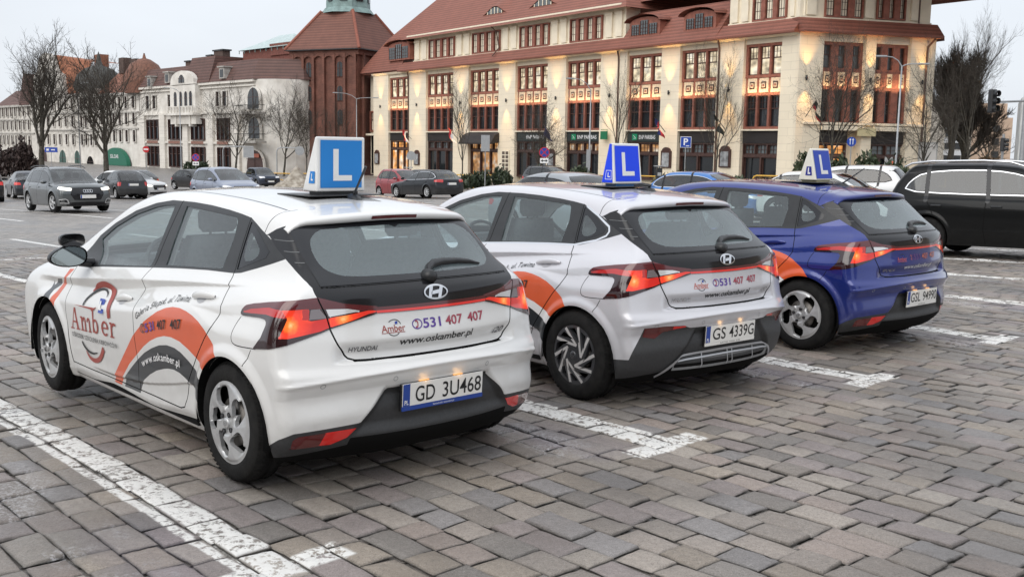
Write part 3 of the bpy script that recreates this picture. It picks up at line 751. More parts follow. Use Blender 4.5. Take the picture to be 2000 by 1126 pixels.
    sill=S([(2.2,.225),(2.2,.1),(.3,.1),(.3,.225)])
    dx,dz=v.get('arc',(0,0))
    sh=lambda p:[(a+dx,b+dz) for a,b in p]
    oran=S(sh([(1.485,.255),(1.449,.310),(1.316,.425),(1.12,.596),(.962,.701),(.797,.780),(.70,.812),(.62,.827),(.53,.832),(.443,.826),(.36,.812),(.283,.791),(.215,.762),(.137,.712),(.09,.675),(.049,.630),(.02,.59),(.12,.50),(.243,.564),(.32,.600),(.401,.630),(.50,.656),(.60,.664),(.69,.658),(.782,.637),(.88,.602),(.974,.556),(1.197,.420),(1.323,.319),(1.38,.255)]))
    blkv=S(sh([(1.335,.255),(1.28,.331),(1.18,.398),(1.072,.465),(.97,.52),(.864,.563),(.76,.596),(.66,.612),(.566,.611),(.49,.597),(.411,.568),(.35,.54),(.286,.506),(.2,.45),(.3,.35),(.36,.418),(.41,.443),(.463,.462),(.53,.479),(.60,.484),(.67,.478),(.724,.467),(.82,.441),(.916,.402),(1.0,.358),(1.063,.312),(1.107,.255)]))
    chrome=S([(1.9,.925),(1.5,.957),(1.11,.990),(.78,1.016),(.45,1.038),(.166,1.051),(-.024,1.095),(-.098,1.130),(-.112,1.160),(-.098,1.192),(.03,1.262),(.166,1.318)],w=.013)
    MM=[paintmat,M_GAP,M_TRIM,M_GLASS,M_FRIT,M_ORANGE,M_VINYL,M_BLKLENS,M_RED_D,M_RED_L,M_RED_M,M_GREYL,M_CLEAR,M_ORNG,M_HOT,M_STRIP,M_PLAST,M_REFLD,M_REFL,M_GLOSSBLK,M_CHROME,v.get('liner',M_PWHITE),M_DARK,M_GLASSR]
    parts=[(FD,1),(RD,2),(TG,3),(BUM,4),(flap,5)]
    mats=[(oran,5)]+([(blkv,6)] if v.get('black',1) else [])
    if v.get('white'):mats=[(v['white'](S,sh),21)]+mats
    if v.get('fender'):
        mats+=[(S([(2.146,.888),(2.222,.881),(2.267,.813),(2.338,.768),(2.408,.698),(2.45,.63),(2.36,.60),(2.346,.678),(2.292,.746),(2.256,.795)]),5),
               (S([(2.318,.807),(2.399,.799),(2.479,.744),(2.499,.788),(2.516,.722),(2.584,.651),(2.60,.60),(2.46,.60),(2.461,.657),(2.450,.720),(2.359,.761)]),6)]
    mats+=[(f,1) for f in gaps]+[(cut1,1),(hood,1),(gut,2)]
    parts+=[(DLO,6),(FG,7),(RG,8),(QG,9)]
    mats+=[(DLO,2),(bgap,1),(bgap2,1),(FG,3),(RG,3),(QG,4),(QC,3)]
    if v.get('chrome'):mats.append((chrome,20))
    mats+=[(bz,19),(ledge,1),(rw,4),(rc,23)];parts+=[(bz,3),(rw,10)]
    mats+=[(TL,7),(maroon,8),(arm,10),(redm,9),(red2,10),(greyl,11),(whl,12),(org,13),(tdiv,1)];parts+=[(TL,11)]
    mats+=[(strip,8),(stripl,15)];parts+=[(strip,12)]
    mats+=[(blk,16),(low,22),(refd,17),(refl,18)];parts+=[(refd,13)]
    mats+=[(ws,3),(hlam,12),(grl,19)];parts+=[(ws,14),(hlam,15),(grl,16)]
    _x=np.linspace(-.1,2.6,60);_y=np.linspace(-.05,.82,30)
    cuts=[S(np.stack([_x,_c1(_x)],1),w=.0008),S(np.stack([_x,_c2(_x)],1),w=.0008),Rr([(-.05,.666),(.6,.666)],w=.0008),Rr([(-.05,.678),(.6,.678)],w=.0008),Rr(np.stack([_y,.628-.055*(_y/.8)**2],1),w=.0008)]
    sk.paint(parts,mats,[arch,archf],cuts)
    ob=lambda *a,**k:sk.obj(*a,**k)
    ob('body_shell',0,MM,root,(1,-1))
    for sd in(1,-1):
        for n,i in(('front_door',1),('rear_door',2)):ob(n,i,MM,root,(sd,))
        ob('window_trim',6,MM,root,(sd,));ob('front_side_window',7,MM,root,(sd,),off=-.005,skirt=-.006);ob('rear_side_window',8,MM,root,(sd,),off=-.005,skirt=-.006);ob('quarter_window',9,MM,root,(sd,),off=-.003,skirt=-.004)
        t=ob('tail_lamp',11,MM,root,(sd,),off=.005,skirt=.007);ob('rear_reflector',13,MM,root,(sd,),off=.002,skirt=.004);ob('headlamp',15,MM,root,(sd,),off=.002,skirt=.003)
    ob('fuel_flap',5,MM,root,(1,));ob('fuel_flap_side',5,MM,root,(-1,)) if False else None
    if (sk.pid==5).any():
        V,F,M,N=sk.part(5,(-1,));um,inv=np.unique(M,return_inverse=True);link('side_panel',rawmesh('side_panel',V,F,[MM[q] for q in um],inv,True,N),root)
    tg=ob('tailgate',3,MM,root,(1,-1));bu=ob('rear_bumper',4,MM,root,(1,-1))
    ob('rear_window',10,MM,root,(1,-1),off=.003,skirt=.005);ob('light_bar',12,MM,root,(1,-1),off=.004,skirt=.006);ob('windscreen',14,MM,root,(1,-1));ob('grille',16,MM,root,(1,-1))
    sk.liner(root,M_LINING,[7,8,9,10,14],.55)
    bv=sk.bvh()
    # spoiler: the roof drawn out over the rear window, with the high brake lamp in its lip
    m=MB();ys=np.linspace(-.585,.585,41);rows=[]
    for y in ys:
        a=abs(y)/.585;xe=-.265+.10*a**2.6;zt=1.372-.11*y*y+.004-.012*a**4;zl=zt-.004
        x0=-.002+.0*a;h0=bv.ray_cast(Vector((x0,y+.0013,2)),Vector((0,0,-1)))[0];hm=bv.ray_cast(Vector((-.09,y+.0013,2)),Vector((0,0,-1)))[0]
        z0=h0.z if h0 else 1.36;zm=hm.z if hm else 1.33
        zt=min(zm-.006,z0-.028)-.008;lip=.036-.014*a**3
        rows.append([(x0,y,z0+.0015),(-.09+.03*a,y,(zm if a<.9 else zm)+.004),(xe+.045,y,zt+.010),(xe+.012,y,zt+.001),(xe,y,zt-.010),(xe+.006,y,zt-lip),(xe+.02,y,zt-lip-.004),(-.10,y,zt-lip-.004)])
    n=len(rows[0]);m.add([p for r in rows for p in r],[(i*n+j,i*n+j+1,(i+1)*n+j+1,(i+1)*n+j) for i in range(len(rows)-1) for j in range(n-1)],True)
    m.add(rows[0],[tuple(range(n))]);m.add(rows[-1],[tuple(range(n))[::-1]])
    sp=m.build('roof_spoiler',paintmat,root)
    m=MB();k=[i for i,y in enumerate(ys) if abs(y)<.165];
    for i0,i1 in zip(k[:-1],k[1:]):
        q=[Vector(rows[i][j])+Vector((-.003,0,0)) for i,j in((i0,4),(i1,4),(i1,5),(i0,5))]
        q[0].z-=.002;q[1].z-=.002;q[2].z+=.006;q[3].z+=.006;m.add([tuple(x) for x in q],[(0,1,2,3)])
    m.build('brake_lamp',M_RED_D,sp)
    # slits in the pillar beside the rear glass
    d=Decal(bv,'rear',.002)
    for sd in(1,-1):
        for zc,yc,w in((1.235,.603,.022),(1.185,.610,.020),(1.137,.614,.018)):d.ribbon([(sd*(yc-w),zc+.001),(sd*yc,zc),(sd*(yc+w*.6),zc+.001)],.005,1)
    d.build('pillar_slit',[M_SLIT],root)
    # wheels, arches, underside
    kit=KIT_ALLOY if v.get('alloy') else KIT_COVER
    for x in(-.012,2.56):
        for sd in(1,-1):put_wheel(root,(x,sd*.762,.312),sd,kit,v.get('steer',0)*(x>1),v.get('rot',.3)+x)
    m=MB()
    for x,rr in((-.037,.352),(2.53,.362)):
        for sd in(1,-1):
            A=[R(i) for i in range(-10,191,10)]
            y0,y1=sd*.868,sd*.46
            V=[(x+rr*math.cos(a),y0,.31+rr*math.sin(a)) for a in A]+[(x+rr*math.cos(a),y1,.31+rr*math.sin(a)) for a in A];k=len(A)
            m.add(V,[(i,i+1,k+i+1,k+i) for i in range(k-1)]);m.add(V[k:],[tuple(range(k))])
    m.box((1.25,0,.30),(3.0,1.2,.20));m.box((1.25,0,.42),(1.75,1.66,.42));m.box((-.46,0,.40),(.15,1.1,.20));m.box((2.95,0,.4),(.5,1.3,.35))
    m.build('underbody',M_DARK,root)
    cabin(root,v.get('seat',M_CABIN))
    # door handles
    for sd in(1,-1):
        for a0,a1,zz0,zz1 in((.455,.20,.902,.928),(1.425,1.20,.775,.803)):
            m=MB();P=[];rr=[]
            for t in np.linspace(0,1,13):
                x=a0+(a1-a0)*t;zc=zz0+(zz1-zz0)*t+.012*math.sin(math.pi*t);h=bv.ray_cast(Vector((x,sd*1.6,zc)),Vector((0,-sd,0)))[0]
                P.append((x,h.y+sd*(.010+.020*math.sin(math.pi*min(1,max(0,t)))**.6),zc));rr.append(.007+.013*math.sin(math.pi*t)**.7)
            V=[];n=10
            for p,r_ in zip(P,rr):
                for j in range(n):
                    w=2*math.pi*j/n;V.append((p[0],p[1]+.55*r_*math.cos(w),p[2]+1.05*r_*math.sin(w)))
            m.add(V,[(i*n+j,i*n+(j+1)%n,(i+1)*n+(j+1)%n,(i+1)*n+j) for i in range(12) for j in range(n)],True)
            m.mi=1
            xc=a0+(a1-a0)*.42;zc=(zz0+zz1)/2-.012;h=bv.ray_cast(Vector((xc,sd*1.6,zc)),Vector((0,-sd,0)))
            u=Vector((1,0,0));n_=h[1] if h[1].y*sd>0 else -h[1];vv=n_.cross(u).normalized();u=vv.cross(n_).normalized()
            A=[2*math.pi*i/24 for i in range(24)]
            m.add([tuple(h[0]+n_*.001+u*(.052*math.cos(a))+vv*(.030*math.sin(a))) for a in A],[tuple(range(24))],True)
            m.build('door_handle',[paintmat,v.get('cup',M_HCUP)],root)
    mirrors(root,paintmat,v)
    # wiper
    m=MB();C=[(-.006,1.060),(-.03,1.082),(-.075,1.098),(-.15,1.105),(-.25,1.104),(-.34,1.096),(-.415,1.082)];V=[]
    hs=[.022,.028,.027,.024,.021,.017,.006];ws=[.03,.032,.03,.026,.022,.018,.008]
    for (y,z),hh,ww in zip(C,hs,ws):
        h=bv.ray_cast(Vector((-2.5,y,z)),Vector((1,0,0)));p=h[0];n_=h[1] if h[1].x<0 else -h[1];up=Vector((0,0,1));up=(up-n_*up.dot(n_)).normalized()
        for a,b in((-.5,.003),(-.45,.8),(0,1),(.35,.8),(.5,.003)):V.append(tuple(p+up*(a*2*hh*.8)+n_*(.006+b*ww)))
    m.add(V,[(i*5+j,i*5+j+1,(i+1)*5+j+1,(i+1)*5+j) for i in range(len(C)-1) for j in range(4)],True);m.add(V[:5],[(0,1,2,3,4)]);m.add(V[-5:],[(4,3,2,1,0)])
    q=bv.ray_cast(Vector((-2.5,-.005,1.055)),Vector((1,0,0)))[0];m.lathe([(0,-.06),(.03,-.055),(.036,-.03),(.038,.0)],(q.x+.01,-.005,1.055),16,'x')
    m.build('rear_wiper',M_TRIM,root)
    # badge: slanted H in an oval
    d=Decal(bv,'rear',.006);d.ring((-.005,.978),.077,.036,.0085,44)
    d.poly([(.046,.957),(.028,.953),(.006,1.004),(.026,1.007)]);d.poly([(-.014,.950),(-.034,.952),(-.056,.999),(-.037,1.003)])
    d.poly([(.024,.968),(.017,.984),(-.036,.990),(-.029,.972)]);d.build('tailgate_badge',[M_BADGE],root)
    d=Decal(bv,'rear',.004);d.text('HYUNDAI',(.428,.7195),.036,.012,0,w=.145);d.build('maker_lettering',[M_BADGED if v.get('darkbadge') else M_BADGE],root)
    d=Decal(bv,'rear',.004);d.text('i20',(-.458,.720),.046,.012,.25,w=.10);d.build('model_lettering',[M_BADGED if v.get('darkbadge') else M_BADGE],root)
    v['rear'](bv,root)
    if v.get('left'):v['left'](bv,root)
    # number plate on its holder
    pz=.483;px=-.684 if v['bumper']==0 else -.668
    pl=link('plate_holder',None,root,(px,0,pz));pl.rotation_euler=(0,R(-3),0)
    m=MB();m.box((.008,0,-.008),(.018,.536,.142),0,.004);hm=m.build('holder_frame',M_GLOSSBLK,pl)
    m=MB();m.mi=0;m.box((-.003,0,.005),(.006,.520,.114));m.mi=1;m.quad((-.0064,.2595,.0615),(-.0064,.2595,-.0515),(-.0064,.216,-.0515),(-.0064,.216,.0615))
    m.build('number_plate',[M_PLATE,M_BLUEPL],pl)
    def ptext(t,y,z,size,mat,sx,bold=.0,off=-.0072):
        V,F=text2d(t,size,bold,0,sx);return [(off,y-a,z+b) for a,b in V],[f for f in F]
    m=MB()
    for t_,(ya,yb) in zip(v['plate'],v['pc']):
        V2,F2=text2d(t_,.114,.006);V2=V2-np.array([(V2[:,0].max()+V2[:,0].min())/2,0]);k=(ya-yb)/np.ptp(V2[:,0])
        m.add([(-.0072,(ya+yb)/2-a*k,-.036+b) for a,b in V2],F2)
    m.build('registration_number',[M_BLACK],pl)
    m=MB();V,F=ptext('PL',.238,-.044,.032,None,.8,.02);m.add(V,F);m.build('country_code',[M_PWHITE],pl)
    m=MB();m.mi=v['holdm'];m.box((-.004,0,-.064),(.006,.526,.022))
    m.mi=2
    V,F=ptext(v['hold'],0,-.0685,.014,None,1,.0,-.0075);m.add(V,F);m.build('holder_strip',[M_BLUEPL,M_PLATE,M_PWHITE if v['holdm']==0 else M_BLACK],pl)
    m=MB()
    for y in(.12,-.10):m.box((px+.006,y,.5485),(.012,.06,.006))
    m.build('plate_lamp',M_PLATELAMP,root)
    for y in(.12,-.10):
        l=bpy.data.lights.new('plate_lamp_light','POINT');l.energy=.02;l.color=(1,.55,.2);l.shadow_soft_size=.015
        o=bpy.data.objects.new('plate_lamp_light',l);COL.objects.link(o);o.parent=root;o.location=(px-.02,y,.556)
    # parking sensors
    d=Decal(bv,'rear',.001)
    for y in(.655,.29,-.31,-.705):
        d.mi=1;d.ring((y,.581-.03*abs(y)/2.5),.0125,.0125,.0028,20)
    d.build('parking_sensor',[paintmat,M_SENS],root)
    if v['bumper']==1:
        d=Decal(bv,'rear',.012);d.ribbon([(.60,.225),(.53,.29),(.475,.342),(.42,.362),(.2,.374),(0,.377),(-.2,.374),(-.42,.362),(-.475,.342),(-.53,.29),(-.60,.225)],.020,2)
        d.ribbon([(.475,.325),(.2,.337),(0,.340),(-.2,.337),(-.475,.325)],.010,1)
        d.mi=1;d.h=-.006;d.faces([(y,z) for y in np.linspace(-.5,.5,17) for z in(.262,.332-.012*0)],[(2*i,2*i+2,2*i+3,2*i+1) for i in range(16)])
        d.mi=0;d.h=.0
        for y in(.27,.02,-.03,-.27):d.ribbon([(y,.268),(y,.372)],.009,1)
        d.build('skid_plate',[M_SKID,M_SKIDD],root)
    else:
        pass
    # aerial on the roof
    z0=bv.ray_cast(Vector((.10,-.013,3)),Vector((0,0,-1)))[0].z
    ae=link('aerial',None,root,(.165,-.03,z0));m=MB()
    V=[]
    for x,w,h in((.125,.008,.006),(.09,.03,.022),(.02,.038,.034),(-.03,.036,.028),(-.055,.030,.004)):
        V+=[(x,-w,-.004),(x,-w*.7,h*.75),(x,0,h),(x,w*.7,h*.75),(x,w,-.004)]
    m.add(V,[(i*5+j,i*5+j+1,(i+1)*5+j+1,(i+1)*5+j) for i in range(4) for j in range(4)],True);m.add(V[-5:],[(0,1,2,3,4)])
    m.build('aerial_base',M_TRIM,ae)
    m=MB()
    if v['aerial']=='up':m.tube([(.0,0,.028),(-.035,0,.075),(-.105,-.01,.188)] if v.get('lean',0)==0 else [(0,0,.028),(-.08,0,.08),(-.20,-.02,.17)],[.008,.0065,.0075 if v.get('lean',0)==0 else .004],8)
    else:m.tube([(.0,0,.028),(-.02,.0,.045),(.05,.02,.05),(.12,.03,.04)],[.009,.010,.013,.010],8)
    m.build('aerial_mast',M_TRIM,ae)
    return root,bv
M_LINING=noisy('cabin lining',(.24,.24,.235),.1,30,.9)
M_SLIT=principled('pillar slit',(.10,.105,.11),.5)
M_HCUP=principled('handle recess',(.42,.43,.45),.4)
M_SENS=principled('sensor ring',(.30,.31,.32),.4)
M_SKID=principled('skid silver',(.40,.41,.43),.35,.4)
M_SKIDD=principled('skid grey',(.20,.205,.21),.45)
M_MIRR=principled('mirror glass',(.30,.34,.35),.03,1)
def cabin(root,mat):
    """what shows through the panes: seats with head rests, wheel, dashboard, parcel shelf"""
    def seat(x,y,name,w=.50):
        m=MB();m.box((x+.22,y,.60),(.52,w,.16),0,.05)
        V=[];prof=[(-.0,.58,.24),(-.05,.75,.25),(-.10,.95,.235),(-.14,1.10,.20),(-.155,1.17,.17)]
        for dx,z,hw in prof:V+=[(x+dx+.07,y-hw*w/.5,z),(x+dx+.10,y,z),(x+dx+.07,y+hw*w/.5,z),(x+dx-.05,y+hw*w/.5*.96,z),(x+dx-.07,y,z),(x+dx-.05,y-hw*w/.5*.96,z)]
        m.add(V,[(i*6+j,i*6+(j+1)%6,(i+1)*6+(j+1)%6,(i+1)*6+j) for i in range(4) for j in range(6)]+[tuple(24+j for j in range(6))],True)
        s_=m.build(name,mat,root)
        h=MB();V=[]
        for z,hw,t in((1.19,.10,.035),(1.22,.125,.05),(1.30,.128,.05),(1.345,.10,.035),(1.355,.06,.02)):
            V+=[(x-.15+t*math.cos(a),y+hw*math.sin(a),z) for a in [2*math.pi*i/12 for i in range(12)]]
        h.add(V,[(i*12+j,i*12+(j+1)%12,(i+1)*12+(j+1)%12,(i+1)*12+j) for i in range(4) for j in range(12)]+[tuple(48+j for j in range(12))],True)
        for d in(-.05,.05):h.tube([(x-.15,y+d,1.14),(x-.15,y+d,1.22)],.008,6)
        h.build('head_rest',mat,s_)
    for y in(.36,-.36):seat(1.18,y,'front_seat')
    for y in(.40,-.40):seat(.36,y,'rear_seat',.66)
    m=MB();m.box((1.92,0,.90),(.35,1.30,.16),0,.05);m.box((1.75,.36,.95),(.12,.36,.10),0,.03);m.build('dashboard',M_CABIN,root)
    m=MB();A=[2*math.pi*i/24 for i in range(25)];m.tube([(1.62+.19*.45*math.sin(a),.36+.185*math.cos(a),.94+.185*.9*math.sin(a)) for a in A],.014,6,False);m.tube([(1.62,.36,.94),(1.8,.36,.88)],.03,6);m.build('steering_wheel',M_CABIN,root)
    m=MB();m.box((-.17,0,.93),(.42,1.16,.02));m.build('parcel_shelf',M_CABIN,root)
    m=MB();m.box((1.62,-.02,1.315),(.03,.24,.06),0,.012);m.tube([(1.64,0,1.33),(1.72,0,1.36)],.01,6);m.build('interior_mirror',M_TRIM,root)
def mirrors(root,pm,v):
    for sd in(1,-1):
        x0,yc,zc=1.90,.945,1.0
        # shell: a rounded cup, glass facing back
        m=MB();n=24;V=[];out=[]
        for i in range(n):
            a=2*math.pi*i/n;c,s_=math.cos(a),math.sin(a)
            yy=.118*(abs(c)**.75)*(1 if c>0 else -1);zz=.068*(abs(s_)**.8)*(1 if s_>0 else -1)
            if c>0:zz=zz*(1-.35*c)-.012*c;
            out.append((yy,zz))
        for dx,k in((-.035,.97),(-.028,1.0),(.02,.97),(.06,.82),(.085,.55),(.095,.2)):
            V+=[(x0+dx,sd*(yc+a*k),zc+b*k) for a,b in out]
        m.mi=0;m.add(V[2*n:],[(i*n+j,i*n+(j+1)%n,(i+1)*n+(j+1)%n,(i+1)*n+j) for i in range(3) for j in range(n)]+[tuple(3*n+j for j in range(n))],True)
        m.mi=1;m.add(V[:3*n],[(i*n+j,i*n+(j+1)%n,(i+1)*n+(j+1)%n,(i+1)*n+j) for i in range(2) for j in range(n)],True)
        m.tube([(x0+.03,sd*.86,.955),(x0+.03,sd*.77,.945)],[.028,.034],8)
        w=m.build('door_mirror',[pm,M_GLOSSBLK],root)
        m=MB();m.add([(x0-.030,sd*(yc+a*.90),zc+b*.88) for a,b in out],[tuple(range(n))]);m.build('mirror_glass',M_MIRR,w)
        if v.get('instructor'):
            m=MB();V=[]
            for dx,k in((-.03,.95),(-.025,1),(.02,.95),(.04,.6)):
                for i in range(16):
                    a=2*math.pi*i/16;c,s_=math.cos(a),math.sin(a);V.append((x0+dx,sd*(.915+.078*k*(abs(c)**.6)*(1 if c>0 else -1)),1.100+.042*k*(abs(s_)**.7)*(1 if s_>0 else -1)))
            m.add(V,[(i*16+j,i*16+(j+1)%16,(i+1)*16+(j+1)%16,(i+1)*16+j) for i in range(3) for j in range(16)]+[tuple(range(16)),tuple(48+j for j in range(16))],True)
            m.tube([(x0,sd*.90,1.05),(x0,sd*.90,1.08)],.015,6);m.build('instructor_mirror',M_GLOSSBLK,root)

def rear_print(phone,www,amber,logo_only=False,pc=None):
    def f(bv,root):
        d=Decal(bv,'rear',.0022)
        d.mi=0;d.text('Amber',(.268,.803),.050,.006,w=.132);d.mi=1
        d.ring((.262,.828),.040,.036,.004,20,40,165);d.ring((.268,.812),.036,.030,.004,20,215,330)
        d.mi=2;d.poly([(.257,.838),(.243,.840),(.243,.853),(.257,.851)]);d.mi=0;d.rect(.335,.205,.797,.800);d.build('emblem_sticker',[amber,M_VINYL,M_BLUE],root)
        d=Decal(bv,'rear',.0022)
        d.mi=0;d.ring((.128,.829),.031,.026,.0055,30);d.mi=1 if not logo_only else 0
        d.ribbon([(.139,.843),(.131,.846),(.124,.837),(.124,.822),(.130,.812),(.138,.815)],[.012,.008,.006,.006,.008,.012],2)
        d.mi=0;d.text('531',(.036,.806),.068,.018,w=.112);d.mi=1;d.text('407',(-.110,.807),.066,.018,w=.116);d.text('407',(-.266,.808),.066,.018,w=.120);d.build('phone_number',list(phone),root)
        d=Decal(bv,'rear',.0022);d.text('www.oskamber.pl',(-.002,.7335),.052,.012,w=.476);d.build('web_address',[www],root)
    return f
def left_print(bv,root):
    d=Decal(bv,'left',.002)
    d.mi=1;d.text('Galeria Słupsk, ul. Tuwima',None,.050,.004,.22,0,.95,[(1.062,.702),(1.0,.735),(.93,.768),(.83,.803),(.74,.828),(.65,.848),(.56,.861),(.462,.870)])
    d.mi=3;d.ring((.968,.664),.034,.027,.005,24);d.ribbon([(.955,.678),(.965,.680),(.973,.668),(.970,.652),(.960,.648)],[.01,.006,.005,.006,.01],2)
    d.mi=2;d.text('531',None,.072,.014,0,0,.9,[(.935,.643),(.80,.678)]);d.mi=1;d.text('407',None,.072,.014,0,0,.9,[(.775,.683),(.655,.703)]);d.text('407',None,.072,.014,0,0,.9,[(.605,.709),(.468,.730)])
    d.mi=4;d.text('www.oskamber.pl',None,.060,.014,0,0,.95,[(1.0,.434),(.93,.462),(.85,.490),(.76,.510),(.67,.519),(.58,.520),(.50,.513)])
    d.build('door_lettering',[M_BRICKR,M_BLACK,M_PURPLE,M_VINYL,M_PWHITE],root)
    d=Decal(bv,'left',.002);d.mi=0
    # serif word built stem by stem: baseline drifts up towards the rear as on the car
    xs=lambda u:2.11-u*.90
    zb=lambda u:.508+.046*u
    def q(*p):d.poly([(xs(u),zb(u)+h) for u,h in p])
    def bowl(uc,hc,ru,rh,w,a0,a1,thin=.35):
        n=16;A=[a0+(a1-a0)*i/n for i in range(n+1)]
        pts=[];inn=[]
        for a in A:
            c,s_=math.cos(R(a)),math.sin(R(a));k=w*(thin+(1-thin)*abs(c))
            pts.append((xs(uc+ru*c),zb(uc)+hc+rh*s_));inn.append((xs(uc+(ru-k)*c),zb(uc)+hc+(rh-.014)*s_))
        d.faces(pts+inn,[(i,i+1,n+2+i,n+1+i) for i in range(n)])
    q((.005,0),(.075,0),(.075,.008),(.005,.008));q((.03,.006),(.045,.006),(.098,.140),(.085,.140));q((.085,.142),(.112,.142),(.165,.006),(.130,.006));q((.115,0),(.185,0),(.185,.008),(.115,.008));q((.058,.044),(.128,.044),(.128,.054),(.058,.054))
    X=.092
    q((.205,0),(.262,0),(.262,.008),(.205,.008));q((.222,.006),(.245,.006),(.245,X),(.205,X),(.205,X-.009),(.222,X-.012))
    for a in(.245,.325):
        bowl(a+.030,X-.030,.030,.030,.022,0,180,.3);q((a+.038,.006),(a+.060,.006),(a+.060,X-.028),(a+.038,X-.028));q((a+.022,0),(a+.076,0),(a+.076,.008),(a+.022,.008))
    q((.430,.004),(.452,.004),(.452,.150),(.412,.150),(.412,.141),(.430,.138));bowl(.480,.046,.052,.046,.026,-150,150)
    bowl(.650,.046,.060,.047,.026,0,318);q((.600,.044),(.706,.044),(.706,.053),(.600,.053))
    q((.735,0),(.805,0),(.805,.008),(.735,.008));q((.752,.006),(.776,.006),(.776,X),(.735,X),(.735,X-.009),(.752,X-.012));bowl(.810,X-.034,.040,.034,.022,40,165,.3)
    d.poly([(2.03,.672),(1.69,.690),(1.655,.700),(1.69,.676)])
    d.ribbon([(1.825,.775),(1.79,.802),(1.745,.822),(1.68,.838),(1.62,.840),(1.56,.828),(1.515,.795),(1.482,.745),(1.462,.70),(1.454,.657)],[.006,.022,.034,.036,.04,.044,.05,.05,.046,.042],2)
    d.ribbon([(1.865,.395),(1.83,.362),(1.77,.348),(1.70,.353),(1.63,.385),(1.575,.45)],[.006,.02,.026,.03,.036,.042],2)
    d.mi=1
    d.ribbon([(1.875,.684),(1.86,.718),(1.83,.748),(1.78,.780),(1.71,.803),(1.65,.806),(1.60,.787),(1.585,.765)],[.016,.020,.020,.018,.016,.014,.010,.004],2)
    d.ribbon([(1.925,.446),(1.895,.42),(1.84,.398),(1.76,.390),(1.68,.408)],[.014,.018,.016,.012,.003],2)
    d.text('OŚRODEK SZKOLENIA KIEROWCÓW',None,.040,.003,0,0,.75,[(2.088,.461),(1.85,.467),(1.60,.476),(1.342,.487)])
    d.mi=2;d.poly([(1.650,.750),(1.568,.752),(1.540,.674),(1.615,.671)]);d.mi=3
    d.poly([(1.626,.737),(1.606,.7375),(1.588,.690),(1.609,.6895)]);d.poly([(1.604,.689),(1.565,.690),(1.570,.701),(1.608,.700)])
    d.build('door_emblem',[M_BRICKR,M_BLACK,M_BLUE,M_PWHITE],root)
def roof_sign(label,car,bv,s):
    """an L board: a hollow plastic prism on a magnetic foot; face and side panels stand proud"""
    z0=bv.ray_cast(Vector((s["x"],.013,3)),Vector((0,0,-1)))[0].z
    mw=car.matrix_world if False else Matrix.Translation(car.location)@Matrix.Rotation(car.rotation_euler[2],4,'Z')
    o=thing('roof_sign',label,'sign',tuple(mw@Vector((s['x'],s['y'],z0))),car.rotation_euler[2]+s.get('rz',0),'learner signs on the roofs')
    w,h,zb=s['w']/2,s['h'],.027;tw=s.get('tw',w);rb,rt_,fb,ft=[q-s['x'] for q in s['xs']]
    m=MB();V=[(rb,-w,zb),(rb,w,zb),(fb,w,zb),(fb,-w,zb),(rt_,-tw,zb+h),(rt_,tw,zb+h),(ft,tw,zb+h),(ft,-tw,zb+h)]
    m.add(V,[(0,3,2,1),(4,5,6,7),(0,1,5,4),(1,2,6,5),(2,3,7,6),(3,0,4,7)])
    b=m.build('sign_body',s['body'],o)
    md=b.modifiers.new('bevel','BEVEL');md.width=.008;md.segments=2
    def face(pts,L,off,name,pm,lm,frame=None):
        """panel on the face spanned by bl, br, tl"""
        bl,br,tl,tr=[Vector(p) for p in pts];n=(br-bl).cross(tl-bl).normalized()
        at=lambda u,v,k:tuple(bl.lerp(br,u).lerp(tl.lerp(tr,u),v)+n*k)
        m=MB();
        if frame:
            m.mi=2;m.quad(*[at(u,v,off*.6) for u,v in frame])
        m.mi=0
        for q in L['panel']:m.quad(*[at(u,v,off) for u,v in q])
        m.mi=1
        for q in L['ink']:m.quad(*[at(u,v,off+.0012) for u,v in q])
        m.build(name,[pm,lm,M_PWHITE],o)
    a,bb,c,d=V[1],V[0],V[5],V[4]
    face((a,bb,c,d),s['face'],.003,'sign_face',s['blue'],M_WHITE)
    face((V[2],V[1],V[6],V[5]),s['side'],.003,'sign_side',s['blue2'],M_WHITE)
    face((V[3],V[2],V[7],V[6]),s['face'],.003,'sign_front',s['blue'],M_WHITE)
    m=MB();xc=(rb+fb)/2;m.box((xc+.04,0,.007),(fb-rb+.20,s['w']+.16,.006),0,.002);m.mi=1;m.box((xc,0,.018),((fb-rb)*.85,s['w']*.75,.02));m.build('magnet_foot',[M_TRIM,s['foot']],o)
    return o

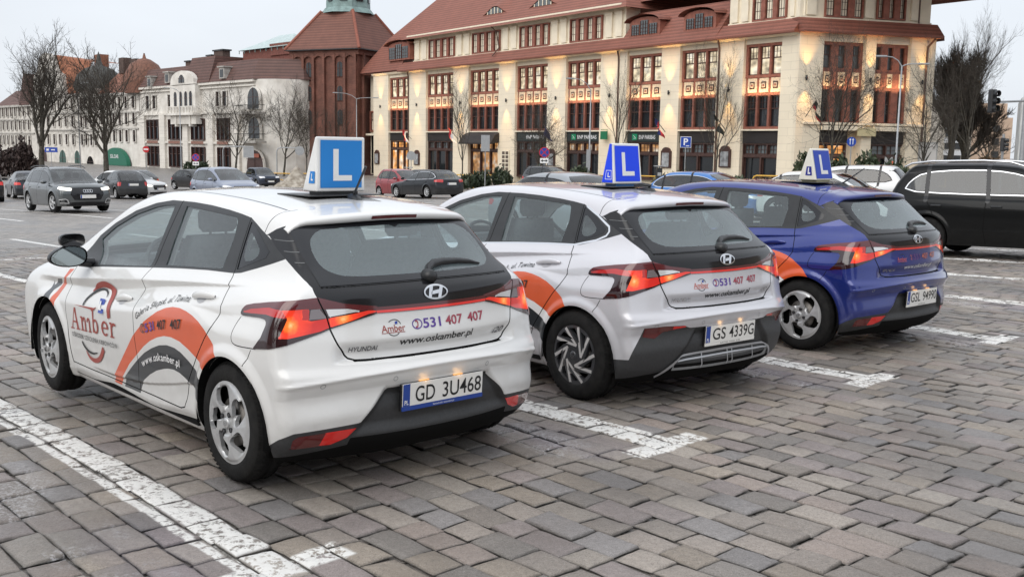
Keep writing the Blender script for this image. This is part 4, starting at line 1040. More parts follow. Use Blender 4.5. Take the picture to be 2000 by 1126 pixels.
P_WHITE=paint('car white',(.74,.74,.73),0,.3,dirt=.55)
P_SILV=paint('car pearl silver',(.60,.60,.635),.15,.3,dirt=.5)
P_BLUE=paint('car deep blue',(.006,.021,.19),.3,.28,dirt=.25)
c1,bv1=learner_car('white hatchback with orange arch livery and plate GD 3U468',(-.80826,5.76036),R(132.613),P_WHITE,
  dict(bumper=0,fender=1,plate=('GD','3U468'),pc=((.182,.058),(.008,-.250)),hold='Samochód z Autoświat.pl' if False else 'Samochód z autosalon.pl',holdm=0,aerial='up',instructor=1,darkbadge=1,steer=R(-3),rot=.25,
  rear=rear_print((M_PURPLE,M_MAROON),M_BLACK,M_BRICKR),left=left_print))
c2,bv2=learner_car('pearl silver hatchback with dark alloy wheels and plate GS 4339G',(1.08433,7.63550),R(129.504),P_SILV,
  dict(bumper=1,alloy=1,chrome=1,plate=('GS','4339G'),pc=((.19,.055),(.017,-.25)),hold='AUTO 59 842 · HYUNDAI · SŁUPSK',holdm=1,aerial='down',rot=.1,cup=principled('handle recess silver',(.40,.40,.43),.35),white=lambda S,sh:S(sh([(1.38,.255),(1.197,.420),(.974,.556),(.782,.637),(.60,.664),(.40,.63),(.243,.564),(.1,.45),(.286,.506),(.411,.568),(.566,.611),(.76,.596),(.97,.52),(1.18,.398),(1.335,.255)])),
  rear=rear_print((M_PURPLE,M_MAROON),M_BLACK,principled('print salmon',(.55,.16,.13),.35)),left=left_print))
c3,bv3=learner_car('deep blue hatchback with orange arch livery and plate GSL 94990',(3.13954,9.61532),R(131.917),P_BLUE,
  dict(bumper=0,arc=(-.13,.03),plate=('GSL','94990'),pc=((.204,.033),(-.008,-.252)),hold='AUTOSERWIS SŁUPSK',holdm=1,aerial='up',lean=1,rot=.5,cup=principled('handle recess blue',(.01,.02,.14),.35),
  white=lambda S,sh:S(sh([(1.38,.255),(1.197,.420),(.974,.556),(.782,.637),(.60,.664),(.40,.63),(.243,.564),(.1,.45),(.286,.506),(.411,.568),(.566,.611),(.76,.596),(.97,.52),(1.18,.398),(1.335,.255)])),
  rear=rear_print((principled('print violet',(.10,.03,.16),.35),principled('print orange faint',(.42,.12,.09),.35)),M_PWHITE,principled('print rose',(.45,.10,.12),.35)),left=left_print))
_L=lambda x0,x1,z0,z1,t,b:[[(x0,z0),(x0+t,z0),(x0+t,z1),(x0,z1)],[(x0+t,z0),(x1,z0),(x1,z0+b),(x0+t,z0+b)]]
LT=principled('sign light blue',(.012,.21,.60),.5);LB=principled('sign royal blue',(.004,.055,.80),.5);LC=principled('sign indigo',(.02,.06,.42),.5);LD=principled('sign dark blue',(.008,.015,.24),.5)
roof_sign('white roof sign with sky blue L panel on the white hatchback',c1,bv1,dict(x=.32,y=0,w=.32,h=.305,xs=(.248,.243,.400,.262),body=M_WHITE,blue=LT,blue2=LT,foot=M_TRIM,
  face=dict(panel=[[(.07,.07),(.93,.07),(.93,.94),(.07,.94)]],ink=_L(.33,.72,.20,.78,.11,.10)),
  side=dict(panel=[[(.40,.15),(.86,.15),(.86,.37),(.40,.37)]],ink=_L(.56,.72,.20,.33,.055,.03))))
roof_sign('all blue roof sign with white edges and L on the pearl silver hatchback',c2,bv2,dict(x=.42,y=0,w=.305,h=.30,tw=.145,xs=(.353,.388,.488,.412),body=M_WHITE,blue=LB,blue2=LB,foot=principled('foot blue',(.03,.12,.3),.3),
  face=dict(panel=[[(.07,.06),(.93,.06),(.93,.94),(.07,.94)]],ink=_L(.31,.74,.20,.78,.12,.11)),
  side=dict(panel=[[(.07,.03),(.93,.03),(.93,.985),(.07,.985)]],ink=_L(.50,.74,.16,.28,.07,.028)+[[(.30,.105),(.86,.105),(.86,.118),(.30,.118)],[(.30,.322),(.86,.322),(.86,.335),(.30,.335)],[(.30,.118),(.335,.118),(.335,.322),(.30,.322)],[(.825,.118),(.86,.118),(.86,.322),(.825,.322)]])))
roof_sign('cream roof sign with indigo L panel on the deep blue hatchback',c3,bv3,dict(x=.43,y=0,w=.30,h=.292,xs=(.338,.405,.528,.428),body=principled('sign cream',(.78,.76,.66),.35,0,.3),blue=LC,blue2=LD,foot=principled('foot cream',(.5,.47,.3),.4),
  face=dict(panel=[[(.06,.05),(.95,.05),(.95,.94),(.06,.94)]],ink=_L(.35,.74,.19,.80,.12,.12)),
  side=dict(panel=[[(.38,.15),(.80,.15),(.80,.43),(.38,.43)]],ink=_L(.52,.70,.19,.39,.09,.055))))

# ------------------------------------------------------------------ the sloping market square
UD=np.array([.672,-.7406]);ND=np.array([.7406,.672])
_tz=tab([-400,-130,-90,-52,-46,-40,-22,-18,-9,-5,400],[-2.3,-2.2,-1.95,-1.2,-1.03,-.82,-.38,-.28,-.09,0,0])
def ground_z(x,y):return _tz(UD[0]*np.asarray(x)+UD[1]*np.asarray(y))
def gz(x,y):return float(ground_z(x,y))
def stone_shader(name,near):
    """worn granite setts: tone per stone, granite speckle, damp patches, and the bay lines painted across them"""
    m=bpy.data.materials.new(name);m.use_nodes=True;N,L=nodes(m);b=N['Principled BSDF']
    M=lambda op,a,b_=None,c=None:mathn(N,L,op,a,b_,c)
    g=N.new('ShaderNodeNewGeometry');P=g.outputs['Position']
    def noise(sc,det=5,ro=.6,vec=None):
        n=N.new('ShaderNodeTexNoise');n.inputs['Scale'].default_value=sc;n.inputs['Detail'].default_value=det;n.inputs['Roughness'].default_value=ro;L.new(vec or P,n.inputs['Vector']);return n.outputs['Fac']
    def mixc(f,a,c):
        x=N.new('ShaderNodeMix');x.data_type='RGBA'
        for s_,q in((0,f),(6,a),(7,c)):
            if isinstance(q,tuple):x.inputs[s_].default_value=(*q,1)
            elif isinstance(q,(int,float)):x.inputs[s_].default_value=q
            else:L.new(q,x.inputs[s_])
        return x.outputs[2]
    def ss(a,b_,x):
        n=N.new('ShaderNodeMapRange');n.interpolation_type='SMOOTHSTEP';n.inputs[1].default_value=a;n.inputs[2].default_value=b_;L.new(x,n.inputs[0]);return n.outputs[0]
    def dot(v):
        n=N.new('ShaderNodeVectorMath');n.operation='DOT_PRODUCT';L.new(P,n.inputs[0]);n.inputs[1].default_value=v;return n.outputs['Value']
    u=dot((UD[0],UD[1],0));v=dot((ND[0],ND[1],0))
    if near:
        at=N.new('ShaderNodeAttribute');at.attribute_name='tone';tone=at.outputs['Color']
    else:
        cx=N.new('ShaderNodeCombineXYZ');L.new(u,cx.inputs[0]);L.new(v,cx.inputs[1])
        w=N.new('ShaderNodeTexNoise');w.inputs['Scale'].default_value=1.3;w.inputs['Detail'].default_value=2;L.new(P,w.inputs['Vector'])
        sc=N.new('ShaderNodeVectorMath');sc.operation='MULTIPLY_ADD';L.new(w.outputs['Color'],sc.inputs[0]);sc.inputs[1].default_value=(.08,.08,0);L.new(cx.outputs[0],sc.inputs[2])
        br=N.new('ShaderNodeTexBrick');L.new(sc.outputs[0],br.inputs['Vector']);br.inputs['Scale'].default_value=1;br.inputs['Brick Width'].default_value=.27;br.inputs['Row Height'].default_value=.175
        br.inputs['Mortar Size'].default_value=.011;br.inputs['Mortar Smooth'].default_value=.3;br.inputs['Color1'].default_value=(.40,.365,.335,1);br.inputs['Color2'].default_value=(.25,.235,.22,1);br.inputs['Mortar'].default_value=(.035,.033,.03,1);br.offset=.5
        tone=br.outputs['Color']
    # granite speckle and broad weathering
    sp=noise(150,3,.8);sp2=noise(34,6,.7);big=noise(.55,5,.55);big2=noise(.13,4,.6)
    c=mixc(M('MULTIPLY',ss(.52,.75,sp),.75),tone,(.50,.47,.44));c=mixc(M('MULTIPLY',ss(.48,.30,sp),.85),c,(.07,.065,.06))
    c=mixc(M('MULTIPLY',ss(.30,.72,sp2),.35),c,(.11,.10,.09))
    c=mixc(M('MULTIPLY',ss(.5,.75,noise(1.7,4,.6)),.25),c,(.13,.095,.07))
    if near:   # joints packed with dark grit
        sk0=N.new('ShaderNodeAttribute');sk0.attribute_name='crown';c=mixc(ss(.40,.0,sk0.outputs['Fac']),c,(.035,.031,.026))
    # damp: darker and shinier in patches and where the parked cars drip
    damp=ss(.42,.66,big)
    c=mixc(M('MULTIPLY',damp,.42),c,(.055,.052,.050))
    # bay lines
    def band(x,a,b_,e=.008):
        return M('MULTIPLY',ss(a-e,a+e,x),ss(b_+e,b_-e,x))
    wob=M('MULTIPLY',M('SUBTRACT',noise(3.5,3,.6),.5),.035)
    vw=M('ADD',v,wob)
    vp=M('SUBTRACT',M('MULTIPLY',M('FRACT',M('DIVIDE',M('SUBTRACT',vw,1.972-.6),2.63)),2.63),.6)
    on=ss(1.2,1.25,v)
    ue=M('MULTIPLY_ADD',M('SUBTRACT',v,2.1),-.06,-3.72);du=M('SUBTRACT',u,ue)   # distance past the rear end of a bay line
    first=ss(3.4,3.35,v)
    b1=band(vp,.006,.163);lo=M('MULTIPLY',band(vp,-.075,-.022),first);hi=M('MULTIPLY',band(vp,.182,.225),M('SUBTRACT',1,first))
    lines=M('MAXIMUM',b1,M('MAXIMUM',lo,hi))
    row1=M('MULTIPLY',lines,M('MULTIPLY',ss(.06,.04,du),ss(-5.12,-5.08,du)))
    tb=M('MULTIPLY',band(du,-.02,.155,.012),band(vp,-.22,.41,.015));tb2=M('MULTIPLY',band(du,-5.25,-5.08,.012),band(vp,-.25,.42,.015))
    row1=M('MAXIMUM',row1,M('MAXIMUM',tb,tb2))
    row2=M('MULTIPLY',band(vp,0,.14),M('MULTIPLY',ss(-13.2,-13.3,u),ss(-24.6,-24.5,u)))
    row2=M('MAXIMUM',row2,M('MULTIPLY',band(u,-18.98,-18.84),ss(2,2.1,v)))
    row3=M('MULTIPLY',band(vp,0,.14),M('MULTIPLY',ss(-32.2,-32.3,u),ss(-43.6,-43.5,u)));row3=M('MAXIMUM',row3,band(u,-37.9,-37.75))
    mask=M('MULTIPLY',M('MAXIMUM',row1,M('MAXIMUM',row2,row3)),on)
    wear=noise(26,7,.72);wear2=noise(5,4,.6)
    keep=ss(.42,.50,M('ADD',M('MULTIPLY',wear,.75),M('MULTIPLY',wear2,.25)))
    # an older, scoured line beside each bay line
    old=M('MULTIPLY',M('MULTIPLY',band(vp,-.60,-.24,.05),M('MULTIPLY',ss(.15,.0,du),ss(-3.4,-1.5,du))),M('MULTIPLY',ss(.47,.60,noise(42,8,.8)),ss(.42,.58,noise(2.2,3,.5))))
    if near:
        sk=N.new('ShaderNodeAttribute');sk.attribute_name='crown';keep=M('MULTIPLY',keep,ss(.15,.6,sk.outputs['Fac']))
    pm=M('MULTIPLY',mask,keep)
    c=mixc(M('MULTIPLY',M('MULTIPLY',old,on),.75),c,(.52,.51,.52))
    blue=M('MULTIPLY',M('MULTIPLY',band(vp,-.45,-.05,.06),M('MULTIPLY',ss(.1,-.02,du),ss(-1.3,-.5,du))),on);c=mixc(M('MULTIPLY',blue,.14),c,(.13,.11,.20))
    c=mixc(pm,c,mixc(noise(40,5,.7),(.70,.69,.66),(.84,.83,.80)))
    L.new(c,b.inputs['Base Color'])
    r=M('MULTIPLY_ADD',damp,-.26,.54);r=M('MULTIPLY_ADD',sp2,.16,r);r=M('SUBTRACT',r,M('MULTIPLY',big2,.14));L.new(r,b.inputs['Roughness'])
    b.inputs['Specular IOR Level'].default_value=.45
    h=M('MULTIPLY_ADD',sp2,1.0,M('MULTIPLY',sp,.35))
    if not near:h=M('ADD',M('MULTIPLY',h,.25),M('MULTIPLY',M('SUBTRACT',1,br.outputs['Fac']),1.2))
    bp=N.new('ShaderNodeBump');bp.inputs['Strength'].default_value=.75;bp.inputs['Distance'].default_value=.014;L.new(h,bp.inputs['Height']);L.new(bp.outputs[0],b.inputs['Normal'])
    return m
# one sheet to the horizon
xs=np.unique(np.concatenate([np.linspace(-900,-120,14),np.linspace(-120,120,61),np.linspace(120,900,14)]));ys=np.unique(np.concatenate([np.linspace(-120,0,13),np.linspace(0,160,81),np.linspace(160,1500,20)]))
X,Y=np.meshgrid(xs,ys,indexing='ij');Zg=ground_z(X,Y)-.016-.009*((Y>1.5)&(Y<19.9)&(np.abs(X)<.53*Y+.5))
i,j=np.meshgrid(np.arange(len(xs)-1),np.arange(len(ys)-1),indexing='ij');a=(i*len(ys)+j).ravel();n=len(ys)
tag(link('paving',rawmesh('paving',np.stack([X,Y,Zg],-1).reshape(-1,3),np.stack([a,a+n,a+n+1,a+1],1),[stone_shader('paving stone far',False)])),kind='structure')
# the setts near the camera, each a cushion-topped block with its own size, tilt and tone
def setts():
    rng=np.random.default_rng(5);V=[];F=[];tone=[];crown=[];k=0
    pal=np.array([(.20,.185,.172),(.22,.205,.19),(.175,.163,.152),(.205,.18,.168),(.165,.165,.172),(.235,.222,.205),(.185,.168,.17),(.15,.145,.14),(.21,.19,.165)])*np.array([1.75,1.64,1.54])
    def grid(near):
        g=np.array([0,.018,.055,.22,.42,.58,.78,.945,.982,1]) if near else np.array([0,.05,.5,.95,1]);h=np.array([0,.025,.075,.28,.5,.72,.925,.975,1]) if near else np.array([0,.07,.5,.93,1])
        a=np.array([0,.60,.92,1,1,1,1,.92,.60,0]) if near else np.array([0,.8,1,.8,0]);b=np.array([0,.60,.92,1,1,1,.92,.60,0]) if near else np.array([0,.8,1,.8,0])
        S,T=np.meshgrid(g,h,indexing='ij');return S,T,np.minimum(a[:,None],b[None,:])
    G={True:grid(True),False:grid(False)}
    def vn(x,y,s):   # cheap smooth noise for broken edges
        return np.sin(x*s+1.7*np.sin(y*s*.83+.4))*np.cos(y*s*1.13+1.3*np.sin(x*s*.71))
    for kv in range(-5,112):
        v0=1.972+(kv-3)*.17533;off=rng.uniform(0,.3);uu=-32.0+off;wv=.17533
        while uu<1.5:
            ln=rng.choice([.17,.21,.25,.29,.33],p=[.14,.27,.28,.2,.11])*rng.uniform(.93,1.07)
            cu,cv=uu+ln/2,v0+wv/2;x=UD[0]*cu+ND[0]*cv;y=UD[1]*cu+ND[1]*cv
            if 2.6<y<20.5 and abs(x)<.53*y+.8:
                near=y<9.5;S,T,cr=G[near]
                j1=rng.uniform(.002,.0065,4);cor=rng.uniform(-.008,.008,(4,2))
                c=np.array([(uu+j1[0],v0+j1[2]),(uu+ln-j1[1],v0+j1[2]),(uu+ln-j1[1],v0+wv-j1[3]),(uu+j1[0],v0+wv-j1[3])])+cor
                q=(c[0]*((1-S)*(1-T))[...,None]+c[1]*(S*(1-T))[...,None]+c[2]*(S*T)[...,None]+c[3]*((1-S)*T)[...,None])
                if near:
                    e=(1-cr)*.5+.12;q=q+np.stack([vn(q[...,0],q[...,1],55),vn(q[...,1],q[...,0],49)],-1)*.0055*e[...,None]
                tl=rng.normal(0,.0024,2);h0=rng.normal(0,.003);dome=rng.uniform(.000,.003)
                z=-.011+cr*.011+(h0+tl[0]*(S-.5)*2+tl[1]*(T-.5)*2+dome*(1-((S-.5)**2+(T-.5)**2)*4))*(cr>0)
                if near:z=z+(vn(q[...,0]*1.0,q[...,1],38)*.0013+rng.normal(0,.0009,S.shape))*(cr>.5)
                px=UD[0]*q[...,0]+ND[0]*q[...,1];py=UD[1]*q[...,0]+ND[1]*q[...,1]
                V.append(np.stack([px,py,z+_tz(q[...,0])],-1).reshape(-1,3))
                na,nb=S.shape;a=(np.arange(na-1)[:,None]*nb+np.arange(nb-1)[None,:]).ravel()+k;F.append(np.stack([a,a+nb,a+nb+1,a+1],1));k+=na*nb
                t=pal[rng.integers(len(pal))]*rng.uniform(.80,1.12);tt=np.ones((na*nb,4));tt[:,:3]=t*(.30+.70*np.clip(cr.ravel()*1.35-.25,0,1))[:,None];tone.append(tt);crown.append(cr.ravel())
            uu+=ln
    me=rawmesh('paving_setts',np.vstack(V),np.vstack(F),[stone_shader('paving stone near',True)])
    a=me.attributes.new('tone','FLOAT_COLOR','POINT');a.data.foreach_set('color',np.vstack(tone).ravel().astype(np.float32))
    a=me.attributes.new('crown','FLOAT','POINT');a.data.foreach_set('value',np.concatenate(crown).astype(np.float32))
    return tag(link('paving_setts',me),kind='structure')
setts()

# ------------------------------------------------------------------ parked and passing cars on the square
def car_spec(L,W,H,wb,ro,kind,hub=.33):
    """profile tables for an ordinary car: rear axle at x=0, nose at wb+front overhang"""
    xr,xn=-ro,L-ro;k=lambda f:xr+L*f
    T=dict(
     suv=([(0,.60),(.012,.80),(.04,.90),(.085,.97),(.2,1.0),(.38,1.0),(.52,.975),(.60,.88),(.70,.71),(.735,.665),(.86,.635),(.955,.585),(.985,.50)],.60,.92),
     hatch=([(0,.62),(.02,.76),(.06,.90),(.10,.955),(.2,.985),(.38,1.0),(.52,.975),(.60,.90),(.73,.70),(.77,.665),(.88,.61),(.965,.54),(.99,.45)],.62,.9),
     mpv=([(0,.60),(.012,.78),(.035,.90),(.08,.97),(.22,1.0),(.40,1.0),(.52,.97),(.64,.85),(.80,.645),(.84,.60),(.92,.55),(.975,.46),(.99,.40)],.60,.92),
     wagon=([(0,.60),(.012,.70),(.04,.80),(.09,.935),(.13,.965),(.3,1.0),(.42,.99),(.50,.96),(.64,.70),(.68,.655),(.85,.60),(.965,.52),(.99,.42)],.63,.9),
     sedan=([(0,.60),(.01,.70),(.06,.74),(.15,.77),(.27,.95),(.38,1.0),(.48,.99),(.55,.95),(.68,.70),(.72,.655),(.86,.60),(.965,.52),(.99,.42)],.62,.88),
     bubble=([(0,.58),(.03,.68),(.08,.80),(.15,.91),(.26,.985),(.40,1.0),(.52,.97),(.62,.87),(.74,.69),(.80,.64),(.90,.59),(.97,.52),(.99,.42)],.60,.84))[kind]
    top=[(xr-.6,H*.5)]+[(k(a),H*b) for a,b in T[0]]+[(xn+.4,H*.3)]
    zb=T[1]*H;hw=W/2;s=lambda z,w:(z*H,hw*w)
    side=[s(.07,.90),s(.13,.95),s(.2,.975),s(.3,.99),s(.42,1.0),s(.5,.995),s(.56,.975),(zb,hw*.945),(zb+.03,hw*.915),(zb+.10,hw*.885),s(.92,hw and .70),s(1.05,.60)]
    rear=[(.1*H,xr+.14),(.16*H,xr+.06),(.25*H,xr+.012),(.34*H,xr),(.44*H,xr+.015),(.54*H,xr+.04),(.62*H,xr+.06)]
    zr,xx=([(.75,.16),(.88,.32),(.98,.48)] if kind in('suv','mpv') else [(.72,.22),(.86,.52),(.97,.86)] if kind in('hatch','bubble') else [(.70,.25),(.85,.55),(.96,.9)] if kind=='wagon' else [(.72,.07),(.8,.2),(.9,.5)]),0
    rear+=[(a*H,xr+b) for a,b in zr]
    front=[(.09*H,xn-.16),(.16*H,xn-.06),(.27*H,xn-.008),(.38*H,xn),(.46*H,xn-.02),(.54*H,xn-.09),(.62*H,xn-.3)]
    return dict(hub=hub,zb=.17 if kind!='suv' else .22,xr=min(0,-ro*.12),xf=wb+.2,crown=.10,top=top,side=side,shift=[(xr,.05),(0,.03),(wb*.5,0),(xn,-.05)],plan=[(xr,.945),(0,.985),(wb*.3,1),(wb*.7,1),(wb,.985),(xn,.92)],
      rear=rear,rk=.28,rp=2.4,front=front,fk=.36,fp=2.4,flare=[(0,hub+.05,.02),(wb,hub+.05,.02)],kst=.10,krr=.08,kff=.10,ztop=H*.93,htop=H*.975,xfine=9,xmid=wb*.55,L=L,W=W,Hh=H,wb=wb,ro=ro,zbelt=zb)
_kits={}
def simple_kit(r,style):
    key=(round(r,3),style)
    if key in _kits:return _kits[key]
    kit=[];t=tyre_mesh(r,.205,r*.66,32);t.v=t.v;o=t.build('tyre',M_TYRE);kit.append(('tyre',o.data));bpy.data.objects.remove(o)
    m=MB();Rm=r*.67;m.mi=1;m.lathe([(0,.055),(Rm,.055)],n=24,axis='y');m.mi=0;m.lathe([(Rm,.098),(Rm*.90,.093),(Rm*.87,.06)],n=24,axis='y')
    n=5 if style!='multi' else 9
    for k in range(n):
        a=2*math.pi*k/n;w=.17 if n==5 else .10;ca,sa=math.cos(a),math.sin(a)
        P=[(Rm*.12,-w*Rm*.9),(Rm*.92,-w*Rm),(Rm*.92,w*Rm),(Rm*.12,w*Rm*.9)]
        m.ext([(p*ca-q*sa,p*sa+q*ca) for p,q in P],(0,.072,0),(1,0,0),(0,0,1),(0,.022,0))
    m.lathe([(0,.100),(Rm*.24,.098),(Rm*.26,.07)],n=12,axis='y');o=m.build('rim',[M_SILV,M_DARK]);kit.append(('rim',o.data));bpy.data.objects.remove(o)
    _kits[key]=kit;return kit
def parked_car(label,x,y,rz,sp,pm,group=None,lights=None,glass=None,dlo=None,roofrail=False,chrome=False,cladding=False,plate='f r',step=.03,extra=None,cat='car',name='parked_car',steer=0,kit='five',rails=None,z=None,tail=None):
    root=thing(name,label,cat,(x,y,gz(x,y) if z is None else z),R(rz),group or 'cars on the market square')
    # sit the car on the slope of the square
    d=Vector((math.cos(R(rz)),math.sin(R(rz))));l=Vector((-d.y,d.x))
    px=(gz(x+d.x*1.3,y+d.y*1.3)-gz(x-d.x*1.3,y-d.y*1.3))/2.6;py=(gz(x+l.x,y+l.y)-gz(x-l.x,y-l.y))/2
    root.rotation_euler=(math.atan(py),-math.atan(px),R(rz))
    B=Body(sp);sk=Skin(B,step,step*1.1);H,W,L,wb,ro=sp['Hh'],sp['W'],sp['L'],sp['wb'],sp['ro'];zb=sp['zbelt'];xn=L-ro
    S=lambda p,**k:Feat('side',p,**k);gl=glass or M_GLASSD
    xk=lambda f:-ro+L*f
    if dlo is None:dlo=[(.10,.66),(.125,.80),(.19,.90),(.30,.925),(.45,.915),(.54,.875),(.615,.79),(.685,.675),(.66,.635),(.3,.645)]
    D=[(xk(a),H*b) for a,b in dlo];ins=S(D,r=1)
    C=np.mean(D,0);inn=S([tuple(C+(np.array(p)-C)*np.array([.965,.86])) for p in D],r=1)
    pill=[S([(xk(a),H*.6),(xk(b),H*1.0)],w=.075) for a,b in ((.44,.42),(.20,.19))]
    wr=H*.905;rw=Feat('rear',[(-.1,zb+.05),(W*.36,zb+.05),(W*.33,wr-.05),(W*.28,wr),(-.1,wr+.02)],r=0)
    rwo=Feat('rear',[(-.1,zb+.02),(W*.395,zb+.02),(W*.36,wr-.02),(W*.30,wr+.04),(-.1,wr+.05)])
    ws=Feat('front',[(-.1,zb+.05),(W*.40,zb+.045),(W*.345,H*.88),(W*.30,H*.93),(-.1,H*.95)])
    lg=lights or {}
    hl=Feat('front',dom=lambda P:P[:,0]>xn-.42,pts=lg.get('head',[(W*.30,H*.42),(W*.44,H*.425),(W*.52,H*.47),(W*.50,H*.505),(W*.38,H*.49),(W*.30,H*.455)]))
    tl=Feat('wrap',tail or [(W*.31,H*.50),(W*.56,H*.49),(W*.60,H*.56),(W*.52,H*.60),(W*.34,H*.585)])
    gr=Feat('front',dom=lambda P:P[:,0]>xn-.42,pts=lg.get('grille',[(-.1,H*.30),(W*.24,H*.30),(W*.28,H*.40),(W*.25,H*.47),(-.1,H*.47)]))
    lowg=Feat('front',dom=lambda P:P[:,0]>xn-.42,pts=lg.get('low',[(-.1,H*.15),(W*.36,H*.15),(W*.38,H*.22),(-.1,H*.235)]))
    rlow=Feat('rear',[(-.1,H*.08),(W*.6,H*.08),(W*.6,H*.17),(W*.3,H*.20),(-.1,H*.20)])
    arches=[S(None,c=(c,sp['hub'],sp['hub']+.045)) for c in(0,wb)]
    doorl=[S([(xk(.435),H*.62),(xk(.43),H*.3),(xk(.44),H*.16)],w=.014),S([(xk(.665),H*.63),(xk(.68),H*.4),(xk(.675),H*.16)],w=.014),S([(xk(.20),H*.62),(xk(.235),H*.45),(xk(.28),H*.25)],w=.014)]
    MM=[pm,M_GAP,M_GLOSSBLK,gl,M_PLAST,M_LAMPON if lg.get('on') else M_CLEAR,M_RED_L if lg.get('ton') else M_RED_M,M_CHROME]
    parts=[(ins,1),(inn,2),(rwo,3),(rw,3),(ws,4),(hl,5),(tl,6),(gr,7)];mats=[(f,1) for f in doorl]
    if cladding:mats+=[(S([(-9,0),(9,0),(9,H*.175),(-9,H*.175)]),4)]+[(S(None,c=(c,sp['hub'],sp['hub']+.085)),4) for c in(0,wb)]
    mats+=[(rlow,4),(lowg,2),(ins,7 if chrome else 2),(inn,3)]
    if chrome:mats.insert(-1,(S([tuple(C+(np.array(p)-C)*np.array([.98,.915])) for p in D],r=1),2))
    mats+=[(f,2) for f in pill]+[(rwo,2),(rw,3),(ws,3),(hl,5),(tl,6),(gr,2)]
    sk.paint(parts,mats,arches)
    sk.obj('body_shell',0,MM,root,(1,-1))
    for sd in(1,-1):
        sk.obj('window_trim',1,MM,root,(sd,));sk.obj('side_window',2,MM,root,(sd,));sk.obj('headlamp',5,MM,root,(sd,),.004,.006);sk.obj('tail_lamp',6,MM,root,(sd,),.006,.008)
    sk.obj('rear_window',3,MM,root,(1,-1));sk.obj('windscreen',4,MM,root,(1,-1));sk.obj('grille',7,MM,root,(1,-1),-.01,-.012)
    m=MB();m.box((wb/2,0,.30),(wb+.5,W*.66,.2));m.box((wb/2,0,zb*.55),(wb-.75,W*.9,zb*.5));m.box((-ro*.45,0,.42),(ro*.55,W*.6,.25));m.box((xn-.45,0,.42),(.5,W*.6,.25))
    for c in(0,wb):
        for sd in(1,-1):
            rr=sp['hub']+.05;A=[R(i) for i in range(-10,191,20)];k=len(A)
            V=[(c+rr*math.cos(a),sd*W*.485,sp['hub']+rr*math.sin(a)) for a in A]+[(c+rr*math.cos(a),sd*W*.26,sp['hub']+rr*math.sin(a)) for a in A]
            m.add(V,[(i,i+1,k+i+1,k+i) for i in range(k-1)]);m.add(V[k:],[tuple(range(k))])
    m.build('underbody',M_DARK,root)
    m=MB()
    for sx in(wb*.50,wb*.18):
        for sy in(W*.21,-W*.21):
            m.box((sx,sy,zb*.98),(.16,.46,.62*H*.5),0,.06);m.box((sx-.04,sy,H*.80),(.11,.25,.2),0,.05)
    m.box((wb*.80,0,zb*.93),(.5,W*.76,.14),0,.05);m.build('seats',M_CABIN,root)
    kk=simple_kit(sp['hub'],kit)
    for c in(0,wb):
        for sd in(1,-1):put_wheel(root,(c,sd*(W/2-.115),sp['hub']),sd,kk,R(steer) if c>0 else 0,.4+c)
    for sd in(1,-1):
        m=MB();V=[];xm=xk(.655);n=12
        for dx,q in((-.05,.9),(-.04,1),(.03,.95),(.09,.5)):V+=[(xm+dx,sd*(W/2+.045+.105*q*math.cos(2*math.pi*i/n)),zb+.09+.068*q*math.sin(2*math.pi*i/n)) for i in range(n)]
        m.add(V,[(i*n+j,i*n+(j+1)%n,(i+1)*n+(j+1)%n,(i+1)*n+j) for i in range(3) for j in range(n)]+[tuple(range(n)),tuple(3*n+j for j in range(n))],True);m.build('door_mirror',pm,root)
    bv=sk.bvh()
    for sd in(1,-1):
        for a in(.245,.475):
            h=bv.ray_cast(Vector((xk(a),sd*2,zb-.09)),Vector((0,-sd,0)))
            if h[0] is None:continue
            m=MB();m.box((h[0].x,h[0].y+sd*.012,zb-.09),(.19,.035,.032),0,.012);m.build('door_handle',pm if not chrome else M_TRIM,root)
    rng=random.Random(label)
    for ch,vx in(('r',-1),('f',1)):
        if ch not in plate:continue
        zc=H*(lg.get('pz_'+ch,.33 if ch=='f' else .40));h=bv.ray_cast(Vector((vx*9,.07,zc)),Vector((-vx,0,0)))
        if h[0] is None:continue
        p=link('number_plate',None,root,(h[0].x+vx*.012,0,zc));m=MB();m.box((0,0,0),(.02,.52,.115));m.build('plate',M_PLATE,p)
        t='G'+''.join(rng.choice('SDLAWK') for _ in range(1))+' '+''.join(rng.choice('0123456789') for _ in range(5)) if False else ''
        m=MB();m.quad((vx*.0115,-vx*.258,.055),(vx*.0115,-vx*.258,-.055),(vx*.0115,-vx*.216,-.055),(vx*.0115,-vx*.216,.055));m.build('plate_band',M_BLUEPL,p)
    if rails or roofrail:
        m=MB()
        for sd in(1,-1):
            P=[(xk(a),sd*W*.335,H*b) for a,b in((.09,.955),(.12,.99),(.2,1.012),(.4,1.018),(.5,1.0),(.555,.955))];m.tube(P,[.012,.02,.02,.02,.02,.012],6)
        m.build('roof_rail',rails or M_TRIM,root)
    if extra:extra(root,bv,sp)
    return root,bv
PC=lambda n,c,mt=.3,d=.35:paint('car '+n,c,mt,.3,dirt=d,coat=.4 if max(c)<.06 else .8,spec=.25 if max(c)<.06 else .5)
SUV=lambda **k:car_spec(k.get('L',4.4),k.get('W',1.84),k.get('H',1.62),k.get('wb',2.63),k.get('ro',.85),'suv',k.get('hub',.345))
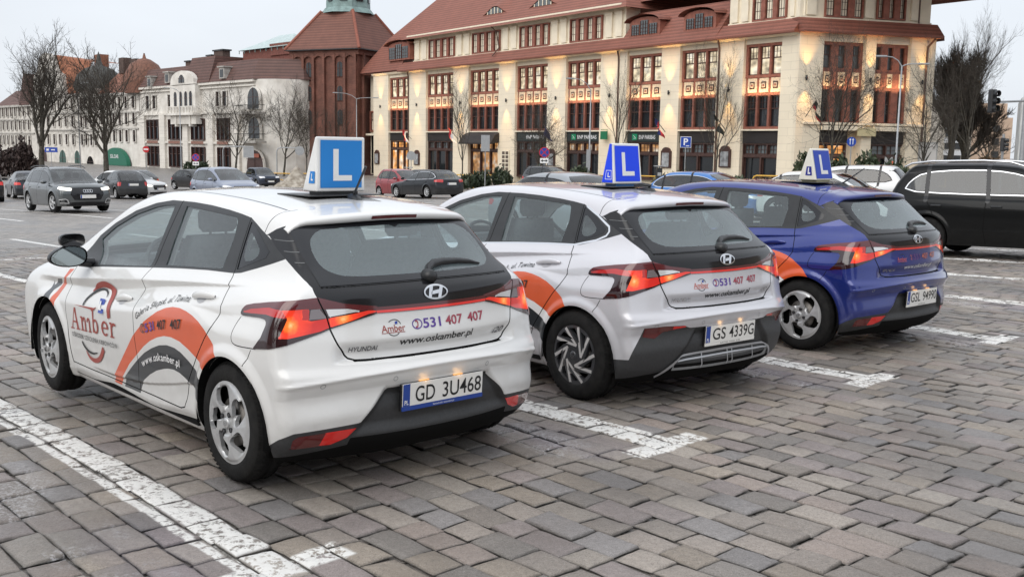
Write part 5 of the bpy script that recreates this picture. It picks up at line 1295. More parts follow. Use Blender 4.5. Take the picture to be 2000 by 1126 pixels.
def rings(root,bv,sp):
    d=Decal(bv,'front',.03);z=sp['Hh']*.455
    for i in range(4):d.ring(((i-1.5)*.075,z),.048,.048,.009,24)
    d.build('grille_badge',[M_CHROME],root)
    d=Decal(bv,'front',.02);H=sp['Hh'];d.ribbon([(-.85,H*.165),(-.5,H*.135),(.5,H*.135),(.85,H*.165)],.035,1)
    for s_ in(1,-1):d.ribbon([(s_*.60,H*.205),(s_*.66,H*.30),(s_*.86,H*.28)],.03,1);d.ribbon([(s_*.60,H*.205),(s_*.84,H*.215)],.03,1)
    d.build('bumper_trim',[M_SILV],root)
    d=Decal(bv,'front',.015)
    for s_ in(1,-1):d.poly([(s_*.64,H*.225),(s_*.84,H*.23),(s_*.85,H*.27),(s_*.68,H*.29)])
    d.build('air_intake',[M_GLOSSBLK],root)
H_=1.585
parked_car('dark grey crossover driving with headlights lit and four-ring grille badge',-16.9,38.6,-49,SUV(L=4.48,W=1.85,H=1.585,wb=2.68,ro=.88),PC('dark grey',(.085,.095,.10),.5),lights=dict(on=1,head=[(.40,H_*.485),(.60,H_*.47),(.80,H_*.49),(.95,H_*.53),(.92,H_*.565),(.62,H_*.535),(.42,H_*.515)],grille=[(-.1,H_*.27),(.44,H_*.27),(.56,H_*.40),(.48,H_*.53),(-.1,H_*.535)],pz_f=.345),extra=rings,cladding=False,roofrail=True,step=.024,glass=M_GLASSD,steer=6)
parked_car('black crossover cut off by the left edge, red tail lamp and plate showing',-25.4,50.3,117,SUV(L=4.3,W=1.79,H=1.62,wb=2.61,ro=.86),PC('black',(.012,.012,.013),.2),lights=dict(ton=1))
parked_car('dark saloon seen from behind between the black crossover and the grey crossover',-25.9,56.3,122,car_spec(4.6,1.8,1.46,2.7,1.0,'sedan'),PC('dark blue grey',(.035,.04,.05),.4),lights=dict(ton=1))
parked_car('mid grey hatchback behind the dark grey crossover',-27.4,61.5,125,car_spec(4.1,1.76,1.5,2.5,.75,'hatch'),PC('mid grey',(.10,.11,.115),.4))
parked_car('white hatchback with one bright headlight behind the dark grey crossover',-22.0,57.5,-22,car_spec(4.1,1.76,1.5,2.5,.75,'hatch'),PC('fleet white',(.62,.63,.63),0),lights=dict(on=1))
fi=car_spec(3.57,1.63,1.49,2.3,.55,'bubble',.30)
parked_car('small dark grey bubble-shaped car seen from behind left',-20.2,55.4,127,fi,PC('graphite',(.035,.038,.042),.3),lights=dict(pz_r=.50),tail=[(.62,.68),(.80,.68),(.80,.88),(.62,.88)],kit='multi')
parked_car('grey hatchback half hidden behind the small bubble-shaped car',-24.3,69.0,150,car_spec(4.1,1.76,1.48,2.5,.75,'hatch'),PC('mid grey',(.10,.11,.115),.4))
parked_car('small black hatchback facing right behind the silver people carrier',-24.5,78.0,-38,car_spec(3.7,1.66,1.48,2.4,.6,'hatch',.31),PC('black',(.012,.012,.013),.2))
parked_car('teal grey estate behind the small black hatchback',-24.2,86.5,-30,car_spec(4.5,1.78,1.5,2.65,.95,'wagon'),PC('teal grey',(.10,.15,.17),.4))
parked_car('silver blue people carrier facing right with steep windscreen',-13.9,48.6,-52,car_spec(4.45,1.80,1.63,2.7,.85,'mpv',.32),PC('silver blue',(.23,.26,.34),.5),dlo=[(.06,.66),(.09,.80),(.16,.89),(.30,.925),(.45,.91),(.56,.85),(.69,.72),(.75,.645),(.72,.60),(.3,.625)],glass=M_GLASSD)
parked_car('dark navy small crossover facing right beside the sand heap',-20.6,84.3,-58,SUV(L=4.17,W=1.78,H=1.61,wb=2.5,ro=.75),PC('navy',(.02,.028,.05),.3),lights=dict(head=[(.40,.80),(.80,.80),(.84,.92),(.45,.90)]),cladding=True)
parked_car('red small hatchback facing right behind the sky blue L sign',-6.9,59.3,-52,car_spec(3.65,1.64,1.55,2.3,.6,'mpv',.29),PC('cherry red',(.26,.018,.025),.2),lights=dict(head=[(.42,.72),(.74,.74),(.78,.92),(.50,.94)]),glass=M_GLASSD)
bm=car_spec(4.9,1.86,1.47,2.97,1.02,'wagon',.33)
parked_car('black estate car seen from behind left with bright window surround',-3.75,54.6,128,bm,PC('black blue',(.012,.014,.018),.3),chrome=True,dlo=[(.075,.68),(.12,.83),(.19,.91),(.30,.935),(.44,.92),(.50,.87),(.60,.73),(.635,.66),(.6,.645),(.2,.665)],kit='multi',tail=[(.50,.80),(1.02,.84),(1.02,.93),(.66,.95),(.50,.93)],lights=dict(pz_r=.50))
parked_car('dark hatchback with a lit tail lamp between the red and the black estate car',-6.0,74.0,128,car_spec(4.2,1.78,1.5,2.6,.8,'hatch'),PC('dark blue grey',(.035,.04,.05),.4),lights=dict(ton=1))
parked_car('dark grey off-roader facing right in front of the evergreen hedge',1.7,72.5,-46,SUV(L=4.66,W=1.9,H=1.73,wb=2.7,ro=.95),PC('gun grey',(.055,.06,.065),.4),roofrail=True)
parked_car('silver grey car whose roof alone shows over the pearl silver hatchback',.55,24.0,-47,car_spec(4.5,1.8,1.46,2.68,.95,'sedan'),PC('silver grey',(.30,.32,.34),.5),glass=M_GLASSD)
parked_car('bright blue hatchback with chrome window line behind the royal blue L sign',5.2,33.8,-42,car_spec(4.3,1.79,1.43,2.63,.78,'hatch'),PC('bright blue',(.045,.17,.46),.3),chrome=True,glass=M_GLASSD)
parked_car('white crossover seen from behind right beyond the deep blue hatchback',12.1,34.5,152,SUV(L=4.6,W=1.86,H=1.62,wb=2.7,ro=.92),PC('fleet white',(.62,.63,.63),0),tail=[(.35,.95),(1.0,.93),(1.0,1.0),(.5,1.0)])
parked_car('pale white car whose roof edge shows left of the cream roof sign',8.1,31.0,-36,car_spec(4.3,1.78,1.45,2.6,.8,'hatch'),PC('fleet white',(.62,.63,.63),0))
tg=SUV(L=4.43,W=1.81,H=1.665,wb=2.6,ro=.92,hub=.35)
parked_car('large black crossover at the right edge with silver roof rails and chrome window line',7.95,19.3,-42,tg,paint('car deep black',(.003,.0035,.004),0,.3,dirt=.05,coat=.22,spec=.15),chrome=True,rails=M_CHROME,glass=glassmat('tinted glass',(.22,.26,.27)),step=.02,dlo=[(.10,.69),(.12,.80),(.17,.895),(.30,.925),(.45,.92),(.55,.875),(.64,.78),(.70,.675),(.66,.655),(.3,.665)])

# ------------------------------------------------------------------ buildings round the square
def rows_mat(name,col,pitch,amt=.35,rough=.7,bump=.5,horizontal=True,stain=.3):
    """roof tiles / boards: courses with ragged shading and weather stains"""
    if name in MAT:return MAT[name]
    m=principled(name,col,rough);N,L=nodes(m);b=N['Principled BSDF'];M=lambda op,a,b_=None,c=None:mathn(N,L,op,a,b_,c)
    t=N.new('ShaderNodeTexCoord');s=N.new('ShaderNodeSeparateXYZ');L.new(t.outputs['Object'],s.inputs[0])
    n=N.new('ShaderNodeTexNoise');n.inputs['Scale'].default_value=.9;n.inputs['Detail'].default_value=7;L.new(t.outputs['Object'],n.inputs['Vector'])
    n2=N.new('ShaderNodeTexNoise');n2.inputs['Scale'].default_value=9;n2.inputs['Detail'].default_value=4;L.new(t.outputs['Object'],n2.inputs['Vector'])
    z=M('MULTIPLY_ADD',n2.outputs['Fac'],.06,s.outputs['Z']);fr=M('FRACT',M('DIVIDE',z,pitch))
    sh=M('MULTIPLY_ADD',fr,amt,1-amt)
    k=M('MULTIPLY',sh,M('MULTIPLY_ADD',n.outputs['Fac'],stain*2,1-stain));k=M('MULTIPLY',k,M('MULTIPLY_ADD',n2.outputs['Fac'],.5,.75))
    v=N.new('ShaderNodeVectorMath');v.operation='SCALE';v.inputs[0].default_value=col;L.new(k,v.inputs['Scale']);L.new(v.outputs[0],b.inputs['Base Color'])
    bp=N.new('ShaderNodeBump');bp.inputs['Strength'].default_value=bump;bp.inputs['Distance'].default_value=.05;L.new(fr,bp.inputs['Height']);L.new(bp.outputs[0],b.inputs['Normal'])
    return m
def ashlar_mat(name,col,w,h,joint=.6,dirt=.25):
    if name in MAT:return MAT[name]
    m=principled(name,col,.75);N,L=nodes(m);b=N['Principled BSDF']
    t=N.new('ShaderNodeTexCoord');mp=N.new('ShaderNodeMapping');mp.inputs['Rotation'].default_value=(R(-90),0,0);L.new(t.outputs['Object'],mp.inputs[0])
    mp.vector_type='POINT'
    s=N.new('ShaderNodeSeparateXYZ');L.new(t.outputs['Object'],s.inputs[0]);c=N.new('ShaderNodeCombineXYZ')
    L.new(mathn(N,L,'ADD',s.outputs['X'],s.outputs['Y']),c.inputs[0]);L.new(s.outputs['Z'],c.inputs[1])
    br=N.new('ShaderNodeTexBrick');L.new(c.outputs[0],br.inputs['Vector']);br.inputs['Scale'].default_value=1;br.inputs['Brick Width'].default_value=w;br.inputs['Row Height'].default_value=h
    br.inputs['Mortar Size'].default_value=min(.02,h*.08);br.inputs['Color1'].default_value=(*col,1);br.inputs['Color2'].default_value=(*[q*(1-dirt*.35) for q in col],1);br.inputs['Mortar'].default_value=(*[q*joint for q in col],1)
    n=N.new('ShaderNodeTexNoise');n.inputs['Scale'].default_value=.7;n.inputs['Detail'].default_value=9;n.inputs['Roughness'].default_value=.65;L.new(t.outputs['Object'],n.inputs['Vector'])
    v=N.new('ShaderNodeVectorMath');v.operation='SCALE';L.new(br.outputs['Color'],v.inputs[0]);L.new(mathn(N,L,'MULTIPLY_ADD',n.outputs['Fac'],dirt*2,1-dirt),v.inputs['Scale']);L.new(v.outputs[0],b.inputs['Base Color'])
    bp=N.new('ShaderNodeBump');bp.inputs['Strength'].default_value=.3;bp.inputs['Distance'].default_value=.02;L.new(br.outputs['Fac'],bp.inputs['Height']);bp.invert=True;L.new(bp.outputs[0],b.inputs['Normal'])
    return m
def litwin(name,col,st,sc=1.6):
    """a lamp-lit room behind glass: pale ceiling lamps, shelves and shapes in front of them"""
    if name in MAT:return MAT[name]
    m=principled(name,(.03,.03,.03),.12);N,L=nodes(m);b=N['Principled BSDF'];t=N.new('ShaderNodeTexCoord')
    mp=N.new('ShaderNodeMapping');mp.inputs['Scale'].default_value=(1,1,1.7);L.new(t.outputs['Object'],mp.inputs[0])
    v=N.new('ShaderNodeTexVoronoi');v.inputs['Scale'].default_value=sc;L.new(mp.outputs[0],v.inputs['Vector'])
    n=N.new('ShaderNodeTexNoise');n.inputs['Scale'].default_value=1.1;n.inputs['Detail'].default_value=3;L.new(t.outputs['Object'],n.inputs['Vector'])
    r=N.new('ShaderNodeValToRGB');e=r.color_ramp.elements;e[0].position=.32;e[0].color=(*[c*.35 for c in col],1);e[1].position=.72;e[1].color=(1,.93,.78,1);q=e.new(.5);q.color=(*col,1)
    L.new(n.outputs['Fac'],r.inputs[0])
    k=mathn(N,L,'MULTIPLY_ADD',v.outputs['Distance'],1.1,.35)
    L.new(r.outputs[0],b.inputs['Emission Color']);L.new(mathn(N,L,'MULTIPLY',k,st),b.inputs['Emission Strength'])
    return m
B_CREAM=ashlar_mat('cream limestone',(.80,.71,.555),2.6,.62,.84,.10)
B_CREAM2=noisy('cream plaster',(.80,.72,.57),.08,1.2,.8)
B_REDST=noisy('red sandstone',(.26,.095,.065),.25,3,.7)
B_SASH=principled('brown sash',(.055,.022,.016),.4)
B_TILE=rows_mat('red roof tile',(.29,.108,.075),.30,.50,stain=.22)
B_TILE2=rows_mat('brown mansard tile',(.145,.075,.062),.42,.55)
B_PANE=principled('window pane dark',(.016,.019,.022),.05,0,0,.7)
B_PANE2=principled('window pane grey',(.10,.115,.12),.06,0,0,.7)
B_LIT=litwin('window lit warm',(.95,.78,.52),.80)
B_LITO=litwin('window lit orange',(1,.42,.10),.9,.8)
B_LITS=litwin('shop lit amber',(.75,.36,.12),.55,1.2)
B_SIGN=rows_mat('sign board dark',(.035,.030,.030),.09,.4)
B_SHOP=noisy('shop timber',(.060,.028,.022),.3,4,.5)
B_GUT=principled('copper downpipe',(.10,.055,.04),.5)
B_GREY=noisy('weathered plaster',(.60,.57,.52),.22,.9,.85)
B_GREYW=noisy('pale old render',(.68,.64,.58),.2,.7,.85,col2=(.76,.73,.68))
B_STONE=noisy('grey stone trim',(.40,.38,.35),.25,1.5,.8)
B_BRICK=ashlar_mat('tower brick',(.17,.068,.047),.30,.095,.8,.85)
B_VERD=noisy('green copper',(.20,.29,.28),.25,2,.6)
B_LAMPB=emat('wall lamp glow',(1,.72,.35),4)
Z0=-2.0
def window(parent,u0,u1,z0,z1,nl,fm,sm,pm,y=.12,bor=.14,mul=.16,mun=(3,2,.42),name='window',dep=.22,tran=True):
    """frame, mullions and glazing bars in front of a recessed pane (local x along the wall, y inwards)"""
    m=MB();c=(u0+u1)/2;w=u1-u0;h=z1-z0
    m.box((c,y,z1-bor/2-Z0),(w,dep,bor));m.box((c,y,z0+bor/2-Z0),(w,dep,bor))
    m.box((u0+bor/2,y,(z0+z1)/2-Z0),(bor,dep-.006,h-2*bor));m.box((u1-bor/2,y,(z0+z1)/2-Z0),(bor,dep-.006,h-2*bor))
    lw=(w-2*bor-mul*(nl-1))/nl
    m2=MB()
    for i in range(nl):
        a=u0+bor+i*(lw+mul)
        if i:m.box((a-mul/2,y-.02,(z0+z1)/2-Z0),(mul,dep,h-2*bor))
        s=.07;zt=z1-bor-Z0;zb=z0+bor-Z0;ys=y+.10
        m2.box((a+s/2,ys,(zt+zb)/2),(s,.08,zt-zb));m2.box((a+lw-s/2,ys,(zt+zb)/2),(s,.08,zt-zb));m2.box((a+lw/2,ys,zt-s/2),(lw-2*s,.078,s));m2.box((a+lw/2,ys,zb+s/2),(lw-2*s,.078,s))
        if mun:
            zm=zt-(zt-zb)*mun[2]
            if tran:m2.box((a+lw/2,ys-.02,zm),(lw-2*s,.1,.09))
            for k in range(1,mun[0]):m2.box((a+lw*k/mun[0],ys,(zt+zm)/2),(.03,.05,zt-zm))
            for k in range(1,mun[1]):m2.box((a+lw/2,ys+.004,zt-(zt-zm)*k/mun[1]),(lw-2*s,.05,.03))
    f=m.build(name,fm,parent)
    m2.build('sash',sm,f)
    g=MB();g.quad((u0+bor*.5,y+.15,z0+bor*.5-Z0),(u1-bor*.5,y+.15,z0+bor*.5-Z0),(u1-bor*.5,y+.15,z1-bor*.5-Z0),(u0+bor*.5,y+.15,z1-bor*.5-Z0));g.build('pane',pm,f)
    return f
def prism(m,u0,u1,prof):
    """extrude a (y,z) profile along the wall from u0 to u1"""
    m.ext([(y,z-Z0) for y,z in prof],(u0,0,0),(0,1,0),(0,0,1),(u1-u0,0,0));return m
def wall_lamp(parent,u,z,y=-.1,e=14):
    m=MB();m.lathe([(.05,-.18),(.075,-.18),(.075,.18),(.05,.18)],(u,y-.12,z-Z0),10);m.box((u,y-.03,z-Z0),(.1,.1,.1));m.mi=1
    for q in(-.17,.17):m.lathe([(0,q),(.05,q)],(u,y-.12,z-Z0),10)
    m.build('wall_lamp',[M_TRIM,B_LAMPB],parent)
    for up in(1,-1):
        l=bpy.data.lights.new('wall_lamp_beam','SPOT');l.energy=e*45;l.color=(1,.58,.20);l.spot_size=R(66);l.spot_blend=.8;l.shadow_soft_size=.06
        o=bpy.data.objects.new('wall_lamp_beam',l);COL.objects.link(o);o.parent=parent;o.location=(u,y-.40,z-Z0+up*.1);o.rotation_euler=((R(180+6) if up>0 else R(-6)),0,0)
def facade_spandrel(parent,u0,u1,z0,z1,nl,bor,mul,lamp=True):
    m=MB();c=(u0+u1)/2;w=u1-u0;lw=(w-2*bor-mul*(nl-1))/nl;m.mi=0
    m.box((c,.16,(z0+z1)/2-Z0),(w,.2,z1-z0));
    for i in range(nl):
        a=u0+bor+i*(lw+mul);zc=(z0+z1)/2-Z0
        m.mi=1;m.box((a+lw/2,.05,zc),(lw*.94,.08,(z1-z0)*.92));m.mi=2;m.box((a+lw/2,.02,zc),(lw*.5,.07,(z1-z0)*.46));m.mi=1;m.box((a+lw/2,-.0,zc),(lw*.32,.07,(z1-z0)*.28));m.mi=0
        m.box((a+lw/2,-.02,zc),(lw*.2,.06,(z1-z0)*.14))
    m.build('spandrel_panel',[B_REDST,noisy('spandrel stone',(.62,.50,.36),.2,6,.7),B_SASH],parent)
    if lamp:
        l=bpy.data.lights.new('spandrel_lamp','AREA');l.shape='RECTANGLE';l.size=w*.9;l.size_y=.12;l.energy=34;l.color=(1,.66,.34)
        o=bpy.data.objects.new('spandrel_lamp',l);COL.objects.link(o);o.parent=parent;o.location=(c,-.42,z0-.12-Z0);o.rotation_euler=(R(180-28),0,0)
def shopfront(parent,u0,u1,zb,zt,kind):
    """timber shopfront: fascia board, transom lights, plate-glass below"""
    f=MB();c=(u0+u1)/2;w=u1-u0;fh=.95
    f.box((c,.12,zt-fh/2-Z0),(w,.3,fh));fa=f.build('shop_fascia',B_SIGN,parent)
    z1=zt-fh-.02;zm=z1-.95
    window(parent,u0,u1,zm,z1,max(2,int(round(w/1.5))),B_SHOP,B_SHOP,{'amber':B_LITS,'lit':B_LITO,'fire':B_LITO,'bank':B_LITS}.get(kind,B_PANE2),.14,.10,.10,(3,2,1.0),'transom_light',.2,False)
    window(parent,u0,u1,zb,zm-.01,3 if kind!='half' else 2,B_SHOP,B_SHOP,{'amber':B_LITS,'lit':B_LITO,'fire':B_LITO}.get(kind,B_PANE),.14,.14,.16,None,'shop_window',.2)
    return fa
ea=np.array([.5774,-.8165])
mb_loc=(-9.8,125,Z0);mb_rz=math.atan2(-.8165,.5774)
main=thing('corner_building','long cream stone building with red tiled roof and lit windows','building',mb_loc,mb_rz)
bays=[(-10.1,-5.05,3,True),(-.85,5.25,4,True),(8.45,14.35,4,True),(17.4,22.95,4,True),(25.9,31.15,4,True),(34.85,39.35,3,True),(41.6,45.95,3,True),(48.8,52.65,3,True)]
wm=MB()
edges=[-14.05]+[q for a,b,_,_ in bays for q in(a,b)]+[54.3]
for k in range(0,len(edges),2):
    a,b=edges[k],edges[k+1];wm.box(((a+b)/2,.15,(10.75-2.6)/2-Z0),(b-a,.9,10.75+2.6))
for a,b,_,_ in bays:wm.box(((a+b)/2,.25,10.42-Z0),(b-a,.7,.62));wm.box(((a+b)/2,.62,3.8-Z0),(b-a,.3,13.0));
wm.build('facade_wall',B_CREAM,main)
bm=MB()
for a,b,_,_ in bays:bm.box(((a+b)/2,-.02,3.42-Z0),(b-a,.5,.12))
prism(bm,-14.3,34.2,[(-.38,10.50),(-.30,10.50),(-.30,10.75),(-.55,10.75)]);prism(bm,34.2,54.3,[(-.38,10.50),(-.30,10.50),(-.30,10.75),(-.55,10.75)])
bm.build('string_course',B_CREAM2,main)
kinds=['lit','dark','amber','dark','bank','bank','half','half']
for (a,b,nl,lit),kd in zip(bays,kinds):
    window(main,a,b,7.5,10.12,nl,B_REDST,B_SASH,B_LIT,.10,.22,.20);window(main,a,b,3.48,6.3,nl,B_REDST,B_SASH,B_PANE,.10,.2,.20)
    facade_spandrel(main,a+.05,b-.05,6.3,7.5,nl,.2,.2)
    shopfront(main,a,b,-1.9+.02*(a+14),3.34,kd)
for u in(-12.08,-2.9,6.85,15.9,24.45,32.6,40.45,47.4):wall_lamp(main,u,6.65,-.32)
# pent roof, attic storeys, mansards, main roofs
pr=MB();prism(pr,-6.4,34.4,[(-1.15,10.62),(-1.15,10.78),(-.25,11.75),(.6,11.75),(.6,10.7)]);prism(pr,46.4,54.45,[(-1.15,10.62),(-1.15,10.78),(-.25,11.75),(.6,11.75),(.6,10.7)])
prism(pr,34.4,46.4,[(-1.15,10.62),(-1.15,10.78),(1.35,14.0),(3,14.0),(3,10.7)])
for (a,b,y0,z0_),(c,d,y1,z1) in ((((-17.6,-6.4,-.75,10.9)),((-13.3,-6.4,1.3,15.05))),):
    pr.add([(a,y0,z0_-Z0),(b,y0,z0_-Z0),(d,y1,z1-Z0),(c,y1,z1-Z0),(a,12,z0_-Z0),(c,10,z1-Z0)],[(0,1,2,3),(4,0,3,5)])
    pr.box(((a+b)/2+.2,.3,z0_-.1-Z0),(b-a-.4,1.6,.14))
def hip(u0,u1,y0,y1,z0_,z1,il,ir):
    ym=(y0+y1)/2;pr.add([(u0,y0,z0_-Z0),(u1,y0,z0_-Z0),(u1,y1,z0_-Z0),(u0,y1,z0_-Z0),(u0+il,ym,z1-Z0),(u1-ir,ym,z1-Z0)],[(0,1,5,4),(1,2,5),(2,3,4,5),(3,0,4)])
hip(-13.4,66,1.25,22,15.0,26.5,11,8);hip(-5.6,35.2,-1.0,15,14.35,23.0,8,8);hip(46.3,68,-1.0,15,15.4,25,7,8)
pr.build('roof',B_TILE,main)
at=MB()
for a,b in((-4.4,34.0),(46.7,54.3)):
    at.box(((a+b)/2,1.0,13.1-Z0),(b-a,1.7,2.75));at.mi=1;at.box(((a+b)/2,-.15,14.62-Z0 if a<40 else 15.2-Z0),(b-a+.6,1.2,.3));at.mi=0
    at.box(((a+b)/2,.1,11.82-Z0),(b-a,.25,.12))
aw=[(-.75,4.9,4),(8.6,14.0,4),(17.6,22.65,4),(26.0,30.85,4),(49.25,52.65,3)]
pl_=[(-4.3,-1.0),(5.2,8.3),(14.3,17.3),(22.9,25.7),(31.1,33.9),(46.8,49.0),(52.9,54.2)]
for a,b in pl_:
    n=2
    for i in range(n):
        c=a+(b-a)*(i+.5)/n;at.box((c,.06,13.1-Z0),((b-a)/n*.62,.2,2.3));at.mi=1;at.box((c,.0,14.05-Z0),((b-a)/n*.75,.2,.22));at.mi=0
at.build('attic_wall',[B_CREAM2,B_CREAM2],main)
for a,b,nl in aw:window(main,a,b,11.85,14.1,nl,B_REDST,B_SASH,B_PANE2,.04,.12,.42,(3,3,1.0),'attic_window',.2,False)
def dormer(u0,u1,z0,z1,y,nm='dormer'):
    m=MB();c=(u0+u1)/2;n=10;w=(u1-u0)/2+.25
    arc=[(w*math.cos(math.pi*i/n),z1-.25+.55*math.sin(math.pi*i/n)) for i in range(n+1)]
    out=[(c+a,z) for a,z in arc]+[(u0-.25,z0-.1),(u1+.25,z0-.1)]
    m.mi=0;m.ext([(p,z-Z0) for p,z in out],(0,y,0),(1,0,0),(0,0,1),(0,3.2,0))
    m.mi=1;hood=[(c+a*1.14,z+.12+.05*math.sin(math.pi*i/n)) for i,(a,z) in enumerate(arc)]
    V=[(p,y-.45,z-Z0) for p,z in hood]+[(p,y+3,z+.15-Z0) for p,z in hood];k=n+1
    m.add(V,[(i,i+1,k+i+1,k+i) for i in range(n)],True)
    d=m.build(nm,[B_REDST,B_TILE],main)
    g=MB();g.mi=0;iw=(u1-u0)/3
    for i in range(3):
        a=u0+iw*i;zt=z1-(.0 if i==1 else .32)
        g.mi=0;g.quad((a+.1,y-.03,z0+.1-Z0),(a+iw-.1,y-.03,z0+.1-Z0),(a+iw-.1,y-.03,zt-Z0),(a+.1,y-.03,zt-Z0));g.mi=1
        for q in(.0,.33,.67,1.0):g.box((a+.1+(iw-.2)*q,y-.05,(z0+zt)/2-Z0),(.05,.06,zt-z0-.1))
        for q in(.25,.5,.75):g.box((a+iw/2,y-.045,z0+(zt-z0)*q-Z0),(iw-.2,.04,.035))
    g.build('window',[B_PANE2,B_SASH],d)
dormer(35.5,38.95,11.7,13.0,-.5);dormer(42.35,45.55,11.7,12.95,-.5);dormer(-9.6,-4.75,12.2,14.0,-.45)
def eyebrow(c,w,z,y):
    m=MB();n=16;V=[];k=n+1
    for i in range(k):
        t=i/n*2-1;h=.95*(.5+.5*math.cos(math.pi*t))**1.3
        V+=[(c+t*w,y-.05,z+h-Z0)]
    for i in range(k):
        t=i/n*2-1;h=.95*(.5+.5*math.cos(math.pi*t))**1.3
        V+=[(c+t*w*.9,y+2.4,z+h*.55+2.2-Z0)]
    m.add(V,[(i,i+1,k+i+1,k+i) for i in range(n)],True);m.mi=1
    t0=[i for i in range(k) if .42<abs(i/n*2-1)<.47]
    q=[(c+t*w,z+.95*(.5+.5*math.cos(math.pi*t))**1.3-.10) for t in np.linspace(-.42,.42,9)]
    m.add([(a,y-.02,b-Z0) for a,b in q]+[(c+.42*w,y-.02,z+.18-Z0),(c-.42*w,y-.02,z+.18-Z0)],[tuple(range(11))[::-1]]);m.mi=2
    for t in(-.42,-.2,0,.2,.42):
        zz=z+.95*(.5+.5*math.cos(math.pi*t))**1.3-.10;m.box((c+t*w,y-.06,(zz+z+.15)/2-Z0),(.10,.06,zz-z-.15))
    m.build('eyebrow_dormer',[B_TILE,B_PANE2,B_CREAM2],main)
eyebrow(12.4,3.2,15.75,.42);eyebrow(21.0,3.3,15.75,.42)
for u in(-4.9,33.75,46.2):dp=MB();dp.tube([(u,-.55,10.6-Z0),(u,-.42,10.1-Z0),(u,-.38,9.6-Z0),(u,-.38,-1.2-Z0)],.075,8);dp.build('downpipe',B_GUT,main)
dp=MB();dp.tube([(13.6,-.9,14.4-Z0),(13.6,-.2,13.9-Z0),(14.1,-.15,12.2-Z0),(14.1,-1.0,11.3-Z0)],.07,6)
dp.build('downpipe',B_GUT,main)
# entrance canopy with lights, display cases, bank boards
cn=MB();prism(cn,8.2,14.6,[(-.30,2.3),(-1.4,2.05),(-1.4,2.2),(-.9,3.0),(-.30,3.3)]);cn.build('entrance_canopy',B_SIGN,main)
def boards(u0,u1,txt,green=True):
    b=MB();b.mi=0;b.box(((u0+u1)/2,-.06,3.33-.48-Z0),(u1-u0,.08,.80));b.mi=1
    if green:b.box((u0+1.0,-.11,2.86-Z0),(.66,.04,.56))
    b.mi=2;V,F=text2d(txt,.50,.012);w=np.ptp(V[:,0]);kx=(u1-u0-2.2)/w
    b.add([(u0+1.55+(u1-u0-2.2)/2+p*kx,-.115,2.68+q-Z0) for p,q in V],F)
    if green:
        for i,(p,q) in enumerate(((-.12,.10),(.02,.02),(.12,-.10),(-.05,-.12))):b.box((u0+1.0+p,-.135,2.86+q-Z0),(.09,.01,.07))
    b.build('fascia_sign',[principled('bank board',(.02,.028,.026),.4),principled('bank green',(.0,.25,.11),.5),M_PWHITE],main)
boards(26.1,31.2,'BNP PARIBAS');boards(34.95,39.3,'BNP PARIBAS');boards(17.7,22.9,'BNP PARIBAS',False)
for u,zz in((-13.0,-.4),(-2.8,-.3),(23.9,.1),(40.4,.4),(47.3,.6)):
    m=MB();m.mi=0;n=8;P=[(u-.62,zz-.2),(u+.62,zz-.2),(u+.62,zz+1.25)]+[(u+.5*math.cos(math.pi*i/n),zz+1.3+.28*math.sin(math.pi*i/n)) for i in range(n+1)]+[(u-.62,zz+1.25)]
    m.ext([(a,b-Z0) for a,b in P],(0,-.44,0),(1,0,0),(0,0,1),(0,.14,0));m.mi=1;m.box((u,-.46,zz+.5-Z0),(.85,.05,1.2));m.build('display_case',[B_SASH,noisy('case poster',(.30,.31,.32),.5,3,.2)],main)
m=MB();m.mi=0;m.box((15.9,-.36,.35-Z0),(1.35,.08,2.2));m.mi=1
for i in range(2):
    for k in range(5):m.box((15.58+.64*i,-.41,-.5+.42*k-Z0),(.46,.04,.30))
m.build('notice_board',[B_CREAM2,principled('notice dark',(.10,.07,.05),.3)],main)
m=MB();m.box((32.4,-.75,3.0-Z0),(.9,.12,.75));m.tube([(32.4,-.3,3.5-Z0),(32.4,-1.1,3.5-Z0)],.03,6);m.build('hanging_sign',principled('bank sign green',(.01,.16,.07),.5),main)
# left end: recessed red oriel over a dark passage
m=MB();m.mi=0;m.box((-15.6,2.1,10.9/2-1-Z0),(3.1,2.4,12.9));m.mi=1;m.box((-15.4,.80,.55-Z0),(2.0,.3,4.9));m.mi=0;m.box((-15.5,.5,3.15-Z0),(3.0,.9,.25));m.build('side_bay',[B_CREAM2,M_DARK],main)
window(main,-15.6,-14.15,3.4,6.3,1,B_REDST,B_SASH,B_PANE,.75,.3,.2);window(main,-15.6,-14.15,6.9,10.3,1,B_REDST,B_SASH,B_PANE,.75,.3,.2);window(main,-17.0,-15.8,3.5,6.2,1,B_REDST,B_SASH,B_LITS,.78,.2,.2)
# ------- the canted corner pavilion (same building)
e2=np.array([32.6076-21.5362,84-80.6862]);L2=float(np.hypot(*e2))
cosd=float(e2[0]*ea[0]+e2[1]*ea[1])/L2;sind=float(ea[0]*e2[1]-ea[1]*e2[0])/L2
pav=link('corner_pavilion',None,main);pav.location=(54.274,0,0);pav.rotation_euler=(0,0,math.atan2(sind,cosd))
pm_=MB()
for a,b in((-.35,1.75),(5.45,6.35),(9.5,11.75)):pm_.box(((a+b)/2,.15,4.0-Z0),(b-a,.9,13.4))
for a,b in((1.75,5.45),(6.35,9.5)):pm_.box(((a+b)/2,.25,10.42-Z0),(b-a,.7,.62));pm_.box(((a+b)/2,.75,4.0-Z0),(b-a,.3,13.2));pm_.box(((a+b)/2,-.1,3.62-Z0),(b-a,1.0,.34))
pm_.box((11.60,7,4.0-Z0),(.9,13.4,13.2));pm_.box((5.7,-.30,3.95-Z0),(10.9,.4,.18));pm_.build('facade_wall',B_CREAM,pav)
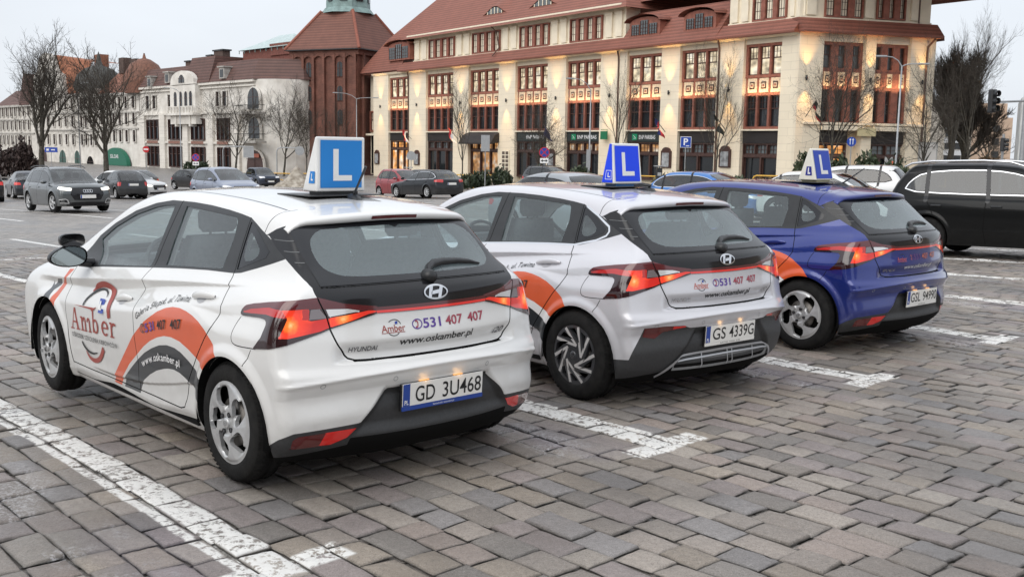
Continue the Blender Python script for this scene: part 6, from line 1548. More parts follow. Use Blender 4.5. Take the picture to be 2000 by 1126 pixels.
for a,b in((1.75,5.45),(6.35,9.5)):
    window(pav,a,b,7.9,10.12,3,B_REDST,B_SASH,B_PANE2,.22,.25,.62);window(pav,a,b,3.9,6.75,3,B_REDST,B_SASH,B_PANE,.22,.2,.62)
    facade_spandrel(pav,a+.05,b-.05,6.75,7.9,3,.22,.62)
shopfront(pav,.95,4.4,-.9,3.42,'fire');shopfront(pav,6.2,9.8,-.9,3.42,'dark')
d_=MB();V,F=text2d('M',1.1,.02);d_.add([(8.3+p,.02,.7+q-Z0) for p,q in V],F);d_.build('window_letter',principled('pale lettering',(.5,.52,.52),.4),pav)
for u in(.3,5.9,10.6):wall_lamp(pav,u,7.3,-.32)
q=MB();prism(q,-.55,11.8,[(-1.15,10.62),(-1.15,10.78),(-.25,11.75),(.6,11.75),(.6,10.7)]);q.add([(11.8,-1.15,10.62-Z0),(12.9,.2,10.62-Z0),(12.9,14,10.62-Z0),(11.8,14,11.75-Z0),(11.8,-.25,11.75-Z0),(11.8,-1.15,10.78-Z0)],[(0,1,4,5),(1,2,3,4)])
q.build('roof',B_TILE,pav)
at=MB();at.box((5.6,1.0,13.6-Z0),(11.6,1.7,3.8));at.box((5.6,.1,11.82-Z0),(11.6,.25,.12));at.box((11.0,7,13.6-Z0),(1.0,12,3.8));at.box((5.6,-.1,15.4-Z0),(12.2,1.2,.3))
for c in(.7,5.75,9.9):at.box((c,.06,13.2-Z0),(.8,.2,2.4))
at.build('attic_wall',B_CREAM2,pav)
window(pav,1.85,5.2,11.9,13.7,3,B_REDST,B_SASH,B_PANE2,.04,.1,.5,(3,3,1.0),'attic_window',.2,False);window(pav,6.4,9.0,11.95,13.7,3,B_REDST,B_SASH,B_PANE2,.04,.1,.5,(3,3,1.0),'attic_window',.2,False)
dp=MB();dp.tube([(11.2,-.9,10.6-Z0),(10.9,-.45,10.0-Z0),(10.9,-.40,9.5-Z0),(10.9,-.40,-.6-Z0)],.08,8);dp.build('downpipe',B_GUT,pav);dp=MB();dp.tube([(10.2,-.05,15-Z0),(10.2,-.05,11.8-Z0)],.07,6);dp.build('downpipe',B_GUT,pav)
m=MB();m.box((5.7,-.6,3.35-Z0),(1.6,.15,.62));m.build('shop_sign',principled('shop board cream',(.55,.48,.28),.5),pav)
# flags on poles
FL=[principled('flag red',(.42,.03,.04),.8),principled('flag white',(.6,.6,.6),.8),principled('flag navy',(.02,.03,.12),.8),principled('flag dark',(.03,.035,.03),.8)]
def flag(par,u,z,c1,c2,label,y=-.4):
    mw=Matrix.Translation(main.location)@Matrix.Rotation(mb_rz,4,'Z')
    if par is pav:mw=mw@Matrix.Translation(pav.location)@Matrix.Rotation(pav.rotation_euler[2],4,'Z')
    o=thing('flag',label,'flag',tuple(mw@Vector((u,y,z-Z0))),mb_rz+(pav.rotation_euler[2] if par is pav else 0),'flags on the cream building')
    m=MB();m.tube([(0,0,0),(0,-1.3,1.15)],.03,6);m.build('flag_pole',M_TRIM,o)
    m=MB();n=7;rng=random.Random(int(u*10))
    V=[];
    for i in range(n+1):
        t=i/n;x=.15*math.sin(t*7+u)+t*.35
        for k in range(5):V.append((x+.10*math.sin(k*2+u)*t+k*.12*t,-1.3+.55*(k/4)*1.0+.08*math.sin(3*t+k),1.15-.5*k/4-1.25*t))
    m.add(V,[(i*5+k,i*5+k+1,(i+1)*5+k+1,(i+1)*5+k) for i in range(n) for k in range(4)],True)
    m.m=[0]*len(m.f)
    for i in range(n):
        for k in range(4):m.m[i*4+k]=0 if k<2 else 1
    m.build('flag_cloth',[FL[c1],FL[c2]],o)
flag(main,-4.1,2.6,0,1,'red and white flag by the narrow lit shop')
flag(main,6.4,2.7,0,1,'red and white flag left of the lit entrance canopy')
flag(main,24.2,3.0,2,2,'navy flag right of the third shop bay')
flag(main,40.2,3.3,2,0,'navy and red flag beside the bank sign')
flag(main,47.2,3.5,3,3,'dark flag between the last two straight bays')
flag(pav,.4,4.4,3,0,'black and red flag at the canted corner')

# ------- the pale corner house left of the tower and the row of town houses beyond it
eb=np.array([26.4,-29.]);eb/=np.hypot(*eb);rb_=math.atan2(eb[1],eb[0])
def along(u,y=0):return (-59.7+eb[0]*u-eb[1]*y,169+eb[1]*u+eb[0]*y)
def win(par,u0,u1,z0,z1,nl=2,fm=None,pm=None,y=-.17,mun=(2,3,.35),sm=None,**k):return window(par,u0,u1,z0,z1,nl,fm or B_GREYW,sm or B_SASH,pm or B_PANE,y,.10,.10,mun,dep=.16,**k)
def archpts(c,w,z0,z1,n=10):return [(c-w,z0),(c+w,z0),(c+w,z1-w)]+[(c+w*math.cos(math.pi*i/n),z1-w+w*math.sin(math.pi*i/n)) for i in range(1,n)]+[(c-w,z1-w)]
def archwin(par,c,w,z0,z1,pm,fm,name='arched_window',y=-.05):
    m=MB();m.mi=0;m.ext([(a,b-Z0) for a,b in archpts(c,w+.16,z0-.05,z1+.16)],(0,y,0),(1,0,0),(0,0,1),(0,.3,0));m.mi=1;m.ext([(a,b-Z0) for a,b in archpts(c,w,z0,z1)],(0,y-.03,0),(1,0,0),(0,0,1),(0,.2,0))
    m.mi=2;m.box((c,y-.05,(z0+z1)/2-Z0),(.07,.06,z1-z0));m.box((c,y-.05,z0+(z1-z0)*.55-Z0),(2*w,.05,.07));return m.build(name,[fm,pm,B_SASH],par)
pale=thing('pale_corner_house','pale old stone house with brown mansard roof and rounded corner','building',(*along(0),Z0),rb_)
m=MB();m.mi=0;m.box((18.7,4,3.95-Z0),(37.5,8,12.6))
C8=[(37.4+4.6*math.sin(a),4.6-4.6*math.cos(a)) for a in [R(15*i) for i in range(7)]]
pts=[(37.4,0)]+C8+[(42,9),(37.4,9)]
m.ext([(a,b) for a,b in pts],(0,0,-2.4-Z0),(1,0,0),(0,1,0),(0,0,12.6))
m.mi=1
for u in(1.2,8.6,16.7,24.7,32.5):m.box((u,-.12,1.8-Z0),(1.6 if u>9 else 1.9,.5,8.4))
for z,t,o in((10.05,.35,.55),(9.45,.18,.22),(5.95,.25,.3),(1.75,.3,.18)):m.box((18.7,-.05,z-Z0),(37.6,.3+o,t))
m.build('facade_wall',[B_GREYW,ashlar_mat('pale ashlar',(.70,.66,.60),2.0,.55,.75,.22)],pale)
m=MB()
V=[(-.6,-.5,10.2-Z0),(37.4,-.5,10.2-Z0),(42.3,4.5,10.2-Z0),(42.3,12,10.2-Z0),(-.6,12,10.2-Z0),(-.6,1.0,13.0-Z0),(36.6,1.0,13.0-Z0),(40.8,5.2,13.0-Z0),(40.8,12,13-Z0),(-.6,12,13-Z0)]
m.add(V,[(0,1,6,5),(1,2,7,6),(2,3,8,7),(5,6,7,8,9),(4,0,5,9)]);m.add([(16.6,-.55,10.2-Z0),(25.0,-.55,10.2-Z0),(24.6,.8,14.0-Z0),(17.2,.8,14.0-Z0),(16.6,6,10.2-Z0),(17.2,6,14.-Z0),(25,6,10.2-Z0),(24.6,6,14-Z0)],[(0,1,2,3),(4,0,3,5),(1,6,7,2),(3,2,7,5)])
m.build('mansard_roof',B_TILE2,pale)
m=MB();m.mi=0;n=12;P=[(13.2,10.1)]+[(17.4-3.9*math.cos(math.pi*i/n),10.2+1.9*math.sin(math.pi*i/n)**.8) for i in range(n+1)]+[(21.6,10.1)]
m.ext([(a,b-Z0) for a,b in P],(0,-1.0,0),(1,0,0),(0,0,1),(0,.7,0));m.box((17.4,-.45,7.2-Z0),(8.4,1.0,5.6));m.box((17.4,-.75,5.85-Z0),(9.0,1.6,.35))
for i in range(9):m.box((13.4+i*1.0,-1.4,6.4-Z0),(.22,.14,.9))
m.box((17.4,-1.4,6.9-Z0),(8.8,.16,.14));m.box((15.2,-.6,4.9-Z0),(.5,1.0,1.7));m.box((19.8,-.6,4.9-Z0),(.5,1.0,1.7));m.build('bay_oriel',B_GREYW,pale)
archwin(pale,17.4,.95,10.35,11.5,B_PANE,B_GREYW,'gable_window',-1.05)
for c in(15.05,16.85,18.55,20.1):archwin(pale,c,.48,6.95,9.1,B_PANE,B_GREYW,'oriel_window',-.97)
for a,b in((2.6,4.05),(5.1,6.4),(10.6,11.9),(26.3,27.45),(28.3,29.65)):win(pale,a,b,6.75,8.95,1)
for a,b in((2.7,7.1),(10.6,14.9),(18.3,22.6),(26.5,30.2)):
    win(pale,a,b,2.1,5.2,3,B_SASH,B_PANE,-.17);win(pale,a,b,-2.0,1.15,3,B_SASH,B_PANE,-.17)
    s=MB();s.box(((a+b)/2,-.28,1.75-Z0),(b-a-.3,.06,.42));s.build('shop_board',noisy('faded red board',(.24,.12,.09),.4,6,.7),pale)
archwin(pale,37.3,1.5,6.3,9.1,B_PANE,B_GREYW,y=-.3);archwin(pale,37.4,1.5,2.4,5.2,B_PANE,B_GREYW,y=-.3);archwin(pale,37.6,2.2,-1.7,.85,B_SHOP,B_GREYW,'doorway',-.35)
s=MB();s.box((37.6,-.55,.15-Z0),(3.0,.08,.5));s.build('shop_board',principled('shop red board',(.33,.09,.05),.5),pale)
for zz in(1.95,5.7):
    m=MB();m.box((37.5,-1.0,zz-Z0),(6.0,1.6,.28));m.build('balcony_slab',B_STONE,pale)
    m=MB();m.tube([(34.6,-.3,zz+1.05-Z0),(34.6,-1.75,zz+1.05-Z0),(40.4,-1.75,zz+1.05-Z0),(40.4,-.3,zz+1.05-Z0)],.04,6)
    for i in range(15):m.box((34.6+i*5.8/14,-1.75,zz+.55-Z0),(.035,.035,1.0))
    m.build('balcony_railing',M_TRIM,pale)
for a,z in((5.2,10.9),(11.6,11.3),(29.2,11.3)):
    m=MB();m.box((a,-.05,z-Z0),(1.5,1.2,1.5));m.mi=1;m.box((a,-.67,z-.05-Z0),(.95,.05,1.05));m.mi=0;m.box((a,-.1,z+.85-Z0),(1.9,1.5,.18));m.build('dormer',[B_STONE,B_PANE],pale)
for a,z,w in((8.0,13.5,1.4),(12.2,13.7,1.6),(18.3,14.6,2.8),(15.4,14.0,1.4)):
    m=MB();m.box((a,5,z-.3-Z0),(w,1.2,1.9));m.mi=1;m.box((a,5,z+.75-Z0),(w+.5,1.5,.2));m.build('chimney',[noisy('sooty brick',(.09,.06,.05),.4,5,.9),M_TRIM],pale)
m=MB();m.mi=0;m.box((31.5,8,13.9-Z0),(13.5,6,1.8));m.box((35.5,7.2,14.6-Z0),(5.5,4.8,1.6));m.mi=1;m.add([(24.2,4.5,14.9-Z0),(38.6,4.5,14.9-Z0),(38.6,11.5,14.9-Z0),(24.2,11.5,14.9-Z0),(30,8,17.0-Z0),(34,8,17.0-Z0)],[(0,1,5,4),(1,2,5),(2,3,4,5),(3,0,4)])
m.mi=2
for i in range(10):m.box((24.4+i*1.55,4.6,14.7-Z0),(.08,.08,.5))
m.build('roof_lantern',[noisy('lantern brick',(.17,.06,.045),.3,4,.8),noisy('lantern glass roof',(.36,.46,.45),.2,2,.2),B_VERD],pale)
# town houses
def townhouse(u0,u1,zt,cols,label,mat,floors,shop):
    o=thing('town_house',label,'building',(*along((u0+u1)/2),Z0),rb_,'old town houses on the far side');w=u1-u0
    m=MB();m.box((0,4.2,(zt-3.4)/2-Z0),(w,8.4,zt+3.4))
    m.mi=1
    for z in floors[1:]:m.box((0,-.1,z-.55-Z0),(w-.1,.3,.22))
    m.box((0,-.15,zt-.15-Z0),(w+.2,.6,.4));m.build('facade_wall',[mat,B_STONE],o)
    for z in floors:
        for c in cols:win(o,c-u0-w/2-.62,c-u0-w/2+.62,z,z+2.1,1,pm=B_PANE,sm=B_SASH)
    return o,w
M_SASHW=principled('white sash',(.45,.44,.42),.5)
h,w=townhouse(-73,-50,8.6,[-71.2,-68.8,-66.2,-63.6,-61,-58.4,-55.8,-53],'pale plain town house furthest left, half hidden by the bare tree',B_GREY,[.6,3.6,6.3],0)
m=MB();m.add([(-11.6,-.4,8.6-Z0),(11.6,-.4,8.6-Z0),(11.6,4,12.0-Z0),(-11.6,4,12.0-Z0),(11.6,9,8.6-Z0),(-11.6,9,8.6-Z0)],[(0,1,2,3),(3,2,4,5)]);m.add([(4,-.45,8.5-Z0),(10.5,-.45,8.5-Z0),(7.3,-.45,14.6-Z0),(4,4,8.5-Z0),(10.5,4,8.5-Z0),(7.3,4,14.6-Z0)],[(0,1,2),(0,2,5,3),(1,4,5,2)]);m.build('roof',B_TILE2,h)
h,w=townhouse(-50,-26.2,10.0,[-48,-45.2,-42.2,-39,-36,-32.6,-29.3],'grey gabled town house with curved gable and orange roof side',B_GREY,[.9,4.2,7.2],1)
m=MB();x0=-50+23.8/2+50-50;cx=lambda u:u+38.1
P=[(cx(-49.8),10.0),(cx(-49.2),13.8),(cx(-46.8),14.9),(cx(-46.2),16.6),(cx(-44.6),17.6),(cx(-42.6),18.0),(cx(-40.6),17.8),(cx(-38.4),16.6),(cx(-37.4),14.8),(cx(-34),13.6),(cx(-32.4),10.0)]
m.ext([(a,b-Z0) for a,b in P],(0,-.12,0),(1,0,0),(0,0,1),(0,.8,0));g=m.build('curved_gable',B_GREY,h)
archwin(h,cx(-42.4),.9,12.2,15.2,B_PANE,B_STONE,'gable_window',-.2)
for c in(-45.5,-39.5):win(h,cx(c)-.6,cx(c)+.6,10.8,13.0,2,y=-.32,sm=M_SASHW)
m=MB();m.add([(cx(-38.2),.6,17.4-Z0),(cx(-27.6),3,15.8-Z0),(cx(-26.2),1.2,10-Z0),(cx(-32.6),.3,10-Z0),(cx(-47),.6,17.4-Z0),(cx(-49.5),.6,10-Z0),(cx(-43),9,17.4-Z0),(cx(-27.6),9,15.8-Z0)],[(0,3,2,1),(4,6,5),(4,0,7,6),(0,1,7)]);m.build('roof',noisy('orange old tile',(.30,.115,.06),.35,2.5,.8),h)
m=MB();m.box((cx(-25.6),4,15.4-Z0),(2.6,1.6,3.2));m.build('chimney',noisy('orange brick stack',(.25,.10,.06),.3,4,.9),h)
for c,wd in((-44.9,1.5),(-35,1.7),(-27.7,1.2)):archwin(h,cx(c),wd,-3.2,.0,principled('shop dark green',(.012,.07,.05),.15) if c>-40 else B_SHOP,B_GREYW,'shop_arch',-.18)
h,w=townhouse(-26.2,-17.2,10.6,[-24.9,-22.9,-20.6,-18.6],'narrow town house under a dark spiked dome',B_GREYW,[.9,4.0,7.2],1)
m=MB();m.lathe([(4.2,10.4-Z0),(4.3,11.4-Z0),(3.7,13.0-Z0),(2.4,14.2-Z0),(.7,14.8-Z0),(.4,15.6-Z0),(.35,16.2-Z0),(.03,17.2-Z0)],(0,2.0,0),20);m.build('dome',noisy('dark slate dome',(.055,.055,.05),.4,3,.7),h)
archwin(h,.2,1.6,-3.0,-.9,M_DARK,B_GREYW,'doorway',-.18)
h,w=townhouse(-17.2,-.4,9.6,[-15.6,-13,-10.4,-7.8,-5.2,-2.2],'pale town house with the green arched shop awning',B_GREYW,[1.6,4.4,7.0],1)
m=MB();m.add([(-8.5,-.3,9.6-Z0),(4.2,-.3,9.6-Z0),(3.5,5,14.4-Z0),(-8.2,5,14.8-Z0)],[(0,1,2,3)]);m.build('roof',noisy('red brown old tile',(.20,.085,.055),.35,2.5,.8),h)
for a,z in((-6.4,15.6),(-1.6,15.2)):
    m=MB();m.box((a,4,z-1-Z0),(2.0,1.4,2.6));m.build('chimney',noisy('sooty brick',(.09,.06,.05),.4,5,.9),h)
m=MB();m.lathe([(3.1,9.4-Z0),(3.3,11.2-Z0),(3.3,11.5-Z0),(3.0,12.6-Z0),(2.2,14.0-Z0),(1.0,14.8-Z0),(.3,15.0-Z0),(.1,15.8-Z0)],(7.2,1.6,0),20);m.build('turret_dome',noisy('rusty dome',(.16,.07,.045),.35,3,.7),h)
m=MB();m.mi=0;n=16;c,ww=0,5.0;V=[];F=[]
for k,(f,y) in enumerate(((1.0,-.25),(1.0,-.9))):V+=[(ww*f*math.cos(math.pi*i/n),y-(.0 if k else 0),-2.2+2.9*math.sin(math.pi*i/n)-Z0) for i in range(n+1)]
F=[(i,i+1,n+2+i,n+1+i) for i in range(n)];m.add(V,F,True);m.add(V[n+1:],[tuple(range(n+1))])
m.mi=1;Vt,Ft=text2d('SOL DAR',.85,.012);m.add([(p,-.94,-1.0+q-Z0) for p,q in Vt],Ft);m.build('shop_awning',[principled('awning green',(.008,.13,.075),.5),M_PWHITE],h)
m=MB();m.box((0,-1.4,-2.75-Z0),(11.5,2.4,.3));m.mi=1;m.quad((-5,-.06,-4.2-Z0),(5,-.06,-4.2-Z0),(5,-.06,-2.4-Z0),(-5,-.06,-2.4-Z0));m.build('shop_front',[B_STONE,B_PANE2],h)
# ------- brick gate tower
tower=thing('gate_tower','square brick gate tower with steep tiled roof and green copper lantern','tower',(-20.4,138,Z0),math.atan2(-4.5,8.8))
Lw=10.6
m=MB();m.box((-Lw/2,Lw/2,5.0-Z0),(Lw,Lw,18.2));
for i in range(7):
    a=-Lw+.25+i*(Lw-.5)/6.0
    m.box((a,-.12,6.6-Z0),(.36,.5,14.0))
for i in range(5):m.box((.12,1+i*2.1,6.6-Z0),(.5,.36,14.0))
m.box((-Lw/2,Lw/2,13.75-Z0),(Lw+.6,Lw+.6,.8))
for i in range(6):
    a=-Lw+.25+(i+.5)*(Lw-.5)/6.0;r=(Lw-.5)/12-.02;n=8
    arc=[(a+r*math.cos(math.pi*k/n),12.45+r*math.sin(math.pi*k/n)) for k in range(n+1)]+[(a-r,13.4),(a+r,13.4)]
    m.ext([(p,q-Z0) for p,q in arc[:n+1]+[(a-r-.2,12.45),(a-r-.2,13.4),(a+r+.2,13.4),(a+r+.2,12.45)]],(0,-.3,0),(1,0,0),(0,0,1),(0,.3,0))
m.build('brick_wall',B_BRICK,tower)
for i in(1,4):
    a=-Lw+.25+(i+.5)*(Lw-.5)/6.0+(0 if i<3 else -1.5*0)
    for z in(10.6,7.5,4.4):archwin(tower,a,.42,z,z+1.9,B_PANE,B_BRICK,y=-.12)
for z in(9.6,5.6):
    f=archwin(tower,0,.5,z,z+2,B_PANE,B_BRICK,y=-.2);f.rotation_euler=(0,0,R(90));f.location=(.18,4.6,0)
m=MB();o=.75;V=[(-Lw-o,-o,14.1-Z0),(o,-o,14.1-Z0),(o,Lw+o,14.1-Z0),(-Lw-o,Lw+o,14.1-Z0)];q=2.55;c=(-Lw/2,Lw/2);V+=[(c[0]-q,c[1]-q,19.4-Z0),(c[0]+q,c[1]-q,19.4-Z0),(c[0]+q,c[1]+q,19.4-Z0),(c[0]-q,c[1]+q,19.4-Z0)]
m.add(V,[(0,1,5,4),(1,2,6,5),(2,3,7,6),(3,0,4,7),(3,2,1,0)]);m.mi=1
for a,b in((0,4),(1,5),(2,6)):m.tube([V[a],V[b]],.22,6)
m.mi=2;m.box((c[0],c[1],14.05-Z0),(Lw+2*o+.1,Lw+2*o+.1,.14));m.build('tower_roof',[rows_mat('tower tile',(.20,.080,.056),.36,.5),noisy('ridge tile',(.26,.09,.06),.2,4,.8),M_TRIM],tower)
m=MB();n=8
for z0,r0,z1,r1 in((19.2,3.6,19.9,3.1),(19.9,3.0,24.0,2.85),(24.0,3.5,24.4,3.5),(24.4,3.4,27.5,.3)):m.lathe([(r0,z0-Z0),(r1,z1-Z0)],(c[0],c[1],0),n,'z',False)
m.mi=1
for k in range(8):
    a=R(22.5+45*k);m.box((c[0]+2.78*math.cos(a),c[1]+2.78*math.sin(a),21.9-Z0),(.25,1.0,2.4),a)
m.build('copper_lantern',[B_VERD,B_PANE],tower)
# ------- beyond the corner on the right
o=thing('apartment_block','far pale block of flats with stacked white balconies','building',(75.6,181,Z0-.5),R(8))
m=MB();m.box((0,5,4.0-Z0+1),(5.5,10,9.0+3));m.build('wall',noisy('flats render',(.46,.42,.36),.15,.8,.8),o)
for k in range(4):
    m=MB();m.box((-.6,-.7,.3+k*2.1+2.2),(3.4,1.4,.9));m.build('balcony',principled('balcony white',(.55,.56,.57),.6),o);m=MB();m.box((-.6,-.02,1.4+k*2.1+2.2),(3.0,.1,1.0));m.build('window',B_PANE,o)
o=thing('beige_block','far beige flat-roofed block between the bare tree and traffic light','building',(79.5,181,Z0-.5),R(4))
m=MB();m.box((2.5,6,6.2),(7.5,10,9.0));m.box((1.2,8,8.4),(10,10,9.6));m.build('wall',noisy('beige render',(.52,.38,.28),.12,.6,.8),o)
for k in range(3):
    m=MB();m.box((3.4,.95,4.4+k*2.2),(1.2,.1,1.1));m.build('window',B_PANE,o)
o=thing('white_house','pale rendered house end with dark slate roof at the right edge','building',(29.15,60,-1.0),R(-24))
m=MB();m.box((2.2,4,3.0),(5.4,8,6.0));m.ext([(-.5,6),(4.9,6),(2.2,6.2)],(0,0,0),(1,0,0),(0,0,1),(0,8,0));m.build('wall',noisy('old white render',(.50,.51,.50),.25,.8,.85),o)
m=MB();m.box((2.6,4,6.7),(5.6,8.2,1.6));m.box((.15,.8,7.7),(.35,.35,.6));m.build('roof',noisy('dark slate',(.045,.05,.055),.3,3,.6),o)
m=MB();m.box((2.4,-.03,2.6),(1.2,.08,1.6));m.build('window',B_PANE,o)

# ------------------------------------------------------------------ bare trees, evergreens and street furniture
T_BARK=noisy('wet bark',(.060,.052,.043),.4,6,.9,.5,30,col2=(.10,.09,.07))
T_TWIG=principled('twig',(.055,.045,.036),.9)
def bare_tree(label,x,y,h,spread,seed,trunk=.35,tr=.16,levels=5,lean=0,droop=0.0,nk=(4,6),thin=1.0,wd=None,zb=None,name='bare_tree',up=.35,group='bare trees round the square'):
    rng=random.Random(seed);o=thing(name,label,'tree',(x,y,(gz(x,y) if zb is None else zb)-.03),rng.uniform(0,6.28),group)
    limbs=MB();twigs=MB()
    def grow(p,d,ln,r,lv):
        n=6 if lv==0 else 5 if lv<3 else 3;P=[p];D=d.copy();rr=[r]
        for i in range(n):
            j=.035 if lv==0 else .17 if lv<3 else .24
            D=(D+Vector((rng.gauss(0,j),rng.gauss(0,j),rng.gauss(0,j*.6)+(.05 if lv else 0)-droop*lv*.035))).normalized()
            P.append(P[-1]+D*ln/n);rr.append(r*(1-(i+1)/n*(.38 if lv<levels else .6)))
        (limbs if lv<3 else twigs).tube(P,rr,8 if lv==0 else 6 if lv<2 else 4 if lv<3 else 3,cap=False)
        if lv>=levels:return
        k=rng.randint(*nk)+(3 if lv==0 else 1 if lv==1 else 0)
        for q in range(k):
            t=(.50+.5*(q+.6)/k if lv==0 else .22+.78*(q+rng.random())/k);t=min(t,.999)
            i=int(t*n);f=t*n-i;b=P[i].lerp(P[i+1],f)
            a=q*2.4+rng.uniform(-.5,.5)+lv;s_=rng.uniform(.65,1.15)*spread*(1.25-.55*t if lv==0 else 1)
            ax=Matrix.Rotation(a,3,D)@D.orthogonal().normalized()
            nd=(D*math.cos(s_)+ax*math.sin(s_)+Vector((0,0,up*.35))).normalized()
            L_=ln*(rng.uniform(.95,1.25) if lv==0 else rng.uniform(.50,.74)*(1.25-.5*t))
            grow(b,nd,L_,max(.0075*thin,rr[i]*rng.uniform(.42,.6)),lv+1)
        grow(P[-1],(D+Vector((0,0,.1))).normalized(),ln*(1.1 if lv==0 else .62),rr[-1]*.85,lv+1)
    grow(Vector((0,0,0)),Vector((lean,0,1)).normalized(),h*trunk,tr,0)
    A=np.array(limbs.v+twigs.v);kz=h/np.percentile(A[:,2],99.8);rad=np.percentile(np.hypot(A[:,0]-A[:,2]*lean,A[:,1]),97);kx=(wd/2/rad) if wd else kz
    for b in(limbs,twigs):   # fit the grown tree to its measured height and crown width, keeping the limbs round
        b.v=[(p[0]*kx,p[1]*kx,p[2]*kz) for p in b.v]
    limbs.build('trunk',T_BARK,o);twigs.build('crown',T_TWIG,o);return o
bare_tree('big bare tree with forked crown in front of the gabled town house',-49.3,110,15.6,.80,3,.26,.30,5,nk=(3,4),thin=1.5,wd=10.5)
bare_tree('big spreading bare tree in front of the dark domed town house',-42.6,110,14.0,.85,8,.28,.28,5,nk=(3,4),thin=1.5,wd=11)
bare_tree('bare tree before the middle of the pale corner house',-34.4,130,12.0,.85,11,.34,.19,5,nk=(3,4),thin=1.5,wd=9.5)
bare_tree('bare tree at the rounded end of the pale corner house',-28.4,130,12.0,.8,15,.34,.19,5,nk=(3,4),thin=1.5,wd=8)
bare_tree('thin bare tree left of the street lamp by the brick tower',-24.4,124,9.5,.6,21,.32,.12,4,nk=(3,4),thin=1.5,wd=5)
bare_tree('thin bare tree before the right corner of the brick tower',-20.8,124,10,.6,22,.32,.12,4,nk=(3,4),thin=1.5,wd=4.5)
bare_tree('slender bare tree before the pilaster left of the entrance canopy',-5.1,104,11.2,.5,31,.36,.15,4,nk=(3,4),thin=1.3,wd=5.5)
bare_tree('low spreading bare tree before the first bank bay',2.2,99,8.6,1.0,33,.36,.15,5,nk=(3,4),thin=1.2,up=.1,wd=7)
bare_tree('tall narrow bare tree between the two green bank signs',9.0,92,11.4,.5,37,.36,.16,4,nk=(3,4),thin=1.2,wd=4.6)
bare_tree('tall bare tree before the pilaster right of the parking sign',16.3,85,11.8,.7,41,.34,.16,5,nk=(3,4),thin=1.1,wd=5.6)
bare_tree('wide bare tree in front of the canted corner',21.7,72,11.3,.85,45,.34,.15,5,nk=(3,4),thin=1.0,up=.15,wd=7)
bare_tree('bare tree with hanging branches at the right end of the cream building',27.2,70,8.8,.9,48,.34,.15,5,nk=(3,4),thin=1.0,droop=.9,wd=5)
bare_tree('thick dark twiggy tree behind the end of the cream building',35.4,86,11.4,.5,52,.14,.26,5,nk=(5,6),thin=1.5,up=.9,wd=4.5)
bare_tree('second thick twiggy tree behind the end of the cream building',38.0,89,9.4,.55,53,.14,.22,5,nk=(5,6),thin=1.5,up=.8,wd=4.8)
bare_tree('tall open bare tree standing against the sky on the right',32.2,75,12.4,.6,57,.36,.16,5,nk=(3,4),thin=1.0,wd=6.5)
bare_tree('distant bare tree above the beige block',67.0,150,9,.9,61,.3,.2,4,nk=(3,4),thin=1.8,wd=8)
# a few trees across the street behind the photographer: they show as reflections in the panes
for i,(x,y,hh) in enumerate(((-11,-16,12),(-17,-9,13),(-21,-19,12.5))):bare_tree(('bare tree across the street behind the bays, nearest','bare tree across the street behind the bays, leaning','bare tree across the street behind the bays, farthest')[i],x,y,hh,.9,71+i,.3,.24,4,nk=(4,6),thin=2.2)
# the street front behind the photographer, seen only as the dark band mirrored in paint and panes
for k,(x,y,rz,w,hh,lb) in enumerate(((-42,-12,62,30,13,'house row across the street to the left, seen in reflections'),(-8,-42,8,44,14,'long house row behind the photographer, seen in reflections'),(46,-28,-38,40,13,'house row across the street behind to the right, seen in reflections'),(64,18,-82,36,11,'house row at the right side of the square, seen in reflections'))):
    o=thing('town_house',lb,'building',(x,y,gz(x,y)-.3),R(rz),'house rows across the street');m=MB();m.box((0,-4,hh/2),(w,8,hh));m.build('facade_wall',noisy('street front render',(.34,.30,.25),.25,.5,.85),o)
    m=MB();m.add([(-w/2,.4,hh),(w/2,.4,hh),(w/2,-4,hh+4),(-w/2,-4,hh+4),(w/2,-8,hh),(-w/2,-8,hh)],[(0,1,2,3),(2,4,5,3),(1,4,2),(0,3,5)]);m.build('roof',B_TILE2,o)
    for f in range(3):
        m=MB()
        for i in range(int(w/3)):m.box((-w/2+1.5+i*3,.03,2.0+f*3.9),(1.3,.12,2.3))
        m.build('window_row',B_PANE,o)
